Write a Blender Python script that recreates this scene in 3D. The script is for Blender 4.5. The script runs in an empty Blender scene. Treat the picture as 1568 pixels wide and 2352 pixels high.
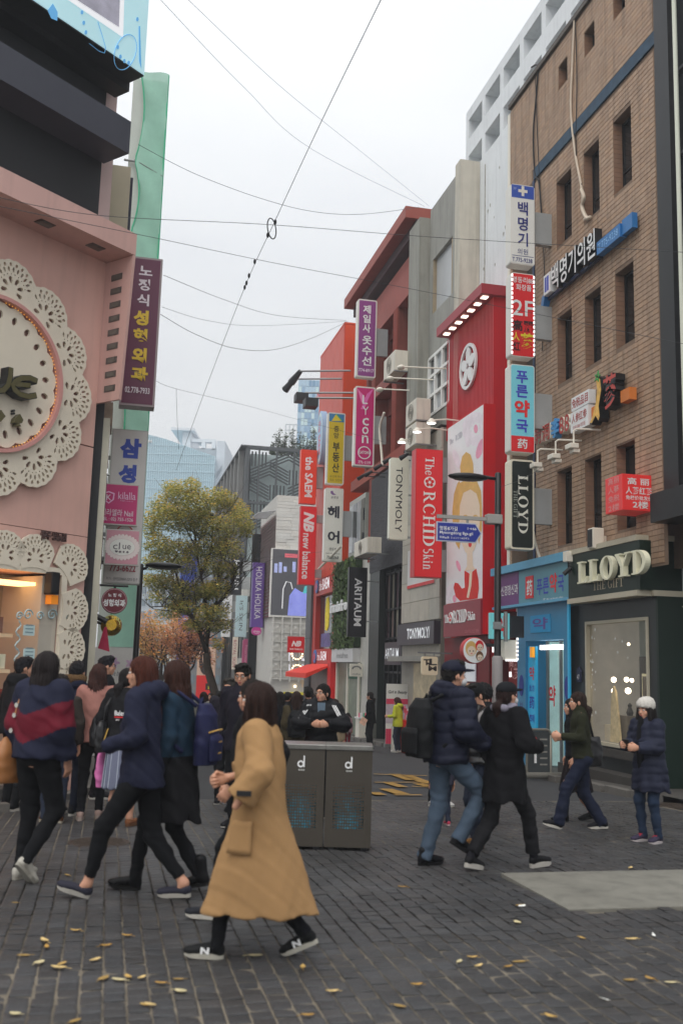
import bpy,bmesh,math,random
import numpy as np
from mathutils import Matrix,Vector
random.seed(7); np.random.seed(7)
SC = bpy.context.scene
COL = SC.collection
PI = math.pi

# ---------------------------------------------------------------- camera
CAM_H,PITCH,ROLL = 1.70,math.radians(8.9),math.radians(1.6)
cam_d = bpy.data.cameras.new('camera'); cam = bpy.data.objects.new('camera',cam_d); COL.objects.link(cam)
SC.camera = cam
cam_d.sensor_fit = 'VERTICAL'; cam_d.sensor_height = 36.0; cam_d.sensor_width = 24.0; cam_d.lens = 35.0
cam_d.clip_start = 0.05; cam_d.clip_end = 3000
cam_d.dof.use_dof = True; cam_d.dof.focus_distance = 24.0; cam_d.dof.aperture_fstop = 2.0
_fw = Vector((0,math.cos(PITCH),math.sin(PITCH))); _r0 = Vector((1,0,0)); _u0 = _r0.cross(_fw)
_cr = _r0*math.cos(ROLL)+_u0*math.sin(ROLL); _cu = _u0*math.cos(ROLL)-_r0*math.sin(ROLL)
cam.matrix_world = Matrix(((_cr.x,_cu.x,-_fw.x,0),(_cr.y,_cu.y,-_fw.y,0),(_cr.z,_cu.z,-_fw.z,CAM_H),(0,0,0,1)))

# ---------------------------------------------------------------- light: overcast sky, soft sun
SUN_EL,SUN_AZ = math.radians(58),math.radians(200)     # compass-like: direction the light comes from
world = bpy.data.worlds.new('World'); SC.world = world; world.use_nodes = True
_nt = world.node_tree; _nt.nodes.clear()
_o = _nt.nodes.new('ShaderNodeOutputWorld'); _bg = _nt.nodes.new('ShaderNodeBackground')
_sky = _nt.nodes.new('ShaderNodeTexSky'); _sky.sky_type = 'NISHITA'; _sky.sun_disc = False
_sky.sun_elevation = SUN_EL; _sky.sun_rotation = SUN_AZ; _sky.air_density = 1.2; _sky.dust_density = 4.0; _sky.ozone_density = 1.0
_tc = _nt.nodes.new('ShaderNodeTexCoord'); _mp = _nt.nodes.new('ShaderNodeMapping'); _mp.inputs['Scale'].default_value = (1.2,1.2,3.2)
_nz = _nt.nodes.new('ShaderNodeTexNoise'); _nz.inputs['Scale'].default_value = 1.7; _nz.inputs['Detail'].default_value = 4; _nz.inputs['Roughness'].default_value = .55
_rp = _nt.nodes.new('ShaderNodeValToRGB')
_rp.color_ramp.elements[0].position = .3; _rp.color_ramp.elements[0].color = (7.9,8.1,8.4,1)
_rp.color_ramp.elements[1].position = .72; _rp.color_ramp.elements[1].color = (9.1,9.25,9.35,1)
_sx = _nt.nodes.new('ShaderNodeSeparateXYZ'); _mr = _nt.nodes.new('ShaderNodeMapRange')
_mr.inputs['From Min'].default_value = 0; _mr.inputs['From Max'].default_value = 1; _mr.inputs['To Min'].default_value = .86; _mr.inputs['To Max'].default_value = 1.75
_ml = _nt.nodes.new('ShaderNodeVectorMath'); _ml.operation = 'SCALE'
_mx = _nt.nodes.new('ShaderNodeMixRGB'); _mx.inputs['Fac'].default_value = .93
_bg.inputs['Strength'].default_value = .1
L = _nt.links.new
L(_tc.outputs['Generated'],_mp.inputs['Vector']); L(_mp.outputs[0],_nz.inputs['Vector']); L(_nz.outputs['Fac'],_rp.inputs['Fac'])
L(_tc.outputs['Generated'],_sx.inputs[0]); L(_sx.outputs['Z'],_mr.inputs['Value'])
L(_rp.outputs['Color'],_ml.inputs[0]); L(_mr.outputs[0],_ml.inputs['Scale'])
L(_sky.outputs['Color'],_mx.inputs['Color1']); L(_ml.outputs[0],_mx.inputs['Color2']); L(_mx.outputs['Color'],_bg.inputs['Color']); L(_bg.outputs[0],_o.inputs['Surface'])
sun_d = bpy.data.lights.new('sun','SUN'); sun_d.energy = 1.45; sun_d.angle = math.radians(55); sun_d.color = (1,.95,.88)
sun = bpy.data.objects.new('sun',sun_d); COL.objects.link(sun)
_sd = Vector((math.sin(SUN_AZ)*math.cos(SUN_EL),math.cos(SUN_AZ)*math.cos(SUN_EL),math.sin(SUN_EL)))
sun.rotation_euler = _sd.to_track_quat('Z','Y').to_euler(); sun.location = (0,-20,40)
SC.view_settings.view_transform = 'Standard'; SC.view_settings.look = 'None'; SC.view_settings.exposure = 0.0; SC.view_settings.gamma = 1.0
SC.view_settings.use_curve_mapping = False
SC.render.engine = 'CYCLES'; SC.cycles.use_denoising = True
SC.cycles.max_bounces = 6; SC.cycles.transparent_max_bounces = 8; SC.cycles.diffuse_bounces = 3; SC.cycles.glossy_bounces = 3
SC.cycles.sample_clamp_indirect = 4.0

# ---------------------------------------------------------------- frames of reference
F_PX = 3646*.6272                                       # focal length in 1568x2352 survey units
def ray(u,v):
    return (_fw*F_PX+_cr*(u-784)-_cu*(v-1176)).normalized()
def gz(y):                                                # the street falls gently away from the crossing
    return -0.028*min(max(y-8.0,0.0),40.0)
CAMP = Vector((0,0,CAM_H))
def gnd(u,v):
    d = ray(u,v); t = 0.5
    while t < 120:
        p = CAMP+d*t
        if p.z <= gz(p.y): break
        t += .01
    return Vector((p.x,p.y,gz(p.y)))
AZ = math.radians(-12.8); DS = Vector((math.sin(AZ),math.cos(AZ),0)); NS = Vector((math.cos(AZ),-math.sin(AZ),0))
AL = math.radians(35.2); DP = Vector((math.sin(AL),math.cos(AL),0)); NP = Vector((math.cos(AL),-math.sin(AL),0))
class Frame:                                              # x right as seen from the front, y inward, z up
    def __init__(s,o,ex,ey):
        s.o,s.ex,s.ey = Vector(o),ex,ey
        s.M = Matrix(((ex.x,ey.x,0,s.o.x),(ex.y,ey.y,0,s.o.y),(0,0,1,s.o.z),(0,0,0,1)))
    def hit(s,u,v,y=0.0):
        d = ray(u,v); t = (y+(s.o-CAMP).dot(s.ey))/d.dot(s.ey); p = CAMP+d*t-s.o
        return p.dot(s.ex),p.z+s.o.z
    def box(s,u0,v0,u1,v1,y=0.0):                    # survey box -> x0, x1, z0, z1
        um,vm = (u0+u1)/2,(v0+v1)/2
        return s.hit(u0,vm,y)[0],s.hit(u1,vm,y)[0],s.hit(um,v1,y)[1],s.hit(um,v0,y)[1]
    def at(s,x,y,z=0): return s.o+s.ex*x+s.ey*y+Vector((0,0,z))
RW = 9.2
FR = Frame(NS*RW,-DS,NS)                              # right-hand row of facades (x = -distance along street)
def FD(s): return Frame(DS*s,NS,DS)                   # planes across the street, facing the camera
FP = Frame(NP*-11.8,DP,-NP)                           # pink corner shop
FL = Frame(NS*-0.4,DS,-NS)                            # left-hand row
def FC(y): return Frame(Vector((0,y,0)),Vector((1,0,0)),Vector((0,1,0)))
FW = Frame(Vector((0,0,0)),Vector((1,0,0)),Vector((0,1,0)))

# ---------------------------------------------------------------- materials
def lin(c):
    if isinstance(c,str):
        c = [int(c[i:i+2],16)/255 for i in (0,2,4)]
    return tuple((x/12.92 if x <= .04045 else ((x+.055)/1.055) ** 2.4) for x in c)
MATS = {}
KA = 1.45                                                  # photograph tone -> surface reflectance
def mat(name,c,rough=.6,metal=0.0,k=None,var=0.12,vs=3.0,bump=0.0,bs=60.0,emit=0.0,ec=None,stretch=None,attr=None,spec=.4,dirt=0.0,raw=False,alpha=1.0,trans=0.0,coat=0.0):
    if name in MATS: return MATS[name]
    m = bpy.data.materials.new(name); m.use_nodes = True; MATS[name] = m
    nt = m.node_tree; b = nt.nodes['Principled BSDF']
    col = tuple(c) if raw else tuple(min(x*(KA if k is None else k),.86) for x in lin(c))
    b.inputs['Roughness'].default_value = rough; b.inputs['Metallic'].default_value = metal
    b.inputs['Specular IOR Level'].default_value = spec; b.inputs['Alpha'].default_value = alpha
    b.inputs['Transmission Weight'].default_value = trans; b.inputs['Coat Weight'].default_value = coat
    b.inputs['Base Color'].default_value = (*col,1)
    lk = nt.links.new
    need = var > 0 or bump > 0 or attr or dirt > 0
    if need:
        tc = nt.nodes.new('ShaderNodeTexCoord'); mp = nt.nodes.new('ShaderNodeMapping')
        if stretch: mp.inputs['Scale'].default_value = stretch
        lk(tc.outputs['Object'],mp.inputs['Vector'])
    src = None
    if var > 0 or attr:
        rgb = nt.nodes.new('ShaderNodeRGB'); rgb.outputs[0].default_value = (*col,1); src = rgb.outputs[0]
        if attr:
            at = nt.nodes.new('ShaderNodeAttribute'); at.attribute_name = attr
            mm = nt.nodes.new('ShaderNodeMixRGB'); mm.blend_type = 'MULTIPLY'; mm.inputs['Fac'].default_value = 1
            lk(src,mm.inputs['Color1']); lk(at.outputs['Color'],mm.inputs['Color2']); src = mm.outputs['Color']
        if var > 0:
            n = nt.nodes.new('ShaderNodeTexNoise'); n.inputs['Scale'].default_value = vs; n.inputs['Detail'].default_value = 5; n.inputs['Roughness'].default_value = .6
            lk(mp.outputs[0],n.inputs['Vector'])
            r = nt.nodes.new('ShaderNodeMapRange'); r.inputs['From Min'].default_value = .25; r.inputs['From Max'].default_value = .75
            r.inputs['To Min'].default_value = 1-var; r.inputs['To Max'].default_value = 1+var
            lk(n.outputs['Fac'],r.inputs['Value'])
            v = nt.nodes.new('ShaderNodeVectorMath'); v.operation = 'SCALE'; lk(src,v.inputs[0]); lk(r.outputs[0],v.inputs['Scale']); src = v.outputs[0]
        if dirt > 0:                                       # rain streaks with a shape of their own
            mp2 = nt.nodes.new('ShaderNodeMapping'); mp2.inputs['Scale'].default_value = (5,5,.35); lk(tc.outputs['Object'],mp2.inputs['Vector'])
            n2 = nt.nodes.new('ShaderNodeTexNoise'); n2.inputs['Scale'].default_value = 1.3; n2.inputs['Detail'].default_value = 6; lk(mp2.outputs[0],n2.inputs['Vector'])
            r2 = nt.nodes.new('ShaderNodeMapRange'); r2.inputs['From Min'].default_value = .48; r2.inputs['From Max'].default_value = .72
            r2.inputs['To Min'].default_value = 1; r2.inputs['To Max'].default_value = 1-dirt; lk(n2.outputs['Fac'],r2.inputs['Value'])
            v2 = nt.nodes.new('ShaderNodeVectorMath'); v2.operation = 'SCALE'; lk(src,v2.inputs[0]); lk(r2.outputs[0],v2.inputs['Scale']); src = v2.outputs[0]
        lk(src,b.inputs['Base Color'])
    if bump > 0:
        n = nt.nodes.new('ShaderNodeTexNoise'); n.inputs['Scale'].default_value = bs; n.inputs['Detail'].default_value = 4; lk(mp.outputs[0],n.inputs['Vector'])
        bp = nt.nodes.new('ShaderNodeBump'); bp.inputs['Strength'].default_value = bump; bp.inputs['Distance'].default_value = .01
        lk(n.outputs['Fac'],bp.inputs['Height']); lk(bp.outputs[0],b.inputs['Normal'])
    if emit > 0:
        b.inputs['Emission Color'].default_value = (*(lin(ec) if ec else lin(c)),1); b.inputs['Emission Strength'].default_value = emit
    return m
def glass(name,c,rough=.04,alpha=.45):
    return mat(name,c,rough=rough,spec=.8,var=0,alpha=alpha,k=.6)

# ---------------------------------------------------------------- mesh building
class MB:
    def __init__(s): s.v = []; s.f = []; s.m = []; s.mi = 0; s.col = None; s.fc = []
    def add(s,vs,fs):
        b = len(s.v); s.v.extend([tuple(p) for p in vs]); s.f.extend([tuple(b+i for i in f) for f in fs]); s.m.extend([s.mi]*len(fs))
        if s.col is not None: s.fc.extend([s.col]*len(fs))
        return s
    def box(s,x0,x1,y0,y1,z0,z1):
        if x0 > x1: x0,x1 = x1,x0
        if y0 > y1: y0,y1 = y1,y0
        if z0 > z1: z0,z1 = z1,z0
        return s.add([(x0,y0,z0),(x1,y0,z0),(x1,y1,z0),(x0,y1,z0),(x0,y0,z1),(x1,y0,z1),(x1,y1,z1),(x0,y1,z1)],
                     [(0,3,2,1),(4,5,6,7),(0,1,5,4),(1,2,6,5),(2,3,7,6),(3,0,4,7)])
    def sbox(s,s0,s1,y0,y1,z0,z1): return s.box(-s1,-s0,y0,y1,z0,z1)
    def prism(s,poly,y0,y1):                            # (x,z) outline, counter-clockwise seen from -y
        n = len(poly)
        if sum(poly[i][0]*poly[(i+1) % n][1]-poly[(i+1) % n][0]*poly[i][1] for i in range(n)) < 0: poly = poly[::-1]
        vs = [(x,y0,z) for x,z in poly]+[(x,y1,z) for x,z in poly]
        return s.add(vs,[tuple(range(n)),tuple(range(2*n-1,n-1,-1))]+[((i+1) % n,i,n+i,n+(i+1) % n) for i in range(n)])
    def prismz(s,poly,z0,z1):
        n = len(poly)
        if sum(poly[i][0]*poly[(i+1) % n][1]-poly[(i+1) % n][0]*poly[i][1] for i in range(n)) < 0: poly = poly[::-1]
        vs = [(x,y,z0) for x,y in poly]+[(x,y,z1) for x,y in poly]
        return s.add(vs,[tuple(range(n-1,-1,-1)),tuple(range(n,2*n))]+[(i,(i+1) % n,n+(i+1) % n,n+i) for i in range(n)])
    def quad(s,*p): return s.add(p,[tuple(range(len(p)))])
    def tube(s,pts,r,n=6,r1=None,cap=True):
        pts = [Vector(p) for p in pts]; N = len(pts); vs = []; up = None
        for i,p in enumerate(pts):
            d = (pts[min(i+1,N-1)]-pts[max(i-1,0)]).normalized()
            if up is None: up = Vector((0,0,1)) if abs(d.z) < .9 else Vector((1,0,0))
            a = d.cross(up).normalized(); b = a.cross(d).normalized(); up = b
            rr = r if r1 is None else r+(r1-r)*i/(N-1)
            for k in range(n):
                t = 2*PI*k/n; vs.append(p+a*(math.cos(t)*rr)+b*(math.sin(t)*rr))
        fs = [(i*n+k,i*n+(k+1) % n,(i+1)*n+(k+1) % n,(i+1)*n+k) for i in range(N-1) for k in range(n)]
        if cap: fs += [tuple(range(n-1,-1,-1)),tuple((N-1)*n+k for k in range(n))]
        return s.add(vs,fs)
    def lathe(s,prof,c=(0,0,0),n=20,axis='z'):        # prof: (radius, height)
        vs = []
        for r,h in prof:
            for k in range(n):
                t = 2*PI*k/n; a,b = math.cos(t)*r,math.sin(t)*r
                p = (a,b,h) if axis == 'z' else ((a,h,b) if axis == 'y' else (h,a,b))
                vs.append((p[0]+c[0],p[1]+c[1],p[2]+c[2]))
        N = len(prof)
        fs = [(i*n+k,i*n+(k+1) % n,(i+1)*n+(k+1) % n,(i+1)*n+k) for i in range(N-1) for k in range(n)]
        fs += [tuple(range(n-1,-1,-1)),tuple((N-1)*n+k for k in range(n))]
        if axis == 'y': fs = [f[::-1] for f in fs]
        return s.add(vs,fs)
    def ell(s,c,r,nu=10,nv=6):
        vs = [(c[0],c[1],c[2]-r[2])]
        for j in range(1,nv):
            t =-PI/2+PI*j/nv
            for i in range(nu):
                a = 2*PI*i/nu; vs.append((c[0]+r[0]*math.cos(t)*math.cos(a),c[1]+r[1]*math.cos(t)*math.sin(a),c[2]+r[2]*math.sin(t)))
        vs.append((c[0],c[1],c[2]+r[2])); last = len(vs)-1
        fs = [(0,1+(i+1) % nu,1+i) for i in range(nu)]
        for j in range(nv-2):
            for i in range(nu):
                a = 1+j*nu; fs.append((a+i,a+(i+1) % nu,a+nu+(i+1) % nu,a+nu+i))
        a = 1+(nv-2)*nu
        fs += [(a+i,a+(i+1) % nu,last) for i in range(nu)]
        return s.add(vs,fs)
    def mesh(s,name,mats,smooth=False,bevel=0.0):
        me = bpy.data.meshes.new(name); me.from_pydata(s.v,[],s.f)
        for m in (mats if isinstance(mats,(list,tuple)) else [mats]): me.materials.append(m)
        if any(s.m): me.polygons.foreach_set('material_index',s.m)
        if s.fc and len(s.fc) == len(s.f):
            a = me.color_attributes.new('tint','FLOAT_COLOR','CORNER'); arr = []
            for f,c in zip(s.f,s.fc): arr += [c[0],c[1],c[2],1.0]*len(f)
            a.data.foreach_set('color',arr)
        if bevel > 0:
            bm = bmesh.new(); bm.from_mesh(me); bmesh.ops.remove_doubles(bm,verts=bm.verts,dist=1e-5)
            es = [e for e in bm.edges if len(e.link_faces) == 2 and e.calc_face_angle(0) > .6]
            bmesh.ops.bevel(bm,geom=es,offset=bevel,segments=2,profile=.6,affect='EDGES',clamp_overlap=True); bm.to_mesh(me); bm.free()
        if smooth: me.polygons.foreach_set('use_smooth',[True]*len(me.polygons))
        me.update(); return me
    def build(s,name,mats,parent=None,fr=None,smooth=False,bevel=0.0,label=None,cat=None,group=None,kind=None):
        return obj(name,s.mesh(name,mats,smooth,bevel),parent,fr,label,cat,group,kind)
TOP = []
def tag(o,label=None,cat=None,group=None,kind=None):
    if label: o['label'] = label
    if cat: o['category'] = cat
    if group: o['group'] = group
    if kind: o['kind'] = kind
    return o
def obj(name,me,parent=None,fr=None,label=None,cat=None,group=None,kind=None):
    o = bpy.data.objects.new(name,me); COL.objects.link(o)
    if parent is not None: o.parent = parent
    else:
        if fr is not None: o.matrix_world = fr.M if isinstance(fr,Frame) else fr
        TOP.append(o)
    return tag(o,label,cat,group,kind)
def thing(name,label,cat,fr=None,group=None):
    return obj(name, None, None,fr,label,cat,group)
def settle():                                              # put every top-level origin at the thing's base
    for o in TOP:
        if o.get('kind') == 'structure': continue
        pts = []
        def walk(q,M):
            if q.type == 'MESH' and len(q.data.vertices):
                n = len(q.data.vertices); a = np.empty(n*3,np.float32); q.data.vertices.foreach_get('co',a); a = a.reshape(n,3)
                A = np.array(M); pts.append(np.array([(a @ A[:3,:3].T+A[:3,3]).min(0),(a @ A[:3,:3].T+A[:3,3]).max(0)]))
            for c in q.children: walk(c,M @ c.matrix_basis)
        walk(o,Matrix())
        if not pts: continue
        P = np.concatenate(pts); lo,hi = P.min(0),P.max(0); b = Vector(((lo[0]+hi[0])/2,(lo[1]+hi[1])/2,lo[2]))
        if o.type == 'MESH':
            if o.data.users > 1: continue
            o.data.transform(Matrix.Translation(-b))
        for c in o.children: c.matrix_basis = Matrix.Translation(-b) @ c.matrix_basis
        o.matrix_world = o.matrix_world @ Matrix.Translation(b)
def clone(root,M,label=None,group=None):
    r = root.copy(); COL.objects.link(r); r.matrix_world = M; TOP.append(r)
    if label: r['label'] = label
    if group: r['group'] = group
    for ch in root.children:
        c = ch.copy(); COL.objects.link(c); c.parent = r
        for g in ch.children:
            d = g.copy(); COL.objects.link(d); d.parent = c
    return r
def rr(x0,x1,z0,z1,r,n=4):
    p = []
    for cx,cz,a in ((x1-r,z1-r,0),(x0+r,z1-r,90),(x0+r,z0+r,180),(x1-r,z0+r,270)):
        for k in range(n+1):
            t = math.radians(a+90*k/n); p.append((cx+r*math.cos(t),cz+r*math.sin(t)))
    return p
def circ(cx,cz,r,n=24,rz=None,a0=0): return [(cx+r*math.cos(a0+2*PI*k/n),cz+(rz or r)*math.sin(a0+2*PI*k/n)) for k in range(n)]
def ring(mb,cx,cz,r0,r1,y0,y1,n=40,rz=1.0):
    vs = []
    for k in range(n):
        t = 2*PI*k/n; c,s_ = math.cos(t),math.sin(t)
        vs += [(cx+r0*c,y0,cz+r0*s_*rz),(cx+r1*c,y0,cz+r1*s_*rz),(cx+r1*c,y1,cz+r1*s_*rz),(cx+r0*c,y1,cz+r0*s_*rz)]
    fs = []
    for k in range(n):
        a,b = 4*k,4*((k+1) % n)
        fs += [(a,a+1,b+1,b),(a+1,a+2,b+2,b+1),(a+2,a+3,b+3,b+2),(a+3,a,b,b+3)]
    return mb.add(vs,fs)
def holed(mb,x0,x1,z0,z1,holes,y,depth):            # facade sheet with recessed openings
    xs = sorted({x0,x1,*[h[0] for h in holes],*[h[1] for h in holes]}); zs = sorted({z0,z1,*[h[2] for h in holes],*[h[3] for h in holes]})
    for i in range(len(xs)-1):
        for j in range(len(zs)-1):
            cx,cz = (xs[i]+xs[i+1])/2,(zs[j]+zs[j+1])/2
            if any(h[0] < cx < h[1] and h[2] < cz < h[3] for h in holes): continue
            mb.quad((xs[i],y,zs[j]),(xs[i+1],y,zs[j]),(xs[i+1],y,zs[j+1]),(xs[i],y,zs[j+1]))
    for a,b,c,d in holes:
        Y = y+depth
        mb.quad((a,y,c),(a,y,d),(a,Y,d),(a,Y,c)); mb.quad((b,y,d),(b,y,c),(b,Y,c),(b,Y,d))
        mb.quad((a,y,d),(b,y,d),(b,Y,d),(a,Y,d)); mb.quad((b,y,c),(a,y,c),(a,Y,c),(b,Y,c))
    return mb
# ---------------------------------------------------------------- lettering
_TC = {}
def glyphs(s,bold=0.0,ext=0.0,res=2,space=1.0,line=1.0):
    key = (s,bold,ext,res,space,line)
    if key not in _TC:
        cu = bpy.data.curves.new('t','FONT'); cu.body = s; cu.resolution_u = res; cu.offset = bold; cu.extrude = ext; cu.space_character = space; cu.space_line = line; cu.align_x = 'CENTER'
        o = bpy.data.objects.new('t',cu); me = bpy.data.meshes.new_from_object(o)
        V = np.array([v.co[:] for v in me.vertices]) if len(me.vertices) else np.zeros((0,3)); Fc = [tuple(p.vertices) for p in me.polygons]
        bpy.data.meshes.remove(me); bpy.data.objects.remove(o); bpy.data.curves.remove(cu); _TC[key] = (V,Fc)
    return _TC[key]
def stack(V,Fc): return V,Fc
def fit(V,box,y,rot=0,thick=0.0,shear=0.0):
    x0,x1,z0,z1 = box; P = V.copy(); P[:,0] += shear*P[:,1]
    if rot == 90: P = np.stack([P[:,1],-P[:,0],P[:,2]],1)      # reads from top to bottom
    lo,hi = P.min(0),P.max(0); d = np.maximum(hi-lo,1e-6)
    X = x0+(P[:,0]-lo[0])/d[0]*(x1-x0); Z = z0+(P[:,1]-lo[1])/d[1]*(z1-z0)
    Y = y-(P[:,2]-lo[2])/d[2]*thick if thick else np.full(len(P),y)
    return np.stack([X,Y,Z],1)
def put_text(mb,s,box,y,bold=.0,rot=0,thick=0.0,shear=0.0,space=1.0,res=2,line=1.0):
    V,Fc = glyphs(s,bold,.05 if thick else 0.0,res,space,line)
    if len(V) == 0: return mb
    return mb.add(fit(V,box,y,rot,thick,shear),Fc)
def column_text(mb,s,box,y,bold=0.0,gap=.14):         # characters stacked one under another
    x0,x1,z0,z1 = box; n = len(s); h = (z1-z0)/(n+gap*(n-1))
    for i,ch in enumerate(s):
        t = z1-i*h*(1+gap)
        if ch != ' ': put_text(mb,ch,(x0,x1,t-h,t),y,bold)
    return mb
# ---------------------------------------------------------------- serif capitals
def _arc(cx,cz,rx,rz,ix,iz,a0,a1,n=14):
    out = []
    for k in range(n):
        t0,t1 = math.radians(a0+(a1-a0)*k/n),math.radians(a0+(a1-a0)*(k+1)/n)
        out.append([(cx+ix*math.cos(t0),cz+iz*math.sin(t0)),(cx+rx*math.cos(t0),cz+rz*math.sin(t0)),(cx+rx*math.cos(t1),cz+rz*math.sin(t1)),(cx+ix*math.cos(t1),cz+iz*math.sin(t1))])
    return out
def _r(a,b,c,d): return [(a,b),(c,b),(c,d),(a,d)]
_SER = {
 'L': (.72,[_r(.1,0,.3,1),_r(0,0,.7,.07),_r(0,.93,.4,1),[(.58,.07),(.7,.07),(.7,.3)]]),
 'O': (.92,_arc(.46,.5,.46,.53,.24,.47,0,360,26)),
 'Y': (.94,[[(.02,.95),(.26,.95),(.56,.42),(.36,.42)],[(.74,.95),(.84,.95),(.54,.42),(.46,.42)],_r(.35,0,.55,.43),_r(.22,0,.68,.07),_r(0,.93,.36,1),_r(.62,.93,.96,1)]),
 'D': (.9,[_r(.1,0,.3,1),_r(0,0,.36,.07),_r(0,.93,.36,1)]+_arc(.32,.5,.56,.5,.34,.43,-90,90)),
 'T': (.8,[_r(.3,0,.5,1),_r(0,.93,.8,1),[(0,.93),(0,.7),(.08,.93)],[(.8,.93),(.8,.7),(.72,.93)],_r(.17,0,.63,.07)]),
 'H': (.95,[_r(.1,0,.28,1),_r(.67,0,.85,1),_r(.28,.47,.67,.54),_r(0,0,.38,.07),_r(.57,0,.95,.07),_r(0,.93,.38,1),_r(.57,.93,.95,1)]),
 'E': (.74,[_r(.1,0,.3,1),_r(0,0,.72,.07),_r(0,.93,.7,1),_r(.3,.48,.55,.54),[(.6,.07),(.72,.07),(.72,.3)],[(.6,.93),(.7,.72),(.7,.93)]]),
 'F': (.7,[_r(.1,0,.3,1),_r(0,0,.42,.07),_r(0,.93,.68,1),_r(.3,.48,.55,.54),[(.58,.93),(.68,.7),(.68,.93)]]),
 'I': (.42,[_r(.11,0,.31,1),_r(0,0,.42,.07),_r(0,.93,.42,1)]),
 'G': (.92,_arc(.46,.5,.46,.52,.26,.46,40,345,20)+[_r(.66,.06,.84,.45),_r(.56,.42,.94,.48)]),
 'C': (.86,_arc(.46,.5,.46,.52,.26,.46,45,318,20)+[[(.74,.66),(.82,.66),(.82,.95)]]),
 'R': (.92,[_r(.1,0,.28,1),_r(0,0,.38,.07),_r(0,.93,.36,1)]+_arc(.3,.73,.4,.27,.22,.2,-90,90,12)+[[(.36,.46),(.54,.46),(.9,0),(.68,0)],_r(.66,0,.96,.06)]),
 'S': (.62,_arc(.31,.74,.29,.28,.13,.2,40,250,12)+_arc(.31,.26,.3,.28,.14,.2,-140,90,14)),
 'h': (.62,[_r(.08,0,.22,1),_r(.42,0,.56,.5),_r(0,0,.3,.06),_r(.34,0,.64,.06)]+_arc(.34,.46,.22,.24,.1,.17,0,170,10)),
 'e': (.56,_arc(.28,.34,.28,.36,.15,.3,20,325,16)+[_r(.13,.34,.52,.4)]),
 'k': (.64,[_r(.08,0,.22,1),_r(0,0,.3,.06),[(.22,.28),(.3,.34),(.52,.64),(.44,.64)],[(.26,.36),(.4,.44),(.64,0),(.46,0)]]),
 'i': (.3,[_r(.08,0,.22,.64),_r(0,0,.3,.06),_r(0,.6,.2,.66)]+_arc(.15,.86,.09,.09,0,0,0,360,10)),
 'n': (.62,[_r(.08,0,.22,.66),_r(.42,0,.56,.5),_r(0,0,.3,.06),_r(.34,0,.64,.06)]+_arc(.34,.46,.22,.24,.1,.17,0,170,10)),
 ' ': (.28,[])}
def serif(mb,s,box,y,thick=.0,rot=0,gap=.1):
    polys = []; x = 0
    for ch in s:
        w,ps = _SER[ch]
        polys += [[(x+a,b) for a,b in p] for p in ps]; x += w+gap
    tot = x-gap; x0,x1,z0,z1 = box
    for i,p in enumerate(polys):
        if rot == 90: q = [(x0+b*(x1-x0),z1-a/tot*(z1-z0)) for a,b in p]
        else: q = [(x0+a/tot*(x1-x0),z0+b*(z1-z0)) for a,b in p]
        e = y-.0006*(i % 7)
        if thick: mb.prism(q,e-thick,y)
        else:
            n = len(q)
            if sum(q[k][0]*q[(k+1) % n][1]-q[(k+1) % n][0]*q[k][1] for k in range(n)) < 0: q = q[::-1]
            mb.quad(*[(a,e,b) for a,b in q])
    return mb

# ---------------------------------------------------------------- the ground
def tint(a=.12,warm=.03):
    v = 1+random.uniform(-a,a); w = random.uniform(-warm,warm)
    return (v*(1+w),v,v*(1-w))
ST = Matrix.Rotation(-AZ,4,'Z')                          # street frame: x lateral, y along the street
def st_z(l,s): return gz((ST @ Vector((l,s,0))).y)
PITCH_S = .118
def paving_material():
    m = bpy.data.materials.new('sett_paving_far'); m.use_nodes = True; nt = m.node_tree; b = nt.nodes['Principled BSDF']; lk = nt.links.new
    tc = nt.nodes.new('ShaderNodeTexCoord'); mp = nt.nodes.new('ShaderNodeMapping'); lk(tc.outputs['Object'],mp.inputs['Vector'])
    mp.inputs['Rotation'].default_value = (0,0,PI/2)
    br = nt.nodes.new('ShaderNodeTexBrick'); br.offset = 0.5; br.inputs['Scale'].default_value = 1; br.inputs['Brick Width'].default_value = PITCH_S; br.inputs['Row Height'].default_value = PITCH_S
    br.inputs['Mortar Size'].default_value = .006; br.inputs['Color1'].default_value = (.040,.041,.044,1); br.inputs['Color2'].default_value = (.058,.058,.060,1); br.inputs['Mortar'].default_value = (.085,.076,.062,1)
    lk(mp.outputs[0],br.inputs['Vector'])
    n = nt.nodes.new('ShaderNodeTexNoise'); n.inputs['Scale'].default_value = .8; n.inputs['Detail'].default_value = 6; lk(tc.outputs['Object'],n.inputs['Vector'])
    r = nt.nodes.new('ShaderNodeMapRange'); r.inputs['From Min'].default_value = .3; r.inputs['From Max'].default_value = .7; r.inputs['To Min'].default_value = .78; r.inputs['To Max'].default_value = 1.25; lk(n.outputs['Fac'],r.inputs['Value'])
    v = nt.nodes.new('ShaderNodeVectorMath'); v.operation = 'SCALE'; lk(br.outputs['Color'],v.inputs[0]); lk(r.outputs[0],v.inputs['Scale']); lk(v.outputs[0],b.inputs['Base Color'])
    b.inputs['Roughness'].default_value = .55
    n2 = nt.nodes.new('ShaderNodeTexNoise'); n2.inputs['Scale'].default_value = 40; lk(tc.outputs['Object'],n2.inputs['Vector'])
    bp = nt.nodes.new('ShaderNodeBump'); bp.inputs['Strength'].default_value = .25; bp.inputs['Distance'].default_value = .01; lk(n2.outputs['Fac'],bp.inputs['Height']); lk(bp.outputs[0],b.inputs['Normal'])
    return m
g = MB(); ys = [-40,-5,0,8,12,16,20,25,30,36,42,48,60,90,150,300,900]; xs = [-600,-120,-40,-20,-10,-5,0,5,10,20,40,120,600]
for j,y in enumerate(ys):
    for x in xs: g.v.append((x,y,gz(y)-.035))
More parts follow.
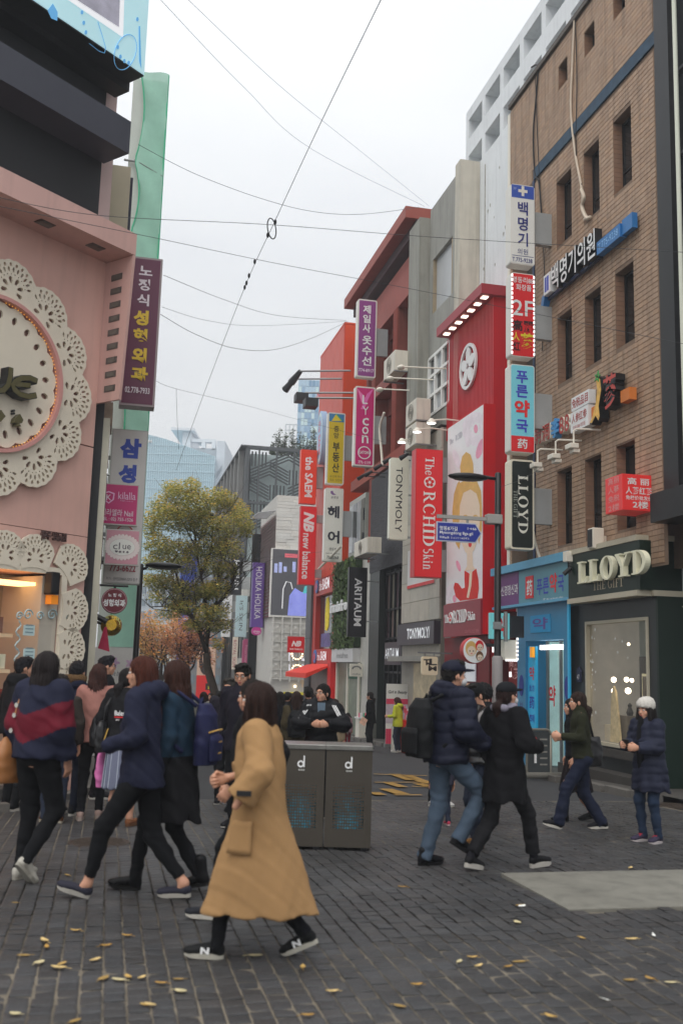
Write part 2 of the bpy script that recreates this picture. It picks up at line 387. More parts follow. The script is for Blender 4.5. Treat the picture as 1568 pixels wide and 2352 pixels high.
for j in range(len(ys)-1):
    for i in range(len(xs)-1):
        a = j*len(xs)+i; g.f.append((a,a+1,a+1+len(xs),a+len(xs))); g.m.append(0)
g_inv = ST.inverted()
g.v = [tuple(g_inv @ Vector(p)) for p in g.v]
ground = g.build('ground',paving_material(), None,ST,kind='structure')

m_bed = mat('sand_bed','6f675a',rough=.9,var=.55,vs=1.1,k=.95)
m_sett = mat('dark_stone_sett',(.043,.0425,.0435),rough=.55,raw=True,var=.38,vs=1.6,bump=.6,bs=45,attr='tint',spec=.5)
bed = MB(); S0,S1,L0,L1 = 2.2,14.6,-7.0,8.2
for s in np.arange(S0,S1,1.0):
    s2 = min(s+1.0,S1)
    bed.quad(*[(a,b,st_z(a,b)-.0065) for a,b in ((L0,s),(L1,s),(L1,s2),(L0,s2))])
paving = bed.build('paving',m_bed, None,ST,kind='structure')
PATCH = (3.38,6.2,7.05,8.35)                            # concrete infill: l0,l1,s0,s1
def sett_shape(mb,l,s,hx,hy,z,t):
    h,c = .014,.012
    zz = [z+random.uniform(-.003,.003)+(t[0]*(a)+t[1]*b) for a,b in ((-1,-1),(1,-1),(1,1),(-1,1))]
    jx = [random.uniform(-.003,.003) for _ in range(8)]
    o = [(l-hx+jx[0],s-hy+jx[1]),(l+hx+jx[2],s-hy+jx[3]),(l+hx+jx[4],s+hy+jx[5]),(l-hx+jx[6],s+hy+jx[7])]
    vs = [(a,b,z-.03) for a,b in o]+[(a,b,zz[i]-.004) for i,(a,b) in enumerate(o)]+[(l+(a-l)*(1-c/hx),s+(b-s)*(1-c/hy),zz[i]) for i,(a,b) in enumerate(o)]
    fs = [(8,9,10,11)]+[(4+i,4+(i+1) % 4,8+(i+1) % 4,8+i) for i in range(4)]+[(i,(i+1) % 4,4+(i+1) % 4,4+i) for i in range(4)]
    return mb.add(vs,fs)
cand = []
rows_s = int((S1-S0)/PITCH_S); rows_l = int((L1-L0)/PITCH_S)
for i in range(rows_l):
    l = L0+(i+.5)*PITCH_S; sh = random.uniform(0,1)*PITCH_S
    for j in range(rows_s):
        s = S0+(j+.5)*PITCH_S+sh*.9
        w = ST @ Vector((l,s,0)); y = w.y
        if y < 3.4 or abs(w.x) > y*.37+.5 or s > S1-.1: continue
        if PATCH[0]-.03 < l < PATCH[1]+.03 and PATCH[2]-.03 < s < PATCH[3]+.03: continue
        cand.append((y,l,s,w))
cand.sort(key=lambda q: q[0] if (abs(q[3].x) < q[0]*.335 and q[0] > 4.25) else q[0]+100)
joined = MB(); hx,hy = PITCH_S/2-.0055,PITCH_S/2-.0007
for n,(y,l,s,w) in enumerate(cand):
    t = (random.uniform(-.0022,.0022),random.uniform(-.0022,.0022)); z = st_z(l,s)+random.uniform(-.003,.003)
    hy2 = hy*random.uniform(.96,1.0)
    if n < 300:
        p = MB(); p.col = tint(.2,.04); sett_shape(p,0,0,hx,hy2,0,t); o = p.build('stone_sett',m_sett,paving); o.location = (l,s,z)
    else:
        joined.col = tint(.2,.04); sett_shape(joined,l,s,hx,hy2,z,t)
tag(joined.build('stone_setts',m_sett,paving),kind='stuff')

m_conc = mat('concrete_infill','74726a',rough=.85,var=.22,vs=2.2,bump=.3,bs=90,k=1.1,attr=None,dirt=.25)
mb = MB(); mb.box(PATCH[0],PATCH[1],PATCH[2],PATCH[3],-.05,.006)
mb.build('concrete_slab',m_conc, None,ST @ Matrix.Translation((0,0,0)),kind='structure',bevel=.006)
# manhole covers
m_iron = mat('rusty_iron','4a4038',rough=.6,metal=.3,var=.3,vs=14,bump=.6,bs=70,k=.9)
def manhole(u,v,r,label):
    p = gnd(u,v); mb = MB(); mb.lathe([(r,-.02),(r,.004),(r*.93,.006),(r*.92,.001),(r*.86,.001),(r*.85,.007),(0.001,.007)],n=28)
    o = thing('manhole_cover',label,'manhole cover',Matrix.Translation((p.x,p.y,p.z+.004)),'manhole covers')
    mb.build('lid',m_iron,o,smooth=False)
    st = MB()
    for k in range(-3,4):
        h = math.sqrt(max(.01,.8 ** 2-(k*.22) ** 2))*r
        st.box(-h,h,k*.22*r-.012,k*.22*r+.012,.007,.012)
    st.build('tread',m_iron,o)
manhole(228,1936,.3,'round rusty manhole cover in the paving among the walkers on the left')
manhole(1540,1850,.28,'round manhole cover near the right edge beside the dark gift shop')
# painted yellow lettering on the asphalt strip
m_asph = mat('asphalt',(.045,.046,.049),raw=True,rough=.8,var=.15,vs=2,bump=.4,bs=120)
mb = MB()
for s in np.arange(14.7,60,2.0):
    s2 = min(s+2,60)
    mb.quad(*[(a,b,st_z(a,b)-.02) for a,b in ((.1,s),(8.4,s),(8.4,s2),(.1,s2))])
mb.build('road',m_asph, None,ST,kind='structure')
m_yel = mat('yellow_road_paint','a07c3a',rough=.8,var=.5,vs=14,k=1.0)
mb = MB()
def paint(u0,v0,u1,v1,w):
    a,b = gnd(u0,v0),gnd(u1,v1); d = (b-a).normalized(); n = Vector((-d.y,d.x,0))*w
    mb.quad(*[(p.x,p.y,gz(p.y)+.012-.02+.012) for p in (a-n,b-n,b+n,a+n)])
for q in ((858,1778,980,1782,.06),(905,1778,945,1792,.12),(930,1780,985,1800,.12),(860,1797,975,1797,.06),(888,1797,925,1808,.1),(958,1800,985,1806,.1),(885,1812,925,1824,.12),(858,1820,875,1826,.1),(905,1826,968,1826,.06),(945,1806,985,1808,.05)):
    paint(*q)
mb.build('road_marking',m_yel, None,FW,kind='structure')
# pavement kerbs in front of the shops
m_kerb = mat('granite_kerb','6f6b66',rough=.75,var=.15,vs=8,bump=.2,k=.9)
def strip(name,pts,w,h,M):
    mb = MB()
    for (l0,s0),(l1,s1) in zip(pts[:-1],pts[1:]):
        n = max(1,int(math.hypot(l1-l0,s1-s0)/.9))
        for k in range(n):
            a,b = k/n,(k+1)/n-.012
            p,q = (l0+(l1-l0)*a,s0+(s1-s0)*a),(l0+(l1-l0)*b,s0+(s1-s0)*b)
            d = Vector((q[0]-p[0],q[1]-p[1],0)).normalized(); nn = Vector((-d.y,d.x,0))*w/2
            z = min(st_z(*p),st_z(*q))
            mb.prismz([(p[0]-nn.x,p[1]-nn.y),(q[0]-nn.x,q[1]-nn.y),(q[0]+nn.x,q[1]+nn.y),(p[0]+nn.x,p[1]+nn.y)],z-.1,z+h)
    return mb.build(name,m_kerb, None,M,kind='structure',bevel=.008)
strip('kerb',[(8.55,14.6),(8.6,30),(8.7,46)],.16,.10,ST)
strip('kerb',[(-7.0,10.6),(-1.0,13.1),(-.2,15.2),(-.2,24)],.16,.10,ST)
mb = MB()
for s in np.arange(14,46,2.0): mb.quad(*[(a,b,st_z(a,b)+.085) for a,b in ((8.6,s),(10.6,s),(10.6,s+2),(8.6,s+2))])
mb.build('pavement',mat('pavement_slab','55524e',rough=.75,var=.2,vs=3,bump=.2,k=.8), None,ST,kind='structure')
# fallen ginkgo and zelkova leaves
m_leaf = [mat('dry_leaf_%d' % i,c,rough=.85,var=.3,vs=30,k=1.05,spec=.15) for i,c in enumerate(('bb9a5c','cdb27a','b08a4a','a08450','c8bb92'))]
def leaf_mesh(L_,W_,curl,m):
    mb = MB(); n = 6; t = []
    for i in range(n+1):
        a = i/n; w = W_*math.sin(PI*min(1,a*.93+.04)) ** .8; z = .004+curl*(2*a-1) ** 2
        t.append([(-w,(a-.5)*L_,z+curl*.8),(0,(a-.5)*L_,z),(w,(a-.5)*L_,z+curl*.8)])
    vs = [p for r in t for p in r]; fs = []
    for i in range(n):
        for k in range(2): q = i*3+k; fs.append((q,q+1,q+4,q+3))
    mb.add(vs,fs); b = len(mb.v)
    mb.add([(x,y,z-.0015) for x,y,z in vs],[f[::-1] for f in fs]); mb.tube([(0,-L_/2,.004),(.004,-L_*.78,.003)],.0014,4)
    return mb.mesh('leaf',m,smooth=True)
LM = [leaf_mesh(random.uniform(.05,.075),random.uniform(.011,.02),random.uniform(.0,.005),m_leaf[i % 5]) for i in range(10)]
LV = [(347,520),(205,567),(215,596),(110,632),(180,668),(285,672),(270,690),(487,590),(475,740),(545,745),(590,735),(650,738),(740,762),(820,742),(830,800),(666,860),(690,862),(583,543),(70,390),(1172,635),(1390,690),(1525,800),(1412,910),(345,935),(70,905),(310,262),(437,655)]
spots = [(u*.5,1881.6+v*.5) for u,v in LV]
spots += [(784+u*.5,1881.6+v*.5) for u,v in ((345,770),(268,868),(540,660),(600,645),(628,682),(765,686),(815,662),(808,482),(1105,553),(1330,558),(1415,742),(1320,748),(1510,758),(960,920),(1325,230),(280,318),(815,400),(380,180))]
big = {8: 'broad tawny fallen leaf curled up at one end, biggest on the paving',15: 'pair-lying brown fallen leaf under a pale one on the left paving'}
for i,(u,v) in enumerate(spots):
    p = gnd(u,v); o = bpy.data.objects.new('fallen_leaf',LM[i % 10]); COL.objects.link(o)
    k = 1.1 if i != 8 else 1.9
    o.matrix_world = Matrix.Translation((p.x,p.y,p.z+.006)) @ Matrix.Rotation(random.uniform(0,6.3) if i % 3 else random.uniform(1.2,1.9),4,'Z') @ Matrix.Scale(k*random.uniform(.8,1.25),4)
    tag(o,big.get(i,'small dry yellow leaf lying on the dark paving'),'leaf','fallen leaves on the paving'); TOP.append(o)
m_litter = mat('white_litter','c9c9c4',rough=.7,var=.1)
for i,(u,v) in enumerate(((1190,2085),(1505,2155),(1400,2302),(1060,2030))):
    p = gnd(u,v); mb = MB(); mb.add([(0,0,.004),(.05,.005,.006),(.055,.02,.016),(.004,.024,.008)],[(0,1,2,3),(3,2,1,0)])
    o = mb.build('paper_scrap',m_litter, None,Matrix.Translation((p.x,p.y,p.z+.006)) @ Matrix.Rotation(i*1.3,4,'Z'),label='tiny white paper scrap on the dark paving',cat='litter',group='paper scraps on the paving')
# ---------------------------------------------------------------- shared building materials
m_black = mat('black_metal','1c1d20',rough=.45,var=.08,k=.9)
m_char = mat('charcoal_panel','2a2b2e',rough=.5,var=.1,k=.9)
m_white = mat('white_paint','cfcdc8',rough=.55,var=.05)
m_offw = mat('off_white_board','c9c4b8',rough=.5,var=.04)
m_steel = mat('grey_steel','8d8f90',rough=.4,metal=.5,var=.08,k=1.0)
m_darkglass = mat('dark_window_glass','20262a',rough=.06,spec=.9,var=.2,vs=.7,k=.8)
m_pale_glass = mat('pale_window_glass','8e9296',rough=.08,spec=.9,var=.1,vs=.6)
m_red = mat('red_sign_panel','c4201f',rough=.45,var=.03,k=1.3)
m_letter_w = mat('white_lettering','e6e3df',rough=.5,var=0)
m_letter_k = mat('black_lettering','17171b',rough=.5,var=0)
m_letter_y = mat('yellow_lettering','c9a83a',rough=.5,var=0)
m_letter_r = mat('red_lettering','c3262c',rough=.5,var=0)
m_letter_b = mat('blue_lettering','2a3a9c',rough=.5,var=0)
m_lit = mat('lit_white','ffffff',var=0,emit=3.0)
m_warm = mat('lit_warm','ffe2b0',var=0,emit=5.0)
def ut(mb,s,fr,u0,v0,u1,v1,y,**k): return put_text(mb,s,fr.box(u0,v0,u1,v1,y),y,**k)
def spot_light(parent_name,label,p0,p1,fr,m=None,group=None,lit=True):
    t = thing(parent_name,label,'lamp',fr,group)
    mb = MB(); mb.tube([p0,((p0[0]+p1[0])/2,(p0[1]+p1[1])/2,p0[2]+.02),p1],.022,6); mb.build('arm',m_offw,t)
    mb = MB(); mb.lathe([(.05,.04),(.07,.0),(.14,-.06),(.15,-.08),(.02,-.08)],p1,12); mb.build('lamp_head',m_offw,t,smooth=True)
    if lit:
        mb = MB(); mb.lathe([(.12,-.085),(.12,-.095),(.01,-.095)],p1,12); mb.build('lens',m_lit,t)
    return t
def aircon(fr,x0,x1,y0,y1,z0,z1,label,fan_side='front'):
    t = thing('air_conditioner',label,'air conditioner',fr,'outdoor air conditioner units')
    mb = MB(); mb.box(x0,x1,y0,y1,z0,z1); mb.build('casing',mat('aircon_casing','bdb7ab',rough=.5,var=.08,dirt=.25),t,bevel=.02)
    cx,cz,r = (x0+x1)/2,(z0+z1)/2,min(x1-x0,z1-z0)*.4
    mb = MB()
    for q in (.95,.7,.45,.2): ring(mb,cx,cz,r*q-.012,r*q,y0-.02,y0-.008,20)
    mb.box(cx-r,cx+r,y0-.015,y0-.006,cz-.012,cz+.012); mb.build('fan_grille',mat('aircon_grille','77736c',rough=.6,var=0),t)
    mb = MB()
    for zz in (z0-.04,):
        mb.box(x0-.03,x0+.03,y0,y1+.25,zz,z0-.002); mb.box(x1-.03,x1+.03,y0,y1+.25,zz,z0-.002)
    mb.build('bracket',m_steel,t)
    return t
# ---------------------------------------------------------------- brick-tiled building on the right
m_tile = mat('brown_brick_tile','98806c',rough=.65,var=.12,vs=1.2,bump=.3,bs=30,attr='tint',k=1.4,dirt=.34)
m_grout = mat('brick_grout','7c6858',rough=.9,var=.15,vs=4,k=1.1)
bk = thing('brick_tiled_building','tall brown brick-tiled building with deep narrow windows above the gift shop','building',FR)
WIN = []
for (z0,z1),cols in (((14.87,15.43),((18.93,19.4),(17.64,18.12),(16.36,16.84))),((11.12,12.67),((18.8,19.55),(17.51,18.21),(16.21,16.93))),
                       ((7.94,9.47),((18.82,19.55),(17.52,18.23),(16.22,16.94))),((4.4,6.02),((18.88,19.6),(17.59,18.3),(16.29,17.0)))):
    for a,b in cols: WIN.append((a,b,z0,z1))
holes = [(-b,-a,c,d) for a,b,c,d in WIN]+[(-22.1,-20.72,3.9,13.3)]
wall = MB(); holed(wall,-22.2,-15.25,3.6,16.05,holes,0.012,.42)
wall.box(-22.2,-15.25,.45,.56,3.6,16.0); wall.build('wall',m_grout,bk)
TW,TH = .19,.1
tiles = []; tj = MB()
def tile_at(x,z,w,h):
    for a,b,c,d in holes:
        if x < b-.005 and x+w > a+.005 and z < d-.005 and z+h > c+.005: return False
    if z < 13.62 and z+h > 13.3 and x+w >-20.75: return False
    return True
for j in range(int((16.0-3.65)/TH)):
    z = 3.65+j*TH
    for i in range(int(6.95/TW)):
        x =-22.2+i*TW
        # clip to openings
        segs = [(x,x+TW-.008)]
        for a,b,c,d in holes:
            if z+TH-.008 > c and z < d:
                ns = []
                for p,q in segs:
                    if q <= a or p >= b: ns.append((p,q)); continue
                    if p < a-.02: ns.append((p,a))
                    if q > b+.02: ns.append((b,q))
                segs = ns
        if 13.3 < z+TH and z < 13.62 and x+TW >-20.72: segs = []
        for p,q in segs: tiles.append((p,q,z,z+TH-.007))
def tile_mesh(mb,p,q,z0,z1,y=0.0):
    d = .004; e = y+random.uniform(-.0015,.0015)
    vs = [(p,.014,z0),(q,.014,z0),(q,.014,z1),(p,.014,z1),(p+d,e,z0+d),(q-d,e,z0+d),(q-d,e,z1-d),(p+d,e,z1-d)]
    return mb.add(vs,[(4,5,6,7),(0,1,5,4),(1,2,6,5),(2,3,7,6),(3,0,4,7)])
tiles.sort(key=lambda t: (t[0] ** 2+(t[2]-1.7) ** 2) if t[2] > 4.25 else 1e6)
def tile_tint():
    c = random.choice(((1,1,1),(1,1,1),(1.04,1.0,.95),(.95,.93,.92))); v = random.uniform(.93,1.06); return (c[0]*v,c[1]*v,c[2]*v)
base_tile = {}
for n,(p,q,z0,z1) in enumerate(tiles):
    if n < 300 and q-p > .1:
        mb = MB(); mb.col = tile_tint(); tile_mesh(mb,p,q,z0,z1); mb.build('brick_tile',m_tile,bk)
    else:
        tj.col = tile_tint(); tile_mesh(tj,p,q,z0,z1)
tag(tj.build('brick_tiles',m_tile,bk),kind='stuff')
# tiled jambs of the openings
jm = MB()
for a,b,c,d in holes[:-1]:
    for k in range(int((d-c)/TH)):
        z = c+k*TH
        for y in (.02,): 
            jm.col = tile_tint(); jm.box(a+.001,a+.006,y,y+.18,z,z+TH-.008)
            jm.col = tile_tint(); jm.box(b-.006,b-.001,y,y+.16,z,z+TH-.008)
tag(jm.build('jamb_tiles',mat('orange_jamb_tile','846653',rough=.6,var=.12,vs=5,attr='tint',k=1.3),bk),kind='stuff')
for a,b,c,d in holes[:-1]:
    mb = MB(); y = .21
    mb.box(a,a+.05,y,y+.06,c,d); mb.box(b-.05,b,y,y+.06,c,d); mb.box(a+.05,b-.05,y,y+.06,c,c+.05); mb.box(a+.05,b-.05,y,y+.06,d-.05,d)
    mb.box(a+.05,b-.05,y+.005,y+.055,c+(d-c)*.3,c+(d-c)*.3+.04)
    w = mb.build('window',m_black,bk)
    mb = MB(); mb.box(a+.051,b-.051,y+.02,y+.03,c+.051,d-.051); mb.build('pane',m_darkglass,w)
mb = MB(); mb.box(-20.72,-15.25,-.03,.2,13.33,13.6); mb.build('blue_band',mat('weathered_blue_band','2c4356',rough=.7,var=.35,vs=5,k=1.2),bk)
mb = MB(); mb.box(-20.80,-20.70,-.025,.3,3.9,13.33); mb.build('blue_corner_post',mat('blue_post','2d3c58',rough=.6,var=.2,k=1.1),bk)
mb = MB(); mb.box(-22.22,-15.25,-.06,.5,16.0,16.12); mb.build('parapet_cap',mat('dark_coping','4b4540',rough=.7,var=.15),bk)
mb = MB(); mb.box(-22.34,-22.2,-.02,.5,3.6,15.9); mb.build('corner_strip',m_offw,bk)
mb = MB(); mb.box(-22.0,-20.8,.36,.40,3.9,13.3); mb.build('recess_panel',mat('rough_dark_panel','3a352f',rough=.9,var=.4,vs=14,bump=.8,bs=30),bk)
# cables on the brick facade
def cable(label,pts,r,mtl,fr=FR,name='cable',group='cables hanging on the brick facade'):
    mb = MB(); P = [Vector(p) for p in pts]; q = []
    for i in range(len(P)-1):
        for k in range(6):
            t = k/6; p0,p1,p2,p3 = P[max(i-1,0)],P[i],P[i+1],P[min(i+2,len(P)-1)]
            q.append(.5*((2*p1)+(p2-p0)*t+(2*p0-5*p1+4*p2-p3)*t*t+(3*p1-p0-3*p2+p3)*t ** 3))
    q.append(P[-1]); mb.tube(q,r,6); return mb.build(name,mtl, None,fr,smooth=True,label=label,cat='cable',group=group)
def fh(x,y,yy=-.03,fn=None): a,z = FR.hit(1003.5+.36*x,.36*y,yy); return (a,yy,z)
m_cab_p = mat('pale_cable','b3a594',rough=.6,var=.1); m_cab_k = mat('black_cable','1a1a1c',rough=.6,var=0,k=.9)
cable('pale bundled cable hanging from the roof edge to the middle window ledge',[fh(875,110),fh(862,400),fh(852,700),fh(880,980),fh(920,1200),fh(930,1330),fh(960,1395)],.028,m_cab_p)
cable('thin dark cable running beside the pale bundle down the brick tiles',[fh(880,130),fh(890,500),fh(885,1000),fh(920,1180)],.012,m_cab_k)
cable('black cable bundle draped over the roof edge above the white clinic sign',[fh(600,430),fh(640,425),fh(632,600),fh(612,850),fh(622,1100),fh(650,1180),fh(672,1500)],.02,m_cab_k)
cable('second black cable dropping along the brick beside the stacked signs',[fh(625,470),fh(640,900),fh(660,1300),fh(685,1800),fh(668,2240)],.011,m_cab_k)
cable('tangled pale tape wound round the cable end at the window ledge',[fh(918,1210,-.05),fh(935,1260,-.06),fh(922,1320,-.05),fh(950,1390,-.07),fh(975,1385,-.05),fh(940,1400,-.06)],.04,m_cab_p)
def fh8(x,y,yy=-.03): a,z = FR.hit(1003.5+.36*x,752.6+.36*y,yy); return (a,yy,z)
cable('thick white hose curving down to the blue pharmacy canopy',[fh8(612,1300,-.25),fh8(630,1390,-.2),fh8(655,1475,-.15)],.03,m_offw)
# clinic lettering on blue ribbon
cs = thing('clinic_wall_sign','black and white clinic lettering on a curved blue ribbon on the brick wall','sign',FR)
mb = MB(); mb.box(-19.75,-17.3,-.12,-.05,9.96,10.03); mb.build('rail',mat('dark_blue_rail','1c2740',rough=.5,var=.1),cs)
mb = MB(); mb.box(-17.28,-16.35,-.2,-.05,9.98,10.25); mb.build('ribbon',mat('blue_ribbon','23629a',rough=.4,var=.1),cs)
mb = MB(); mb.box(-16.33,-15.95,-.16,-.05,10.0,10.3); mb.build('ribbon_end',MATS['blue_ribbon'],cs)
mb = MB(); mb.prism([(-19.97,9.8),(-19.86,9.8),(-19.76,9.98),(-19.76,10.12),(-19.9,10.06)],-.2,-.05); mb.build('ribbon_end',MATS['blue_ribbon'],cs)
mb = MB(); mb.box(-19.75,-19.42,-.22,-.05,10.04,10.5); lg = mb.build('logo_box',m_letter_w,cs)
mb = MB(); mb.box(-19.68,-19.6,-.225,-.221,10.1,10.44); mb.box(-19.57,-19.49,-.225,-.221,10.1,10.44); mb.build('logo',m_letter_b,lg)
mb = MB(); put_text(mb,'백명기의원',(-19.34,-17.3,9.98,10.58),-.06,thick=.16,bold=.035); mb.build('lettering',m_black,cs)
mb = MB(); put_text(mb,'백명기의원',(-19.34,-17.3,9.98,10.58),-.225,bold=.012); mb.build('letter_face',m_letter_w,cs)
mb = MB(); put_text(mb,'T.775-9238',(-17.22,-16.42,10.05,10.19),-.203); mb.build('lettering',mat('pale_blue_letter','7fa8cf',var=0),cs)
# ginseng lettering
gs = thing('ginseng_wall_sign','red ginseng shop lettering with white box and root figure on the brick wall','sign',FR)
mb = MB(); put_text(mb,'明洞',(-20.25,-19.45,6.7,7.08),-.07,thick=.16,bold=.02); mb.build('lettering',m_offw,gs)
mb = MB(); put_text(mb,'明洞',(-20.25,-19.45,6.7,7.08),-.235,bold=.02); mb.build('letter_face',mat('dull_red_letter','9a3a34',var=0),gs)
mb = MB(); put_text(mb,'李',(-19.4,-19.02,6.68,7.1),-.07,thick=.16,bold=.03); mb.build('lettering',mat('sky_blue_letter','4a86b8',var=0),gs)
mb = MB(); put_text(mb,'88',(-18.98,-18.5,6.68,7.05),-.07,thick=.16,bold=.03); mb.build('lettering',m_offw,gs)
mb = MB(); put_text(mb,'88',(-18.98,-18.5,6.68,7.05),-.235,bold=.01); mb.build('letter_face',mat('dull_red_letter','9a3a34',var=0),gs)
mb = MB(); mb.box(-18.46,-17.68,-.22,-.05,6.6,7.02); mb.box(-18.46,-17.68,-.2,-.05,7.06,7.34); bx_ = mb.build('white_box',m_letter_w,gs)
mb = MB(); put_text(mb,'免税品目',(-18.42,-17.72,7.1,7.3),-.205,bold=.01); mb.build('lettering',mat('dull_red_letter','9a3a34',var=0),bx_); mb = MB(); put_text(mb,'人参红参',(-18.4,-17.74,6.78,6.97),-.225,bold=.01); put_text(mb,'명동리88 화장품',(-18.34,-17.8,6.64,6.72),-.225); mb.build('lettering',mat('dull_red_letter','9a3a34',var=0),bx_)
mb = MB(); root = [(-17.3,7.5),(-17.22,7.2),(-17.3,6.95),(-17.45,6.7),(-17.6,6.58),(-17.5,6.56),(-17.32,6.68),(-17.2,6.55),(-17.14,6.62),(-17.18,6.85),(-17.06,7.15),(-17.1,7.4)]
mb.prism(root,-.24,-.05); mb.build('root_figure',m_black,gs)
mb = MB(); mb.prism([(x*.88+-17.28*.12,z*.94+7.03*.06) for x,z in root],-.25,-.245); mb.build('root_face',mat('ginseng_yellow','d8a052',var=.3,vs=9),gs)
mb = MB()
for a in range(5): mb.prism([(-17.2+.14*math.cos(a*1.25),7.45+.12*math.sin(a*1.25)),(-17.2+.05*math.cos(a*1.25+.6),7.45+.05*math.sin(a*1.25+.6)),(-17.2+.05*math.cos(a*1.25-.6),7.45+.05*math.sin(a*1.25-.6))],-.27,-.25)
mb.build('leaf_crown',mat('ginseng_leaf','3f8f4a',var=.2),gs)
mb = MB(); put_text(mb,'蔘',(-16.98,-16.45,6.7,7.36),-.06,thick=.2,bold=.06); mb.build('lettering',m_black,gs)
mb = MB(); put_text(mb,'蔘',(-16.98,-16.45,6.7,7.36),-.265,bold=.02); mb.build('letter_face',mat('muted_red','a8433c',var=.1),gs)
mb = MB(); mb.box(-16.42,-16.1,-.2,-.05,6.72,6.95); mb.build('orange_box',mat('orange_box','b8692c',var=.1),gs)
mb = MB(); mb.box(-17.66,-17.5,-.16,-.05,6.6,6.95); mb.build('orange_box',MATS['orange_box'],gs)
# little floodlights on bent arms under it
for i,(x,y) in enumerate(((640,880),(755,825),(870,760))):
    a,z = FR.hit(1003.5+.36*x,752.6+.36*y,-.55)
    t = thing('wall_floodlight',('white floodlight on a bent pipe arm nearest the stacked signs','white floodlight on a bent pipe arm, middle one under the ginseng lettering','white floodlight on a bent pipe arm, right-hand one under the ginseng lettering')[i],'lamp',FR,'floodlights on the brick wall')
    mb = MB(); mb.tube([(a,-.55,z+.05),(a,-.55,z+.32),(a+.02,-.5,z+.36),(a+.1,-.02,z+.36)],.02,6); mb.build('arm',m_offw,t)
    mb = MB(); mb.box(a-.13,a+.13,-.68,-.5,z-.05,z+.05); mb.box(a-.1,a+.1,-.6,-.46,z-.13,z-.05); mb.build('lamp_head',m_offw,t,bevel=.015)
# red box sign on brick wall
rb = FD(15.75); x0,x1,z0,z1 = rb.box(1428,1090,1502,1173)
t = thing('red_box_sign','red cube sign with white Chinese lettering beside the black corner','sign',rb)
mb = MB(); mb.box(x0,x1,0,.62,z0,z1); mb.build('box',mat('red_light_box','c8302f',rough=.4,var=.04,emit=.12),t,bevel=.01)
for s_,q in (('高 丽',(1440,1098,1490,1114)),('人蔘红蔘',(1436,1119,1497,1136)),('免税价批发价',(1436,1139,1497,1149)),('2楼',(1452,1151,1488,1168))): mb = MB(); ut(mb,s_,rb,*q,-.006,bold=.015); mb.build('lettering',m_letter_w,t)
for i,s_ in enumerate(('高丽','人蔘','免税','2楼')):
    mb = MB(); V,Fc = glyphs(s_,.01); P = fit(V,(.1,.5,z1-(i+1)*(z1-z0)/4+.02,z1-i*(z1-z0)/4-.02),0); mb.add([(x0-.006,.6-p[0],p[2]) for p in P],Fc); mb.build('lettering',mat('faded_white_letter','c98a88',var=0),t)
mb = MB(); mb.box(x1+.005,x1+.28,.1,.5,z0+.1,z1-.05); mb.build('mount',m_char,t)
# wall speaker
a,z = FR.hit(1368,1237,-.2); t = thing('wall_speaker','grey wall loudspeaker above the gift shop fascia','speaker',FR)
mb = MB(); mb.box(a-.12,a+.1,-.32,-.08,z-.2,z+.2); mb.build('cabinet',m_offw,t,bevel=.02)
mb = MB(); mb.box(a-.1,a+.08,-.335,-.321,z-.17,z+.17); mb.build('grille',m_char,t); mb = MB(); mb.box(a-.03,a+.03,-.08,0.0,z-.06,z+.06); mb.build('bracket',m_offw,t)
# ---------------------------------------------------------------- black corner building at the right edge
t = thing('black_corner_building','tall black-framed corner building at the right edge with a slim vertical light tube','building',FR)
mb = MB(); mb.box(-15.24,-14.78,-.05,.3,4.35,22); mb.box(-13.6,-13.2,-.05,.3,4.35,22); mb.build('column',m_char,t)
mb = MB(); mb.box(-14.78,-13.6,.12,.2,4.8,22); mb.box(-13.2,-9,.12,.2,4.8,22); mb.build('glazing',m_darkglass,t)
for z in np.arange(6,22,1.6):
    mb = MB(); mb.box(-14.78,-13.6,.06,.115,z,z+.06); mb.build('mullion',m_black,t)
mb = MB(); mb.tube([(-14.5,-.08,5.15),(-14.5,-.08,21.5)],.04,8); mb.build('light_tube',mat('pale_tube','b9bcae',rough=.3,var=0,emit=.1),t)
mb = MB(); mb.box(-15.28,-9,-.3,.2,4.3,4.8); mb.build('ledge',m_black,t)
mb = MB(); mb.box(-15.23,-9,.3,6,4.3,22); mb.build('body',m_char,t)
# ---------------------------------------------------------------- gift shop (dark green, cream trims)
t = thing('gift_shop','dark green gift shop with cream serif lettering and a lit display window','shop',FR)
m_green = mat('dark_green_glass','14281f',rough=.3,spec=.2,var=.15,vs=.6,k=1.0)
m_trim = mat('cream_trim','a39c8a',rough=.45,var=.06)
FY =-.22
mb = MB(); mb.box(-18.62,-15.9,FY,.0,3.2,4.08); mb.build('fascia',m_green,t)
mb = MB(); mb.box(-18.62,-15.87,FY-.03,.02,4.08,4.18); mb.build('upper_trim',m_trim,t)
mb = MB(); mb.box(-18.62,-15.87,FY-.03,.02,3.1,3.2); mb.build('lower_trim',m_trim,t)
mb = MB(); serif(mb,'LLOYD',FR.box(1322,1266,1480,1345,FY-.14)[:2]+(FR.hit(1330,1340,FY-.14)[1],FR.hit(1330,1290,FY-.14)[1]),FY-.02,thick=.1,gap=.13); mb.build('lettering',mat('cream_letter','ccc8b0',rough=.5,var=.05),t)
mb = MB(); serif(mb,'THE GIFT',FR.box(1360,1330,1430,1360,FY-.01)[:2]+(3.3,3.46),FY-.004,gap=.12); mb.build('lettering',mat('tan_letter','9a907c',var=0),t)
mb = MB(); mb.box(-15.9,-15.8,FY+.002,3,3.2,4.08); mb.build('corner_return',m_green,t)
mb = MB(); mb.box(-15.9,-15.77,.02,3,4.08,4.18); mb.box(-15.9,-15.77,.02,3,3.1,3.2); mb.build('corner_trim',m_trim,t)
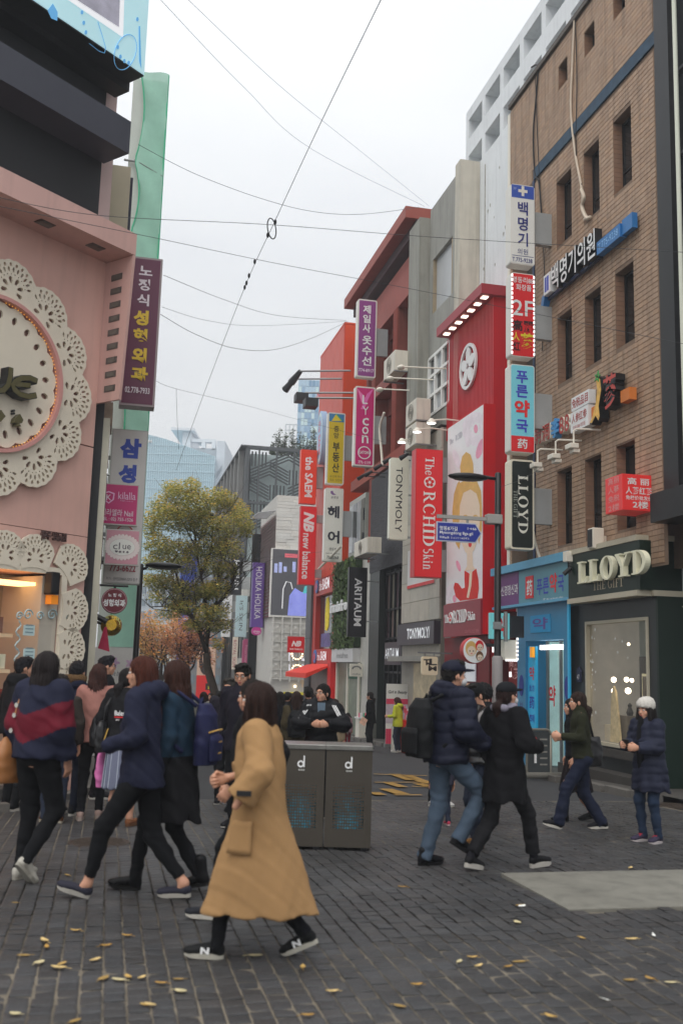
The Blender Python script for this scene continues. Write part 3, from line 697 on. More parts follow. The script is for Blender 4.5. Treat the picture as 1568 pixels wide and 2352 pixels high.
mb = MB(); V,Fc = glyphs('www.lloydgift.com',.01); P = fit(V,(.55,2.6,2.85,2.97),0); mb.add([(-15.755,p[0],p[2]) for p in P],[f[::-1] for f in Fc]); mb.build('lettering',m_trim,t)
YW = .1
holes2 = [(-18.5,-16.1,.38,2.75)]
mb = MB(); holed(mb,-19.2,-15.85,-.6,3.1,holes2,YW,.12); mb.build('shopfront',mat('grey_green_glass_wall','26292a',rough=.3,spec=.2,var=.3,vs=.5),t)
mb = MB(); mb.box(-15.85,-15.78,YW,3,-.6,3.1); mb.build('corner_glass',m_green,t)
mb = MB()
for a,b,c,d in ((-18.5,-18.44,.38,2.75),(-16.16,-16.1,.38,2.75),(-18.44,-16.16,.38,.44),(-18.44,-16.16,2.69,2.75)): mb.box(a,b,YW-.03,YW+.1,c,d)
w = mb.build('display_window',m_trim,t)
mb = MB(); mb.box(-18.44,-16.16,YW+.05,YW+.06,.44,2.69); mb.build('pane',glass('shop_pane','b8bab6',alpha=.1),w)
mb = MB(); Y0,Y1 = YW+.12,YW+1.5
mb.quad((-18.9,Y1,.3),(-15.8,Y1,.3),(-15.8,Y1,2.9),(-18.9,Y1,2.9)); mb.quad((-18.9,Y0,.3),(-18.9,Y1,.3),(-18.9,Y1,2.9),(-18.9,Y0,2.9)); mb.quad((-15.8,Y1,.3),(-15.8,Y0,.3),(-15.8,Y0,2.9),(-15.8,Y1,2.9))
mb.quad((-18.9,Y0,.3),(-15.8,Y0,.3),(-15.8,Y1,.3),(-18.9,Y1,.3)); mb.quad((-18.9,Y0,2.9),(-15.8,Y0,2.9),(-15.8,Y1,2.9),(-18.9,Y1,2.9)); mb.build('display_recess',mat('glowing_interior','9a948a',rough=.6,var=.3,vs=1.5,emit=.22,ec='b4aea0'),t)  # recess walls glow themselves, standing in for the display lighting
Yb = YW+1.46
def dbox(name,x0,x1,y0,y1,z0,z1,c,e=0.0,**k): mb = MB(); mb.box(x0,x1,y0,y1,z0,z1); return mb.build(name,mat('display_'+c,c,rough=.5,var=.12,vs=4,emit=e,**k),t)
dbox('back_panel',-18.85,-17.75,Yb-.1,Yb,.3,2.1,'55524e'); dbox('mirror_panel',-17.72,-17.3,Yb-.12,Yb,.3,2.3,'b49a72',.18); dbox('lit_panel',-17.28,-17.1,Yb-.1,Yb,.3,2.3,'e0b878',.5); dbox('brown_panel',-17.08,-16.2,Yb-.12,Yb,.3,2.2,'7a6a54'); dbox('lit_panel',-16.2,-16.0,Yb-.1,Yb,.6,2.2,'c88a48',.35)
f0 = dbox('picture_frame',-17.6,-17.0,YW+.7,YW+.74,.95,1.75,'d8c8a8'); mb = MB(); mb.box(-17.56,-17.04,YW+.69,YW+.698,1.0,1.7); mb.build('photo',mat('necklace_photo','4a443c',var=.5,vs=7),f0)
for i,(x,w_,z1_) in enumerate(((-18.35,.5,.75),(-17.8,.35,.95),(-17.4,.4,.62),(-16.95,.3,1.05),(-16.6,.36,.8))):
    p_ = dbox('plinth_block',x,x+w_,YW+.3,YW+.6,.44,z1_,('c8bca4','6a6050','d0c4b0','8a7c68','b8a888')[i]); mb = MB(); mb.lathe([(.05,z1_),(.07,z1_+.06),(.03,z1_+.16),(.045,z1_+.2),(.01,z1_+.24)],(x+w_/2,YW+.45,0),10); mb.build('bust',mat('display_bust','2a2622',rough=.6,var=.1),p_)
mb = MB(); mb.prism([(-17.95,.44),(-17.55,.44),(-17.62,.9),(-17.72,1.4),(-17.8,1.5),(-17.88,1.3)],YW+.2,YW+.24); mb.build('paper_tree',mat('gilt_paper','c8b48a',rough=.5,var=.3,vs=8),t)
random.seed(12)
for k in range(22):
    x,z = (random.uniform(-18.42,-18.2),random.uniform(.9,2.2)) if k % 3 else (random.uniform(-18.4,-16.3),random.uniform(2.0,2.6)); mb = MB(); r = random.uniform(.015,.045)
    mb.prism([(x+r*(1 if q % 2 else .35)*math.cos(q*PI/6),z+r*(1 if q % 2 else .35)*math.sin(q*PI/6)) for q in range(12)],YW+.044,YW+.047); mb.build('snowflake_sticker',mat('frost_sticker','c8ccd0',var=0),w)
mb = MB()
for x,z,r in ((-18.05,1.62,.055),(-18.05,1.4,.055),(-17.55,1.63,.05),(-17.5,1.42,.06),(-17.35,1.62,.04),(-17.6,.7,.03),(-17.4,.55,.03),(-17.45,2.3,.03)): mb.ell((x,YW+.35,z),(r,r,r),8,6)
mb.build('lamp_bulb',mat('warm_bulb','ffe9c8',var=0,emit=6),t)
mb = MB(); mb.box(-19.1,-15.75,YW-.35,YW+.05,-.6,-.05); mb.box(-19.1,-15.72,YW-.1,YW+.02,.2,.34); mb.build('plinth',mat('dark_plinth','35322f',rough=.6,var=.15),t)
mb = MB(); mb.box(-18.86,-18.7,YW-.04,YW-.005,1.55,1.75); mb.prism([(-18.89,1.75),(-18.67,1.75),(-18.78,1.86)],YW-.04,YW-.005); mb.build('house_number_plate',mat('navy_plate','25293f',var=.1),t)
mb = MB(); put_text(mb,'47',(-18.83,-18.73,1.6,1.7),YW-.045); mb.build('lettering',m_letter_w,t)
# ---------------------------------------------------------------- blue pharmacy
t = thing('pharmacy','blue pharmacy shopfront with teal fascia and glazed doorway','shop',FR)
PY =-.12
m_teal = mat('teal_fascia','4a7f8f',rough=.35,var=.08,vs=1.5); m_blue = mat('bright_blue_panel','2f7398',rough=.4,var=.06,vs=2); m_blue2 = mat('sky_blue_panel','2a9fd0',rough=.35,var=.04,emit=.05)
mb = MB(); mb.box(-21.38,-18.66,PY,.1,3.26,4.02); mb.build('fascia',m_teal,t)
mb = MB(); mb.box(-22.9,-21.4,PY,.1,3.26,4.02); mb.build('purple_fascia',mat('purple_fascia','5c2f66',rough=.4,var=.12,vs=1.5),t)
mb = MB(); mb.box(-22.95,-18.64,PY-.08,.12,4.02,4.2); mb.build('canopy_rail',mat('light_blue_rail','4f8fae',rough=.4,var=.08),t)
mb = MB(); mb.box(-22.95,-18.66,PY-.03,.1,3.2,3.26); mb.build('lower_rail',MATS['light_blue_rail'],t)
y = PY-.005
def pu(x0,y0,x1,y1): return (1129+.2*x0,1254.4+.2*y0,1129+.2*x1,1254.4+.2*y1)
def pb(x0,y0,x1,y1,yy): return FR.box(*pu(x0,y0,x1,y1),yy)
B = pb(387,345,475,600,y); mb = MB(); mb.box(B[0],B[1],PY-.012,PY,B[2],B[3]); mb.build('red_plate',m_letter_r,t)
mb = MB(); put_text(mb,'药',pb(398,385,462,570,PY-.016),PY-.016,bold=.02); mb.build('lettering',m_letter_w,t)
mb = MB(); put_text(mb,'휴 PHARMACY',pb(585,580,815,655,y),y); mb.build('lettering',m_letter_w,t)
mb = MB(); put_text(mb,'푸른',pb(512,368,650,555,y),y,bold=.02); mb.build('lettering',m_letter_b,t)
mb = MB(); put_text(mb,'국',pb(755,330,825,520,y),y,bold=.02); mb.build('lettering',m_letter_b,t)
mb = MB(); put_text(mb,'약',pb(660,310,745,535,y),y,bold=.03); mb.build('lettering',m_letter_r,t)
mb = MB(); put_text(mb,'향기신경정신과',(-22.85,-21.43,3.5,3.74),y,bold=.01); mb.build('lettering',m_letter_w,t)
D0,D1 = FR.hit(1206,1600)[0],FR.hit(1294,1600)[0]
mb = MB(); holed(mb,-21.75,-18.98,-.7,3.2,[(D0,D1,-.7,2.42)],0.0,.5); mb.build('wall',m_blue,t)
B = pb(440,790,670,990,-.01); mb = MB(); mb.box(B[0],B[1],-.012,-.002,B[2],B[3]); mb.build('window_sticker',mat('blue_sticker','2b86b4',var=.05),t)
mb = MB(); put_text(mb,'약',(B[0]+.12,B[1]-.12,B[2]+.06,B[3]-.06),-.016,bold=.02); mb.build('lettering',mat('violet_letter','5a4a8c',var=0),t)
E1 = FR.hit(1229,1600,.06)[0]
mb = MB(); mb.box(D0+.005,E1,.06,.12,-.6,2.3); mb.build('blue_panel',m_blue2,t)
x0,x1 = D0+.09,E1-.06
for s_,za,zb,mm in (('약',1.55,1.85,m_letter_r),('1번',.3,.45,m_letter_r),('处 方',1.3,1.45,m_letter_b),('药',.92,1.2,m_letter_b),('조제',.62,.8,m_letter_b)):
    mb = MB(); put_text(mb,s_,(x0,x1,za,zb),.054,bold=.02); mb.build('lettering',mm,t)
for i in range(4):
    mb = MB(); xx = E1+.1+i*.3; mb.box(xx,xx+.2,.12,.2,2.22,2.32); mb.build('downlight',m_lit,t)
mb = MB(); mb.box(E1-.1,E1+.03,-.03,.03,2.05,2.28); mb.build('warning_lamp',mat('orange_lamp','e08a20',emit=.5,var=0),t)
mb = MB(); mb.box(E1+.02,E1+.08,.3,.36,-.6,2.42); mb.box(E1+.7,E1+.75,.3,.36,-.6,2.42); mb.box(D1-.06,D1,.3,.36,-.6,2.42); mb.box(E1+.08,E1+.7,.3,.36,.35,.4)
dr = mb.build('door',m_steel,t)
mb = MB(); mb.box(E1+.08,D1-.06,.32,.33,-.6,2.4); mb.build('pane',glass('door_pane','a9b8b8',alpha=.2),dr)
mb = MB(); mb.quad((D0,1.3,-.6),(D1,1.3,-.6),(D1,1.3,2.42),(D0,1.3,2.42)); mb.quad((D0,.5,-.6),(D0,1.3,-.6),(D0,1.3,2.42),(D0,.5,2.42)); mb.quad((D0,.5,2.4),(D1,.5,2.4),(D1,1.3,2.4),(D0,1.3,2.4)); mb.build('interior',mat('glowing_pharmacy_interior','9fb8b4',rough=.6,var=.35,vs=3,emit=.5,ec='b0d0cc'),t)  # walls and ceiling glow to look lamp-lit; the light is in the material
random.seed(5)
for r in range(6):
    for i in range(9):
        mb = MB(); xx = D0+.5+i*.14; mb.box(xx,xx+.12,1.0,1.2,-.3+r*.3,-.12+r*.3+random.uniform(0,.08)); mb.build('medicine_box',mat('medicine_box_%d' % ((r*3+i*5) % 5),('b05a54','d8d0c0','4a6aa8','c8b050','6a9a7a')[(r*3+i*5) % 5],var=.1),t)
for xa in (E1+.15,D1-.42):
    mb = MB(); put_text(mb,'약',(xa,xa+.34,1.0,1.45),.31,bold=.03); mb.build('lettering',m_letter_r,t)
mb = MB(); mb.box(D1-.5,D1-.2,.27,.31,1.6,1.9); mb.build('yellow_notice',mat('yellow_notice','c8c060',var=.05),t)
for x in (FR.hit(1197,1530)[0],FR.hit(1302,1530)[0]):
    mb = MB(); mb.prism(circ(x,1.42,.12,16,.24),-.012,-.002); mb.build('navy_oval',mat('navy_oval','27347c',var=.1),t)
    mb = MB(); column_text(mb,'보험조제약국',(x-.09,x+.09,-.1,1.05),-.006); mb.build('lettering',mat('dark_violet_letter','453a78',var=0),t)
mb = MB(); mb.box(-19.06,-18.98,-.04,-.001,-.7,3.2); mb.build('edge_post',m_blue2,t)
# security camera on pharmacy corner
a,z = FR.hit(1302,1285,-.3); c = thing('security_camera','white security camera with a dark lens at the pharmacy corner','camera',FR)
mb = MB(); mb.box(a-.08,a+.08,-.36,-.2,z-.05,z+.16); mb.build('junction_box',m_offw,c,bevel=.01)
mb = MB(); mb.tube([(a,-.28,z-.05),(a,-.28,z-.16)],.015,6); mb.tube([(a-.05,-.36,z-.3),(a+.02,-.22,z-.16)],.045,8); mb.build('camera_body',m_char,c)
# ---------------------------------------------------------------- ginseng shop passage between pharmacy and red shop
t = thing('ginseng_passage','narrow dark red ginseng shop entrance with white light strings beside the pharmacy','shop',FR)
mb = MB(); mb.box(-23.3,-21.7,.9,1.0,-.8,11.3); mb.box(-23.3,-23.2,.1,.9,-.8,3.2); mb.build('wall',mat('maroon_wall','4a1418',rough=.6,var=.2),t)
mb = MB(); mb.box(-23.0,-22.3,.3,.4,.9,2.2); pz = mb.build('panel',mat('maroon_panel','6e1a1c',var=.15),t)
mb = MB(); put_text(mb,'高麗\n人蔘',(-22.95,-22.4,1.55,2.1),.295,bold=.02); mb.build('lettering',mat('pale_pink_letter','c89a98',var=0),pz)
mb = MB(); mb.box(-23.05,-21.9,.28,.32,.9,.97); mb.build('arrow_strip',m_red,t)
mb = MB()
for k in range(9): mb.box(-23.12,-23.07,-.08,-.04,2.9-k*.36,3.05-k*.36)
for k in range(6): mb.box(-22.05,-22.0,-.08,-.04,.2+k*.28,.32+k*.28)
for k in range(5): mb.box(-22.9+k*.2,-22.78+k*.2,-.08,-.04,2.3,2.35)
tag(mb.build('light_string',mat('light_string','ffffff',var=0,emit=1.2),t),kind='stuff')
ps = FD(20.9); x0,x1,z0,z1 = ps.box(1126,1408,1170,1468)
c = thing('pharmacy_box_sign','small turquoise pharmacy box sign with a red character behind the lamp post','sign',ps)
mb = MB(); mb.box(x0,x1,0,.14,z0,z1); mb.build('box',mat('turquoise_box','6fc0c4',rough=.4,var=.04,emit=.1),c,bevel=.01)
mb = MB(); put_text(mb,'약',(x0+.1,x1-.06,z0+.06,z1-.06),-.006,bold=.04); mb.build('lettering',m_letter_r,c)
mb = MB(); mb.box(x1,x1+.35,.02,.12,z0+.05,z1-.05); mb.build('mount',m_char,c)
c = thing('light_framed_sign','cream sign framed by blinking white lights under the turquoise pharmacy box','sign',ps)
x0,x1,z0,z1 = ps.box(1158,1470,1186,1516,.05)
mb = MB(); mb.box(x0,x1,.05,.3,z0,z1); mb.build('box',m_offw,c,bevel=.01)
mb = MB()
for k in range(6): mb.box(x0+.02+k*(x1-x0)/6,x0+.02+(k+.6)*(x1-x0)/6,.02,.05,z0-.03,z0+.01); mb.box(x1-.01,x1+.03,.02,.05,z0+(k)*(z1-z0)/5,z0+(k+.6)*(z1-z0)/5)
tag(mb.build('light_string',MATS['light_string'],c),kind='stuff')
# ---------------------------------------------------------------- red cosmetics building
t = thing('red_cosmetics_building','bright red ribbed cosmetics building with a row of soffit lights and flower logo','building',FR)
m_redw = mat('red_ribbed_cladding','a3161f',rough=.45,var=.06,vs=1.2,k=1.5)
mb = MB(); mb.box(-26.9,-23.25,.02,.9,-.8,11.35); mb.build('body',m_redw,t)
mb = MB(); x =-26.9
while x <-23.25: mb.box(x,x+.05,-.03,.02,8.3,11.35); x += .1
tag(mb.build('cladding_ribs',m_redw,t),kind='stuff')
mb = MB(); mb.box(-26.75,-23.1,-.42,.9,11.35,11.62); so = mb.build('soffit',mat('dull_red_soffit','8c2a33',rough=.5,var=.08),t)
for k in range(7):
    mb = MB(); x =-26.35+k*.5; mb.box(x-.09,x+.09,-.32,-.16,11.325,11.348); mb.build('downlight',mat('soffit_lamp','fff4e0',var=0,emit=2.5),t)
cx,cz,R =-25.0,9.98,.64
mb = MB(); ring(mb,cx,cz,R*.86,R,-.1,-.04,40); 
mb.build('logo_ring',m_letter_w,t)
for k in range(5):
    mb = MB(); a = PI/2+k*2*PI/5; px,pz_ = cx+.32*math.cos(a),cz+.32*math.sin(a)
    pts = [(px+.24*math.cos(b)*math.cos(a)-.155*math.sin(b)*math.sin(a),pz_+.24*math.cos(b)*math.sin(a)+.155*math.sin(b)*math.cos(a)) for b in [2*PI*q/16 for q in range(16)]]
    mb.prism(pts,-.09-.002*k,-.04); mb.build('logo_petal',m_letter_w,t)
# light-box poster
px0,px1,pz0,pz1 =-25.95,-23.2,3.5,8.42
mb = MB(); mb.box(px0,px1,-.3,.02,2.62,pz1+.03); mb.build('poster_box',mat('red_box_side','b3141c',rough=.4,var=.05,k=1.4),t)
po = MB(); po.box(px0+.02,px1-.02,-.315,-.301,pz0,pz1); po = po.build('poster',mat('poster_paper','d0cce0',rough=.4,var=.05,vs=1,emit=.06),t)
def pc(u,v): return FR.hit(u,v,-.32)
def poly_uv(name,mtl,pts,y,parent):
    mb = MB(); q = [pc(*p) for p in pts]; q = [(min(max(a,px0+.03),px1-.03),min(max(b,pz0+.01),pz1-.01)) for a,b in q]; n = len(q)
    if sum(q[k][0]*q[(k+1) % n][1]-q[(k+1) % n][0]*q[k][1] for k in range(n)) < 0: q = q[::-1]
    mb.quad(*[(a,y,b) for a,b in q]); return mb.build(name,mtl,parent)
def e_uv(cu,cv,ru,rv,n=20,rot=0):
    out = []
    for k in range(n):
        a = 2*PI*k/n; x,y = ru*math.cos(a),rv*math.sin(a); out.append((cu+x*math.cos(rot)-y*math.sin(rot),cv+x*math.sin(rot)+y*math.cos(rot)))
    return out
m_pink = mat('petal_pink','eec4cc',var=.15,vs=3,emit=.06); m_pink2 = mat('petal_deep','dc8aa0',var=.15,vs=3,emit=.06); m_gold = mat('poster_hair','c09a58',var=.15,vs=3,emit=.05); m_skin_p = mat('poster_skin','deb8a4',var=.03,emit=.06); m_dress = mat('poster_dress','b8261f',var=.08,emit=.05)
Yp =-.3165
for k,(cu,cv,s_) in enumerate(((1092,985,34),(1074,1005,24),(1102,1030,26),(1048,1055,24),(1043,1375,30),(1098,1330,22),(1052,1300,14))):
    if k in (0,4):
        for a in range(5): poly_uv('petal',m_pink,e_uv(cu+s_*.55*math.cos(a*1.256),cv+s_*.8*math.sin(a*1.256),s_*.36,s_*.62,14,a*1.256),Yp-.0006*a,po)
        poly_uv('flower_heart',m_pink2,e_uv(cu,cv,s_*.14,s_*.3,10),Yp-.004,po)
    else: poly_uv('petal',m_pink if k % 2 else m_pink2,e_uv(cu,cv,s_*.3,s_*.95,14,.3*(k % 3-1)),Yp-.001,po)
# a plain illustrated figure with a high bun and a red dress, no likeness
poly_uv('figure_hair',m_gold,[(1060,1098),(1074,1090),(1092,1098),(1104,1128),(1108,1170),(1106,1215),(1099,1250),(1094,1220),(1060,1225),(1054,1262),(1046,1248),(1040,1215),(1038,1175),(1042,1135),(1050,1110)],Yp-.005,po)
poly_uv('figure_bun',m_gold,[(1058,1098),(1056,1072),(1061,1048),(1070,1038),(1080,1044),(1086,1064),(1087,1092),(1074,1098)],Yp-.0056,po)
poly_uv('figure_hairband',mat('poster_pearl','f2f0f2',var=0,emit=.06),[(1054,1098),(1072,1090),(1090,1088),(1091,1098),(1072,1101),(1056,1109)],Yp-.0062,po)
poly_uv('figure_face',m_skin_p,[(1056,1160),(1064,1132),(1080,1124),(1094,1134),(1101,1160),(1102,1195),(1097,1235),(1089,1262),(1079,1276),(1068,1268),(1059,1245),(1054,1205)],Yp-.0068,po)
for cu in (1067,1090): poly_uv('figure_brow',m_gold,[(cu-7,1190),(cu-2,1183),(cu+3,1182),(cu+8,1186),(cu+3,1186),(cu-2,1187)],Yp-.0074,po)
for cu in (1067,1090): poly_uv('figure_eye',mat('poster_eye','6a3a34',var=0),[(cu-6,1204),(cu,1208),(cu+6,1203),(cu,1205.5)],Yp-.0074,po)
for cu in (1064,1094): poly_uv('figure_cheek',mat('poster_cheek','eab4ac',var=.05,emit=.05),e_uv(cu,1225,5,9,12),Yp-.0072,po)
poly_uv('figure_mouth',m_letter_r,e_uv(1079,1250,4,7,12),Yp-.0078,po)
poly_uv('figure_neck',m_skin_p,[(1072,1262),(1084,1262),(1086,1300),(1092,1308),(1066,1312),(1072,1300)],Yp-.0062,po)
poly_uv('figure_dress',m_dress,[(1066,1310),(1078,1318),(1093,1306),(1098,1330),(1099,1352),(1096,1375),(1088,1394),(1078,1392),(1068,1378),(1056,1380),(1046,1370),(1041,1350),(1044,1338),(1052,1340),(1060,1352),(1067,1350),(1066,1330)],Yp-.005,po)
poly_uv('figure_arm',m_skin_p,[(1078,1312),(1084,1310),(1082,1345),(1076,1374),(1071,1372),(1076,1345)],Yp-.0056,po)
mb = MB(); serif(mb,'The',(-25.8,-25.45,7.92,8.06),-.317); serif(mb,'RCHID',(-25.28,-24.75,7.92,8.08),-.317); mb.build('lettering',mat('grey_letter','8a8794',var=0),po)
mb = MB(); mb.box(px0-.04,px1,-.36,-.3,2.6,3.47); fz = mb.build('fascia',mat('maroon_fascia','7e2430',rough=.4,var=.06),t)
X0,X1 = px0+.1,px1-.35; w_ = X1-X0
mb = MB(); serif(mb,'The',(X0,X0+.17*w_,2.98,3.2),-.362,thick=.02); serif(mb,'RCHID',(X0+.29*w_,X0+.74*w_,2.95,3.28),-.362,thick=.02); serif(mb,'Skin',(X0+.77*w_,X1,2.98,3.2),-.362,thick=.02); mb.build('lettering',m_letter_w,fz)
mb = MB(); mb.prism(circ(X0+.23*w_,3.1,.15),-.4,-.362); lo = mb.build('logo_disc',m_letter_w,fz)
mb = MB()
for k in range(5): a = PI/2+k*1.2566; mb.prism(circ(X0+.23*w_+.075*math.cos(a),3.1+.075*math.sin(a),.04,10),-.404,-.401)
mb.build('logo_petal',m_red,lo)
mb = MB(); put_text(mb,'디오키드스킨 명동',(px1-1.1,px1-.1,2.66,2.75),-.362); mb.build('lettering',mat('dull_pink_letter','b06a70',var=0),fz)
mb = MB(); mb.box(-26.7,-23.3,-.05,.0,-.8,2.6); holed(mb,-26.7,-23.3,-.8,2.6,[(-26.2,-24.0,-.8,2.0)],-.08,.4); mb.build('shopfront',mat('dark_red_front','6a1218',rough=.5,var=.15),t)
mb = MB(); mb.box(-25.6,-24.2,-.12,-.085,1.45,1.95); mb.build('screen',mat('pale_screen','c8cde0',var=.15,vs=4,emit=.2),t)
mb = MB(); mb.box(-25.6,-24.2,-.12,-.085,.9,1.4); mb.build('shelf_photo',mat('peach_shelf','c49a80',var=.35,vs=6,emit=.1),t)
# projecting round sign
rs = FD(22.6); cx,cz = rs.hit(1090,1494); r_ = abs(rs.hit(1118,1494)[0]-cx)
c = thing('round_face_sign','round white projecting sign with three painted women under the red fascia','sign',rs)
mb = MB(); mb.lathe([(r_*.96,.22),(r_*1.02,.2),(r_*1.02,.02),(r_*.96,0)],(cx,0,cz),32,'y'); mb.build('drum',mat('red_drum','a83a3c',var=.08),c)
mb = MB(); mb.prism(circ(cx,cz,r_*.95,32),-.012,-.002); mb.build('face',mat('ivory_face','e6dcd0',var=.03,emit=.1),c)
def blob(name,m,x,z,rx,rz,y): mb = MB(); mb.prism(circ(cx+x*r_,cz+z*r_,rx*r_,18,rz*r_),y-.003,y); mb.build(name,m,c)
for i,(x,z,k,hm) in enumerate(((-.32,.05,1.0,m_gold),(.36,.32,.72,m_letter_r),(.36,-.48,.66,mat('poster_brown','6a4a30',var=.1)))):
    blob('painted_hair',hm,x,z+.08*k,.46*k,.58*k,-.0135-.004*i); blob('painted_face',m_skin_p,x+.02,z-.1*k,.34*k,.38*k,-.018-.004*i)
    for q in (-1,1): blob('painted_eye',m_letter_k,x+.02+q*.14*k,z-.1*k,.055*k,.045*k,-.0215-.004*i)
    blob('painted_mouth',m_letter_r,x+.02,z-.3*k,.06*k,.035*k,-.0215-.004*i)
mb = MB(); mb.box(cx+r_*.9,9.2,.08,.14,cz+.1,cz+.18); mb.build('bracket',m_char,c)
# ---------------------------------------------------------------- white building rising behind the brick one
m_wht = mat('weathered_white_wall','cfd2d4',rough=.7,var=.06,vs=1.2,dirt=.12,k=1.3)
t = thing('white_concrete_building','white plastered building with open square roof frames behind the brick one','building',FR)
hs = []
for k in range(9):
    a = 27.0-k*1.4-.03; hs += [(-a,-a+1.15,17.85,18.5)]
for k in range(9):
    a = 27.0-k*1.4-.03; hs += [(-a,-a+1.15,16.62,17.3)]
hs = [h for h in hs if h[1] <-14.5]
mb = MB(); holed(mb,-27.2,-14.2,3,18.85,hs,.6,.9); mb.box(-27.2,-14.2,.62,3.2,18.7,18.85); mb.build('wall',m_wht,t)
mb = MB(); mb.box(-27.2,-14.2,1.5,6,-.8,18.6); mb.build('body',mat('pale_green_grey','8f9a98',rough=.6,var=.1),t)
mb = MB(); mb.box(-27.21,-27.05,.55,.62,3,17.0); mb.box(-25.55,-25.5,.585,.6,3,16.3); mb.build('wall_joint',mat('stained_joint','8f8c86',rough=.9,var=.4,vs=9),t)
random.seed(3)
for k in range(16):
    mb = MB(); x,z = random.uniform(-27,-23.4),random.uniform(11.6,16); r = random.uniform(.02,.05)
    mb.prism([(x-r,z),(x,z-r*2),(x+r*.8,z),(x,z+r)],.592,.6); mb.build('flaked_spot',MATS['stained_joint'],t)
# ---------------------------------------------------------------- grey concrete building
m_conc2 = mat('streaked_concrete','8b8a84',rough=.75,var=.1,vs=1.5,dirt=.3,k=1.3)
t = thing('grey_concrete_building','narrow grey concrete building with a large blank window and a white gridded window','building',FR)
hs = [(-28.5,-26.6,12.7,14.5),(-28.75,-26.75,9.45,11.3)]
mb = MB(); holed(mb,-28.8,-26.4,-.8,16.3,hs,0,.2); mb.box(-28.8,-26.4,.2,4,-.8,16.29); mb.build('wall',m_conc2,t)
mb = MB(); mb.box(-26.38,-25.95,-.02,.59,3,16.6); mb.build('end_pier',mat('beige_pier','a9a498',rough=.7,var=.08,dirt=.2),t)
mb = MB(); mb.box(-29.95,-28.82,-.35,.6,8.5,16.05); mb.build('pier',mat('grey_green_pier','84837b',rough=.7,var=.08,dirt=.3,k=1.35),t)
mb = MB(); mb.box(-28.5,-26.6,.12,.15,12.7,14.5); w = mb.build('window',mat('blank_grey_pane','9ea0a2',rough=.25,var=.04),t)
mb = MB(); mb.box(-26.75,-26.6,.02,.12,12.7,14.5); mb.box(-28.5,-28.44,.02,.12,12.7,14.5); mb.build('frame',mat('tan_frame','8a7c66',var=.1),w)
mb = MB(); a,b,c,d =-28.75,-26.75,9.45,11.3
for k in range(4): x = a+(b-a)*k/3; mb.box(x-.045,x+.045,-.03,.12,c,d)
for k in range(4): z = c+(d-c)*k/3; mb.box(a,b,-.025,.115,z-.045,z+.045)
w = mb.build('window',m_white,t)
for i in range(3):
    for j in range(3):
        mb = MB(); mb.box(a+(b-a)*i/3+.046,a+(b-a)*(i+1)/3-.046,.06,.07,c+(d-c)*j/3+.046,c+(d-c)*(j+1)/3-.046); mb.build('pane',m_pale_glass if (i+j) % 2 else m_darkglass,w)
# ---------------------------------------------------------------- stone-clad cosmetics shop (white lettering on a dark fascia)
m_stone = mat('grey_stone_panel','a29d93',rough=.6,var=.1,vs=3,attr='tint',dirt=.12)
t = thing('stone_clad_shop','grey stone-panelled cosmetics shop with dark fascia beside the red building','shop',FR)
mb = MB(); mb.box(-30.75,-26.95,-.1,.3,-.9,8.72); mb.build('wall',mat('stone_backing','6f6b64',rough=.8,var=.1),t)
for j in range(9):
    for i in range(4):
        x,z =-30.75+i*.95,3.15+j*.62
        if z+.6 > 8.72: continue
        mb = MB(); mb.col = tint(.07,.02); mb.box(x+.006,x+.944,-.16,-.1,z+.005,z+.612); mb.build('stone_panel',m_stone,t)
mb = MB(); mb.box(-30.75,-26.95,-.18,.3,8.72,8.8); mb.build('coping',m_stone,t)
mb = MB(); mb.box(-30.72,-27.0,-.3,-.1,2.45,3.1); mb.build('fascia',mat('aubergine_fascia','2e2a33',rough=.35,var=.05),t)
mb = MB(); put_text(mb,'TONYMOLY/',FR.box(933,1440,985,1470,-.32)[:2]+(2.62,2.95),-.305,bold=.02); mb.build('lettering',mat('lit_letter','f4f8ff',var=0,emit=.35),t)
mb = MB(); mb.box(-30.72,-27.0,-.12,-.101,-.9,2.45); mb.build('shopfront',mat('grey_shutter','8f8a80',rough=.5,var=.1,dirt=.15),t)
mb = MB(); mb.box(-29.4,-27.3,-.14,-.121,-.9,1.9); w = mb.build('doorway',mat('lit_shop_interior','9a8e76',var=.4,vs=4,emit=.2),t)
mb = MB(); mb.box(-30.72,-27.0,-.6,-.1,1.95,2.1); mb.build('canopy',mat('grey_canopy','7e7b75',rough=.5,var=.1),t)
mb = MB(); mb.box(-30.05,-27.35,-.19,-.16,4.2,5.4); pw = mb.build('picture_window',mat('pale_poster_window','b9b6b4',rough=.3,var=.1,vs=1),t)
mb = MB(); mb.box(-30.05,-27.35,-.195,-.191,4.2,4.3); mb.build('red_strip',m_red,pw)
mb = MB(); mb.box(-28.2,-27.6,-.195,-.191,4.45,5.3); mb.build('product_photo',mat('product_photo','7a2a2c',var=.5,vs=6),pw)
for k,(uu,vv) in enumerate(((990,978),(957,998),(922,1022))):
    a,z = FR.hit(uu,vv,-1.0); spot_light('gallery_lamp',('white arm lamp over the shop, nearest the poster','white arm lamp over the shop, middle of three','white arm lamp over the vertical white sign')[k],(a,-.1,z+.2),(a,-1.0,z+.16),FR,group='arm lamps over the stone shop')
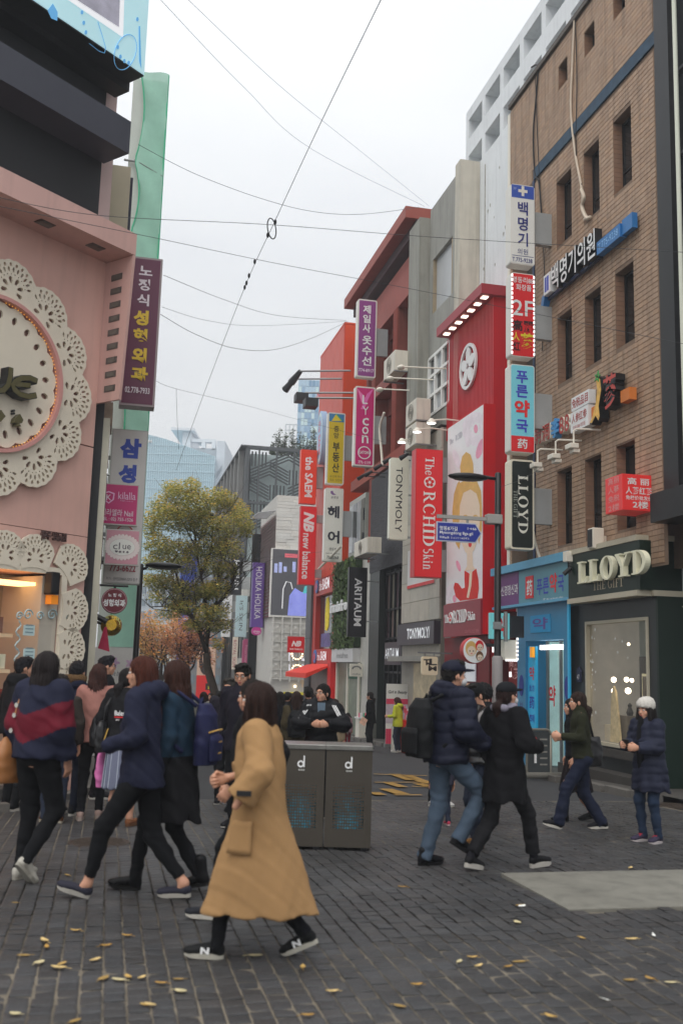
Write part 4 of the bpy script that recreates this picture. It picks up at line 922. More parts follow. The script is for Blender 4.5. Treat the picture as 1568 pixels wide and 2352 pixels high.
# ---------------------------------------------------------------- old red-brown building
m_brn = mat('red_brown_wall','7a3f36',rough=.75,var=.2,vs=2,bump=.3,bs=18,k=1.25,dirt=.25)
m_brn2 = mat('red_brown_trim','8a4338',rough=.6,var=.12,vs=2,k=1.3)
t = thing('red_brown_building','old red-brown building with deep eaves, metal windows and air conditioners','building',FR)
hs = [(-32.3,-29.98,12.2,14.05),(-35.3,-32.9,12.2,14.05),(-38.4,-35.8,12.2,14.05),(-31.9,-29.98,9.2,11.1),(-35.3,-32.6,9.2,11.1),(-38.4,-35.8,9.2,11.1),(-38.4,-35.8,6.3,8.2)]
mb = MB(); holed(mb,-38.7,-29.96,5.6,16.2,hs,.5,.5); mb.box(-38.7,-29.96,1.0,4,-.9,16.1); mb.build('wall',m_brn,t)
for a,b,c,d in hs[:6]:
    mb = MB(); y = .75
    for k in range(4): x = a+(b-a)*k/3; mb.box(max(a,x-.035),min(b,x+.035),y,y+.06,c,d)
    mb.box(a,b,y+.003,y+.057,c,c+.06); mb.box(a,b,y+.003,y+.057,d-.06,d); w = mb.build('window',mat('tan_window_frame','93826a',rough=.5,var=.1),t)
    for k in range(3): mb = MB(); mb.box(a+(b-a)*k/3+.036,a+(b-a)*(k+1)/3-.036,y+.02,y+.03,c+.06,d-.06); mb.build('pane',m_darkglass if k != 1 else m_pale_glass,w)
mb = MB(); put_text(mb,'BRAZILIAN\nWAXING',(-31.6,-30.2,9.9,10.7),.765); mb.build('lettering',m_letter_w,t)
mb = MB(); mb.box(-38.9,-29.96,-.5,1.0,16.55,16.95); mb.build('eaves',m_brn2,t)
mb = MB(); mb.box(-38.85,-29.98,-.1,.9,16.2,16.55); mb.build('eaves_soffit',mat('dark_eaves','4a3a3c',rough=.8,var=.15),t)
for z0,z1,y in ((15.45,15.95,.15),(14.95,15.4,.05),(14.35,14.9,0),(11.75,12.15,-.05),(8.75,9.15,-.05)):
    mb = MB(); mb.box(-38.7,-29.97,y,.5,z0,z1); mb.build('floor_band',m_brn2,t)
for x in (-32.9,-35.8):
    mb = MB(); mb.box(x,x+.5,.0,.5,5.6,14.35); p = mb.build('pilaster',m_brn,t)
    mb = MB()
    for k in range(5): mb.box(x+.03+k*.095,x+.08+k*.095,-.03,0,5.6,14.35)
    tag(mb.build('flutes',m_brn2,p),kind='stuff')
B = FR.box(881,817,906,862,-.8)
aircon(FR,B[0],B[1],-.8,-.35,B[2],B[3],'air conditioner on the red-brown facade under the upper purple sign')
B = FR.box(931,924,955,1026,-.8); zm = (B[2]+B[3])/2
aircon(FR,B[0],B[1],-.8,-.35,zm+.03,B[3],'upper air conditioner of two before the waxing salon window')
aircon(FR,B[0],B[1],-.8,-.35,B[2],zm-.03,'lower air conditioner of two before the waxing salon window')
cable('grey refrigerant pipe looping down the red-brown facade',[FR.at(0,0)*0+Vector((-33.2,-.2,10.7)),Vector((-33.6,-.25,10.2)),Vector((-33.5,-.2,9.4)),Vector((-33.3,-.2,8.8))],.05,m_offw,group='pipes and cables of the red-brown facade')
for k,(x,y_) in enumerate(((500,1890),(380,2010),(270,2130))):
    u,v = (1300+x/2.94)*.6272,(700+y_/2.94)*.6272; a,z = FR.hit(u,v,-1.2)
    tt = thing('wall_floodlight',('small white arm lamp over the red-brown facade, topmost of three','small white arm lamp over the red-brown facade, middle of three','small white arm lamp over the red-brown facade, lowest of three')[k],'lamp',FR,'arm lamps of the red-brown facade')
    mb = MB(); mb.tube([(a,-1.2,z),(a+.6,0,z-.12)],.022,6); mb.build('arm',m_offw,tt); mb = MB(); mb.ell((a,-1.22,z-.03),(.16,.12,.08),10,6); mb.build('lamp_head',m_offw,tt,smooth=True)
# ---------------------------------------------------------------- dark brick cosmetics shop with tall window
m_dkb = mat('dark_slate_brick','3a3a3e',rough=.65,var=.12,vs=3,attr='tint',bump=.2,bs=40)
t = thing('dark_brick_shop','charcoal brick cosmetics shop with a tall gridded glass front','shop',FR)
mb = MB(); mb.box(-35.3,-30.8,-.05,.5,5.15,8.64); mb.box(-31.1,-30.8,-.05,.5,-.9,5.15); mb.build('wall',mat('dark_mortar','2c2c2f',rough=.8,var=.1),t)
bj = MB(); bm_ = []
for j in range(46):
    z = 5.15+j*.0757
    for i in range(19):
        x =-35.3+i*.24-(.12 if j % 2 else 0); a,b = max(x,-35.3),min(x+.23,-30.8)
        if b-a > .03: bm_.append((a,b,z))
for n_,(a,b,z) in enumerate(bm_):
    bj.col = tint(.14,.02); bj.box(a,b,-.066,-.05,z,z+.066)
tag(bj.build('slate_bricks',m_dkb,t),kind='stuff')
mb = MB(); mb.box(-35.3,-31.1,.3,.4,-.9,5.15); mb.build('glass_front',mat('dusky_glass','3e3438',rough=.08,spec=.8,var=.3,vs=.6),t)
mb = MB()
for k in range(6): x =-33.9+k*.55; mb.box(x-.03,x+.03,.18,.3,-.9,5.15)
for z in (1.6,2.75,3.75,5.0): mb.box(-33.9,-31.1,.2,.29,z-.035,z+.035)
mb.build('glazing_bars',m_black,t)
for i in range(5):
    for z0,z1 in ((2.8,3.7),(3.8,4.95)): mb = MB(); mb.box(-33.86+i*.55,-33.4+i*.55,.26,.28,z0,z1); mb.build('pane',mat('reflecting_pane_%d' % ((i+int(z0)) % 3),('7c6a66','8f8a7c','5e4c52')[(i+int(z0)) % 3],rough=.1,spec=.8,var=.2,vs=1),t)
mb = MB(); mb.box(-35.3,-33.95,-.04,.3,-.9,5.15); mb.build('side_wall',mat('black_green_wall','1e2422',rough=.4,var=.1),t)
mb = MB(); mb.box(-33.3,-31.12,.02,.18,1.85,2.6); fz = mb.build('fascia',mat('plum_fascia','2c1f2a',rough=.35,var=.05),t)
mb = MB(); put_text(mb,'ARITAUM',(-33.2,-31.6,2.05,2.4),.012,bold=.005); mb.build('lettering',MATS['lit_letter'],fz)
mb = MB(); put_text(mb,'ARITAUM',(-31.5,-31.2,2.9,5.0),.15,rot=90,bold=.03); mb.build('lettering',mat('pale_rose_letter','b8a4ac',var=0),t)
for k,(uu,vv) in enumerate(((945,1022),(893,1055),(872,1070),(850,1085),(833,1093))):
    a,z = FR.hit(uu if k else 932,vv if k else 1045,-.8)
    tt = thing('black_spot_lamp','black hooded spot lamp on a rod above the charcoal brick shop','lamp',FR,'black spot lamps over the charcoal brick shop')
    mb = MB(); mb.tube([(a,-.8,z),(a+.3,-.06,z-.05)],.02,6); mb.build('arm',m_black,tt); mb = MB(); mb.tube([(a-.12,-.95,z-.1),(a+.05,-.75,z+.03)],.08,8,r1=.05); mb.build('lamp_head',m_black,tt)
# ---------------------------------------------------------------- green-wall cosmetics shop
t = thing('green_wall_shop','white cosmetics shop with a hedge-like green wall panel and grey lettering','shop',FR)
mb = MB(); mb.box(-40.3,-35.35,.0,.5,-1,5.95); mb.build('wall',mat('pale_shop_wall','a8a6a0',rough=.6,var=.08,dirt=.1),t)
mb = MB(); mb.box(-40.3,-36.6,-.25,-.02,2.5,5.9); mb.build('hedge_backing',mat('hedge_dark','24341c',rough=.9,var=.2),t)
random.seed(11); lv = MB()
for k in range(5200):
    x,z,y = random.uniform(-40.35,-36.55),random.uniform(2.45,5.95),-.25-abs(random.gauss(0,.06))
    lv.col = tint(.4,.1); a,b = random.uniform(0,6.3),random.uniform(-.7,.7); r = random.uniform(.05,.09)
    d1 = Vector((math.cos(a),b*.6,math.sin(a)))*r; d2 = Vector((-math.sin(a),random.uniform(-.8,.8),math.cos(a)))*r*.5; c = Vector((x,y,z))
    lv.quad(c-d1,c+d2,c+d1,c-d2)
tag(lv.build('hedge_leaves',mat('hedge_leaf',(.07,.12,.025),raw=True,rough=.6,var=.2,vs=2,attr='tint'),t),kind='stuff')
mb = MB(); put_text(mb,'innisfree',(-40.2,-36.7,3.9,4.35),-.4,bold=.03,thick=.05); mb.build('lettering',m_letter_w,t)
mb = MB(); mb.box(-40.3,-36.6,-.3,.0,1.93,2.45); fz = mb.build('fascia',mat('light_grey_fascia','b4b4b4',rough=.5,var=.05),t)
mb = MB(); put_text(mb,'innisfree',(-39.3,-37.4,2.08,2.3),-.305); mb.build('lettering',mat('mid_grey_letter','6a6a6a',var=0),fz)
mb = MB(); mb.box(-40.2,-36.4,-.03,-.005,-1,1.9); mb.build('shopfront',mat('shop_interior_green','5e6658',rough=.3,var=.4,vs=3,emit=.1),t)
for x in (-40.2,-38.3,-36.5):
    mb = MB(); mb.box(x-.08,x+.08,-.1,-.03,-1,1.9); mb.build('pilaster',m_offw,t)
mb = MB(); mb.box(-38.2,-36.6,-.06,-.03,1.3,1.7); mb.build('green_banner',mat('deep_green_banner','1d4a38',var=.05),t)
mb = MB(); mb.tube([(-40.5,-.9,5.75),(-36.4,-.9,6.25)],.05,6); mb.build('awning_bar',m_offw,t)
FDi = FD(36.2); x0,x1,z0,z1 = FDi.box(803,1525,834,1554); c = thing('cosmetics_tin_sign','small square off-white hanging sign with a grey laurel emblem','sign',FDi)
mb = MB(); mb.box(x0,x1,0,.1,z0,z1); mb.build('box',m_offw,c,bevel=.01)
mb = MB()
for k in range(9): a = PI*k/8; mb.prism(circ((x0+x1)/2+.15*math.cos(a),(z0+z1)/2+.06+.08*math.sin(a),.03,8),-.008,-.004)
mb.build('emblem',mat('mid_grey_letter','6a6a6a',var=0),c)
mb = MB(); put_text(mb,'innisfree',(x0+.1,x1-.1,z0+.06,z0+.13),-.006); mb.build('lettering',MATS['mid_grey_letter'],c); mb = MB(); mb.box(x1,9.1,.03,.07,z1-.1,z1-.05); mb.build('bracket',m_char,c)
B = FR.box(813,1240,843,1275,-1.0)
aircon(FR,B[0],B[1],-1.0,-.5,B[2],B[3],'air conditioner hung below the hair salon sign with coiled pipes')
# tilted old window beside
mb = MB(); mb.box(-38.6,-36.0,-.1,.49,6.0,8.3); tw = mb.build('bay_window',mat('pale_bay','8f948e',rough=.4,var=.15),t)
for k in range(4):
    mb = MB(); mb.box(-38.5+k*.63,-37.95+k*.63,-.115,-.1,6.2,8.1); mb.build('pane',m_darkglass if k % 2 else m_pale_glass,tw)
# ---------------------------------------------------------------- orange-red cosmetics building
m_or = mat('orange_red_cladding','b4422f',rough=.45,var=.05,vs=1,k=1.4); m_or2 = mat('bright_orange_side','c2421f',rough=.45,var=.05,k=1.35); m_rd2 = mat('deep_red_front','9c2a22',rough=.45,var=.07,vs=1,k=1.4)
t = thing('orange_red_building','tall orange-red building with diamond-jointed cladding and a glazed red shopfront','building',FR)
mb = MB(); holed(mb,-45.4,-40.35,-1,5.6,[(-44.8,-41.2,2.5,4.9)],-.1,.3); mb.box(-45.4,-40.35,-.098,3,5.6,16.4); mb.build('front',m_rd2,t)
mb = MB(); mb.box(-40.35,-40.3,-.1,3,-1,16.4); mb.build('end_wall',m_or2,t)
# diamond panels
u_,v_ = Vector((.62,0,1.0)),Vector((-.62,0,1.0)); dn = 0
bmn = (-45.4,-40.36,5.65,16.42)
def clip(poly):
    for ax,lim,sgn in ((0,bmn[0],1),(0,bmn[1],-1),(1,bmn[2],1),(1,bmn[3],-1)):
        out = []
        for i in range(len(poly)):
            p,q = poly[i],poly[(i+1) % len(poly)]; a,b = (p[ax]-lim)*sgn,(q[ax]-lim)*sgn
            if a >= 0: out.append(p)
            if a*b < 0: f = a/(a-b); out.append((p[0]+(q[0]-p[0])*f,p[1]+(q[1]-p[1])*f))
        poly = out
        if len(poly) < 3: return None
    return poly
for i in range(-8,16):
    for j in range(-8,16):
        c = (-43+.63*(i-j) ,5+1.02*(i+j)); p = clip([(c[0],c[1]-1.0),(c[0]+.615,c[1]),(c[0],c[1]+1.0),(c[0]-.615,c[1])])
        if p:
            mb = MB(); mb.prism(p,-.125,-.1); mb.build('cladding_panel',m_or,t)
mb = MB(); mb.box(-45.42,-40.3,-.14,3,16.42,16.5); mb.build('coping',m_or2,t)
mb = MB(); mb.box(-44.8,-41.2,.12,.16,2.5,4.9); w = mb.build('display_window',mat('shop_display_glass','2e3330',rough=.08,spec=.8,var=.5,vs=.9),t)
mb = MB(); mb.prism([(-43.6,3.35),(-43.2,3.3),(-42.9,3.5),(-42.85,4.1),(-43.0,4.8),(-43.5,4.75),(-43.65,4.2)],.1,.118); mb.build('yellow_decal',mat('yellow_decal','c8b820',var=.3,vs=8),w)
mb = MB(); mb.box(-44.4,-42.4,.105,.118,2.6,3.2); mb.build('picture_decal',mat('picture_decal','55507c',var=.5,vs=5),w)
for i,(z0,z1) in enumerate(((5.1,5.55),(2.0,2.35))):
    mb = MB(); mb.prism(circ(-44.5,(z0+z1)/2,.28,20,.3),-.16,-.105); d_ = mb.build('badge',mat('blue_badge','4a6fa8',var=.05),t)
    mb = MB(); mb.prism(circ(-44.5,(z0+z1)/2,.15,16,.16),-.165,-.162); mb.build('badge_heart',m_red,d_)
    mb = MB(); put_text(mb,'the',(-44.1,-43.5,z0,z1),-.115); mb.build('lettering',MATS['lit_letter'],t)
    mb = MB(); put_text(mb,'SAEM',(-43.4,-42.0 if i == 0 else -42.2,z0,z1+.05),-.115,bold=.02); mb.build('lettering',MATS['lit_letter'],t)
mb = MB(); mb.box(-45.2,-40.6,-.14,-.105,-1,1.7); sf = mb.build('shopfront',mat('red_shop_interior','4a4034',rough=.3,var=.5,vs=2,emit=.12),t)
mb = MB(); mb.add([(-45.9,-1.2,1.45),(-41.0,-1.2,1.45),(-41.0,-.1,1.85),(-45.9,-.1,1.85),(-45.9,-1.2,1.25),(-41.0,-1.2,1.25),(-41.0,-.1,1.8),(-45.9,-.1,1.8)],[(0,1,2,3),(0,4,5,1),(1,5,6,2),(3,7,4,0),(7,6,5,4)]); mb.build('awning',mat('red_awning','c8301f',rough=.6,var=.05),t)
mb = MB(); mb.box(-41.0,-40.4,-.3,-.1,-1,2.0); mb.build('red_pier',m_red,t)
sgn = FD(42.0); cx,cz = sgn.hit(758,945); rx = .95
o = thing('round_blue_sign','tall oval pale blue sign projecting from the orange-red building','sign',FR)
mb = MB(); mb.prism(circ(-43.7,13.3-1.2,.62,30,1.25),-.4,-.14); mb.build('disc',mat('pale_blue_sign','86a8c4',rough=.4,var=.05),o)
mb = MB(); ring(mb,-43.7,12.1,.5,.58,-.41,-.402,30,2.0); mb.build('rim',mat('white_blue','b8c8d6',var=0),o); mb = MB(); put_text(mb,'the SAEM',(-43.95,-43.45,11.3,12.9),-.405,rot=90,bold=.02); mb.build('lettering',mat('pinkish_letter','c07a84',var=0),o)
for k,(uu,vv) in enumerate(((690,855),(675,873),(700,905),(722,917))):
    a,z = FR.hit(uu,vv,-2.0); tt = thing('flood_lamp',('street-lamp shaped floodlight on a long arm, topmost by the orange-red facade','floodlight on a long arm second from the top by the orange-red facade','boxy black floodlight, left of the lower pair','boxy black floodlight, right of the lower pair')[k],'lamp',FR,'floodlights over the orange-red facade')
    mb = MB(); mb.tube([(a,-2.0,z+.05),(a+1.2,-.1,z-.1)],.04,6); mb.build('arm',m_steel,tt)
    mb = MB()
    if k < 2: mb.tube([(a-.5,-2.3,z-.35),(a,-2.0,z+.05)],.17,8,r1=.1)
    else: mb.box(a-.3,a+.3,-2.4,-1.9,z-.35,z-.02)
    mb.build('lamp_head',m_char,tt)
t = thing('dark_grey_pier','dark grey corner pier left of the orange-red building','building',FR)
mb = MB(); mb.box(-46.6,-45.45,-.2,3,-1.2,9); mb.build('pier',mat('dark_grey_clad','45474a',rough=.5,var=.08),t)
mb = MB(); mb.box(-46.6,-45.45,.2,3,9.0,15.2); mb.build('upper_wall',mat('light_grey_clad','9a9ba0',rough=.5,var=.08),t)
for z in (3,6): mb = MB(); mb.box(-46.62,-45.44,-.215,-.2,z,z+.04); mb.build('joint',m_black,t)
# ---------------------------------------------------------------- white corner building with video screen
FH = FD(54); t = thing('white_screen_building','white corner building with a large video screen, lattice cladding and purple lettering','building',FH)
X0,X1 = FH.hit(631,1300)[0],12.6
m_wb = mat('white_split_stone','b9b7b1',rough=.8,var=.08,vs=2,attr='tint',bump=.5,bs=12)
mb = MB(); mb.box(X0,X1,.02,6,-1.5,11.1); mb.build('wall',mat('white_back','a8a6a0',rough=.8,var=.06),t)
random.seed(21)
for j in range(18):
    z = 7.95+j*.175; x = X0
    while x < X1-.05:
        w_ = min(random.uniform(.5,1.1),X1-x); mb = MB(); mb.col = tint(.07,.015); mb.box(x,x+w_-.01,-.03-random.uniform(0,.03),.02,z,z+.168); mb.build('stone_course',m_wb,t); x += w_
B = FH.box(624,1263,716,1414,-.15)
mb = MB(); mb.box(B[0]-.08,B[1],-.14,.02,B[2]-.1,B[3]+.05); mb.build('screen_frame',mat('screen_frame_white','c4c2bd',var=.05),t)
mb = MB(); mb.box(B[0],B[1],-.15,-.141,B[2],B[3]); scn = mb.build('video_screen',mat('screen_dark','4c4c50',rough=.3,var=.1,vs=2,emit=.22),t)
mb = MB(); m_sb = mat('screen_blue','7f86d8',var=.25,vs=3,emit=.35); w_,h_ = B[1]-B[0],B[3]-B[2]
mb.prism([(B[0]+.42*w_,B[2]),(B[0]+.45*w_,B[2]+.3*h_),(B[0]+.58*w_,B[2]+.42*h_),(B[0]+.75*w_,B[2]+.36*h_),(B[1]-.01,B[2]+.4*h_),(B[1]-.01,B[2])],-.156,-.151); mb.build('screen_figure',m_sb,scn)
mb = MB(); mb.prism([(B[0]+.78*w_,B[2]+.34*h_),(B[1]-.02,B[2]+.36*h_),(B[1]-.02,B[2]+.48*h_),(B[0]+.82*w_,B[2]+.45*h_)],-.16,-.157); mb.build('screen_teal',mat('screen_teal','4fb0b4',var=.2,emit=.3),scn)
mb = MB(); mb.box(B[0]+.3*w_,B[0]+.62*w_,-.156,-.151,B[2]+.88*h_,B[2]+.94*h_); mb.build('screen_banner',mat('screen_banner','c05a64',var=.1,emit=.3),scn)
for k,(a,z0,z1) in enumerate(((.05,.64,.78),(.16,.64,.8),(.28,.66,.74),(.5,.66,.82))):
    mb = MB(); mb.box(B[0]+a*w_,B[0]+(a+.08)*w_,-.156,-.151,B[2]+z0*h_,B[2]+z1*h_); mb.build('screen_bottle',mat('screen_bottle','9aa2d0',var=.3,vs=8,emit=.3),scn)
mb = MB(); mb.tube([(B[0]+.28*w_,-.155,B[2]+.1*h_),(B[0]+.29*w_,-.155,B[2]+.4*h_),(B[0]+.36*w_,-.155,B[2]+.51*h_),(B[0]+.47*w_,-.155,B[2]+.5*h_),(B[0]+.52*w_,-.155,B[2]+.4*h_)],.035,6); mb.build('screen_line',mat('screen_white','d0d0d4',var=0,emit=.3),scn)
m_lat = mat('white_lattice','b4b2ac',rough=.6,var=.06)
for k in range(9):
    x = X0+k*.5; mb = MB(); mb.box(x-.03,x+.03,-.3,-.22,.9,B[2]-.12); mb.build('lattice_bar',m_lat,t)
for k in range(7):
    z = 1.0+k*.5; mb = MB(); mb.box(X0-.1,X1,-.22,-.16,z,z+.06); mb.build('lattice_bar',m_lat,t)
for i in range(7):
    for j in range(6):
        x,z = X0+.03+i*.5,1.06+j*.5; mb = MB(); mb.add([(x,-.1,z),(x+.44,-.1,z),(x+.44,-.1,z+.42),(x,-.1,z+.42),(x+.22,-.17,z+.21)],[(0,1,4),(1,2,4),(2,3,4),(3,0,4)]); mb.build('lattice_panel',m_lat,t)
lu = (('H',663,1488,674,1518),('L',693,1488,702,1518),('I',706,1488,710,1518),('H',663,1526,674,1550),('L',693,1526,702,1550),('I',706,1526,710,1550))
mb = MB()
for ch,a,b,c,d in lu: put_text(mb,ch,FH.box(a,b,c,d,-.32),-.32,bold=.02)
tag(mb.build('lettering',mat('lavender_lit','e0dcf4',var=0,emit=.35),t),kind='stuff')
for cu,cv in ((682,1502),(682,1540)):
    cx,cz = FH.hit(cu,cv,-.32); mb = MB(); ring(mb,cx,cz,.24,.34,-.34,-.3,24); mb.build('letter_ring',mat('tan_ring','b89a80',var=0),t)
    for k in range(14): mb = MB(); a = k*2*PI/14; mb.ell((cx+.29*math.cos(a),-.35,cz+.29*math.sin(a)),(.035,.03,.035),6,4); mb.build('bulb',m_warm,t)
mb = MB(); put_text(mb,'명동',FH.box(691,1562,716,1578,-.32),-.32); mb.build('lettering',mat('gold_letter','c8a468',var=0),t)
B = FH.box(654,1590,716,1660,0); mb = MB(); mb.box(B[0]-.1,B[1],-.06,.02,-1.4,B[3]); mb.build('shopfront',mat('yellow_frame','b8b020',rough=.5,var=.1),t)
mb = MB(); mb.box(B[0]+.15,B[1],-.08,-.061,-1.4,B[3]-.5); mb.build('shop_interior',mat('warm_shop_interior','8a5a34',rough=.4,var=.5,vs=2.5,emit=.25),t)
mb = MB(); mb.box(B[0],B[1],-.5,-.06,B[3]-.45,B[3]-.15); aw = mb.build('awning',mat('purple_awning','4a3560',rough=.6,var=.06),t)
mb = MB(); put_text(mb,'HOLIKA HOLIKA',(B[0]+.6,B[1],B[3]-.4,B[3]-.24),-.505); mb.build('lettering',m_letter_w,aw)
for k in range(7): mb = MB(); mb.ell((B[0]+.5+(k // 4)*.7,-.12,-.7+(k % 4)*.45),(.07,.05,.07),6,4); mb.build('bulb',m_warm,t)
# left face of it: red shutters
FHs = Frame(FH.at(X0,0),DS,-NS); 
mb = MB()
for k in range(30): mb.add([(X0-.02,.1,4.5+k*.19),(X0-.16,.1,4.4+k*.19),(X0-.16,6,4.4+k*.19),(X0-.02,6,4.5+k*.19)],[(0,1,2,3),(3,2,1,0)])
mb.build('shutter_slats',mat('dusty_red_shutter','8a4a52',rough=.6,var=.1),t)
mb = MB(); mb.box(X0-.5,X0-.02,5.6,6,-1.5,9.6); mb.build('white_fin',m_wb,t)
for k in range(6): mb = MB(); mb.tube([(X0-1.0,.5+k*.6,10.1+.02*k),(X0+.1,.5+k*.6,10.3)],.04,5); mb.build('roof_rail',m_steel,t)
# ---------------------------------------------------------------- dark lattice building behind
FX = FD(73); t = thing('dark_lattice_building','dark steel building with a woven slat screen and trees on its roof','building',FX)
XL,ZT = FX.hit(566,1027)[0],17.95; XR = FX.hit(726,1040)[0]+1
m_dk = mat('dark_steel','3f4244',rough=.5,var=.06); m_sl = mat('slat_steel','33383a',rough=.45,var=.08)
mb = MB(); mb.box(XL+.5,XR,1.0,8,-1.5,ZT-.3); mb.build('core',mat('teal_grey_glass','9aa6a6',rough=.5,spec=.3,var=.3,vs=.35),t)
mb = MB(); mb.box(XL,XR,-.1,.3,ZT-.15,ZT+.1); mb.box(XL,XL+.2,-.1,.3,6,ZT); mb.build('edge_frame',m_dk,t)
Zm = FX.hit(620,1157)[1]
for x in np.linspace(XL+1.0,XR,5): mb = MB(); mb.box(x-.06,x+.06,-.08,.1,6,ZT-.15); mb.build('post',m_dk,t)
mb = MB(); mb.box(XL,XR,-.09,.1,Zm-.1,Zm+.1); mb.build('floor_beam',m_dk,t)
sl = 0; cw,chh = 1.45,2.0
for j in range(5):
    for i in range(6):
        x,z = XL+.4+i*cw,ZT-.2-(j+1)*chh*.62
        kind = (i+j) % 3
        for k in range(5):
            if sl >= 290: break
            if kind == 0: p,q = (x+.1+k*.26,z),(x+.1+k*.26,z+1.15)
            elif kind == 1: p,q = (x,z+k*.24),(x+cw,z+k*.24+.7)
            else: p,q = (x,z+.7+k*.24),(x+cw,z+k*.24)
            if max(p[1],q[1]) > ZT-.2: continue
            mb = MB(); d = Vector((q[0]-p[0],0,q[1]-p[1])).normalized(); n = Vector((-d.z,0,d.x))*.06
            P = Vector((p[0],.2,p[1])); Q = Vector((q[0],.2,q[1])); mb.add([P-n,Q-n,Q+n,P+n],[(0,1,2,3)]); b0 = len(mb.v); mb.add([a+Vector((0,.05,0)) for a in (P-n,Q-n,Q+n,P+n)],[(3,2,1,0)]); mb.build('slat',m_sl,t); sl += 1
for k in range(7):
    mb = MB(); y = 1.5+k*2.6; mb.box(XL-.35,XL+.3,y,y+.5,-1,ZT); mb.build('side_fin',mat('grey_fin','6a6a68',rough=.6,var=.06),t)
mb = MB(); mb.box(XL+.05,XL+.3,0,20,-1,ZT); mb.box(XL-.4,XL+.4,0,20,ZT,ZT+.12); mb.build('side_wall',m_dk,t)

# ---------------------------------------------------------------- low row of far shops on the right, before the lattice building
t = thing('far_shop_row','pale low shop building far down the street behind the vertical signs','building',FR)
mb = MB(); mb.box(-72.8,-60.2,-.2,4,-1.5,7.2); mb.build('wall',mat('far_pale_wall','a4a29a',rough=.7,var=.12,vs=.8),t)
for i in range(6):
    for j in range(2):
        mb = MB(); mb.box(-72.2+i*2.1,-70.9+i*2.1,-.26,-.201,2.2+j*2.4,3.9+j*2.4); mb.build('window',m_darkglass,t)
    mb = MB(); mb.box(-72.3+i*2.1,-70.6+i*2.1,-.3,-.201,-1.4,1.2); mb.build('shop_opening',mat('far_shop_glow_%d' % (i % 3),('8a6a50','5a5650','8a4a5a')[i % 3],var=.4,vs=2,emit=.1),t)
# ---------------------------------------------------------------- projecting signs
def shades(c): return mat('sign_'+c,c,rough=.4,var=.03,vs=2)
def ink(c): return mat('ink_'+c,c,rough=.5,var=0)
def psign(name,label,u0,v0,u1,v1,face,texts,s=None,gap=.45,th=.3,r=.06,rim='c4c2bc',border=0.0,mount=True,mount_v=None,extra=None,group='projecting shop signs',emit=0.0,wall=RW,frame=None):
    if s is None:
        k = FD(10).hit(u1,(v0+v1)/2)[0]/10; s = (wall-gap)/k
    f = frame or FD(s); x0,x1,z0,z1 = f.box(u0,v0,u1,v1)
    t = thing(name,label,'sign',f,group)
    mb = MB(); mb.prism(rr(x0,x1,z0,z1,r) if r else [(x0,z0),(x1,z0),(x1,z1),(x0,z1)],0,th); mb.build('sign_box',shades(rim),t)
    b = border+.02; zone = []
    mb = MB(); mb.prism(rr(x0+b,x1-b,z0+b,z1-b,max(r-b*.5,.015)) if r else [(x0+b,z0+b),(x1-b,z0+b),(x1-b,z1-b),(x0+b,z1-b)],-.006,0)
    fc = mb.build('face',mat('face_%s_%g' % (face,emit),face,rough=.35,var=.03,vs=2,emit=emit),t)
    yy =-.0095
    for e in texts:
        kind = e[0]; mb = MB(); yy -= .0014
        if kind == 't': _,s_,a,bb,c,d,col = e[:7]; opt = e[7] if len(e) > 7 else {}; put_text(mb,s_,f.box(a,bb,c,d),yy,**opt); mb.build('lettering',ink(col),t)
        elif kind == 'c': _,s_,a,bb,c,d,col = e[:7]; column_text(mb,s_,f.box(a,bb,c,d),yy,bold=.015 if len(e) < 8 else e[7]); mb.build('lettering',ink(col),t)
        elif kind == 's': _,s_,a,bb,c,d,col,rot = e; serif(mb,s_,f.box(a,bb,c,d),yy-.003,rot=rot); mb.build('lettering',ink(col),t)
        elif kind == 'b': _,a,bb,c,d,col = e; B = f.box(a,bb,c,d); mb.box(max(B[0],x0+b),min(B[1],x1-b),-.009,-.0065,max(B[2],z0+b),min(B[3],z1-b)); mb.build('colour_panel',shades(col),t)
        elif kind == 'o': _,cu,cv,ru,rv,col = e; B = f.box(cu-ru,cv-rv,cu+ru,cv+rv); mb.prism(circ((B[0]+B[1])/2,(B[2]+B[3])/2,(B[1]-B[0])/2,24,(B[3]-B[2])/2),yy,yy+.0012); mb.build('emblem',ink(col),t)
        elif kind == 'O': _,cu,cv,ru,rv,col = e; B = f.box(cu-ru,cv-rv,cu+ru,cv+rv); R_ = (B[1]-B[0])/2; ring(mb,(B[0]+B[1])/2,(B[2]+B[3])/2,R_*.84,R_,yy-.001,yy,28,(B[3]-B[2])/(B[1]-B[0])); mb.build('emblem',ink(col),t)
        elif kind == 'p':
            _,pts,col = e; q = [f.hit(*p) for p in pts]; mb.prism(q,yy,yy+.0012); mb.build('emblem',ink(col),t)
    if mount:
        for (a,c) in (mount_v or ((.15,.45),(.6,.85)))[:2]:
            mb = MB(); mb.box(x1-.02,wall+.0,th*.25,th*.7,z0+(z1-z0)*a,z0+(z1-z0)*c); mb.build('mount',mat('mount_grey','8a8c8c',rough=.5,var=.08),t)
    return t,f,(x0,x1,z0,z1)
DK,WH = '2b2f6b','efece6'
psign('clinic_sign','cream clinic sign with a blue cross panel, topmost of the right-hand stack',1172,425,1227,608,'d9d3c6',[('b',1170,422,1230,456,'2f4a9a'),('t','+',1189,428,1210,451,'c8c4b8',{'bold': .04}),('t','3F',1177,430,1185,436,'8a93b8'),('c','백명기',1188,464,1211,566,DK,.02),('t','의원',1187,572,1211,585,DK),('t','T.775-9238',1175,593,1221,603,DK,{'bold': .01}),('b',1175,588,1224,589.2,DK)],mount_v=((.3,.7),))
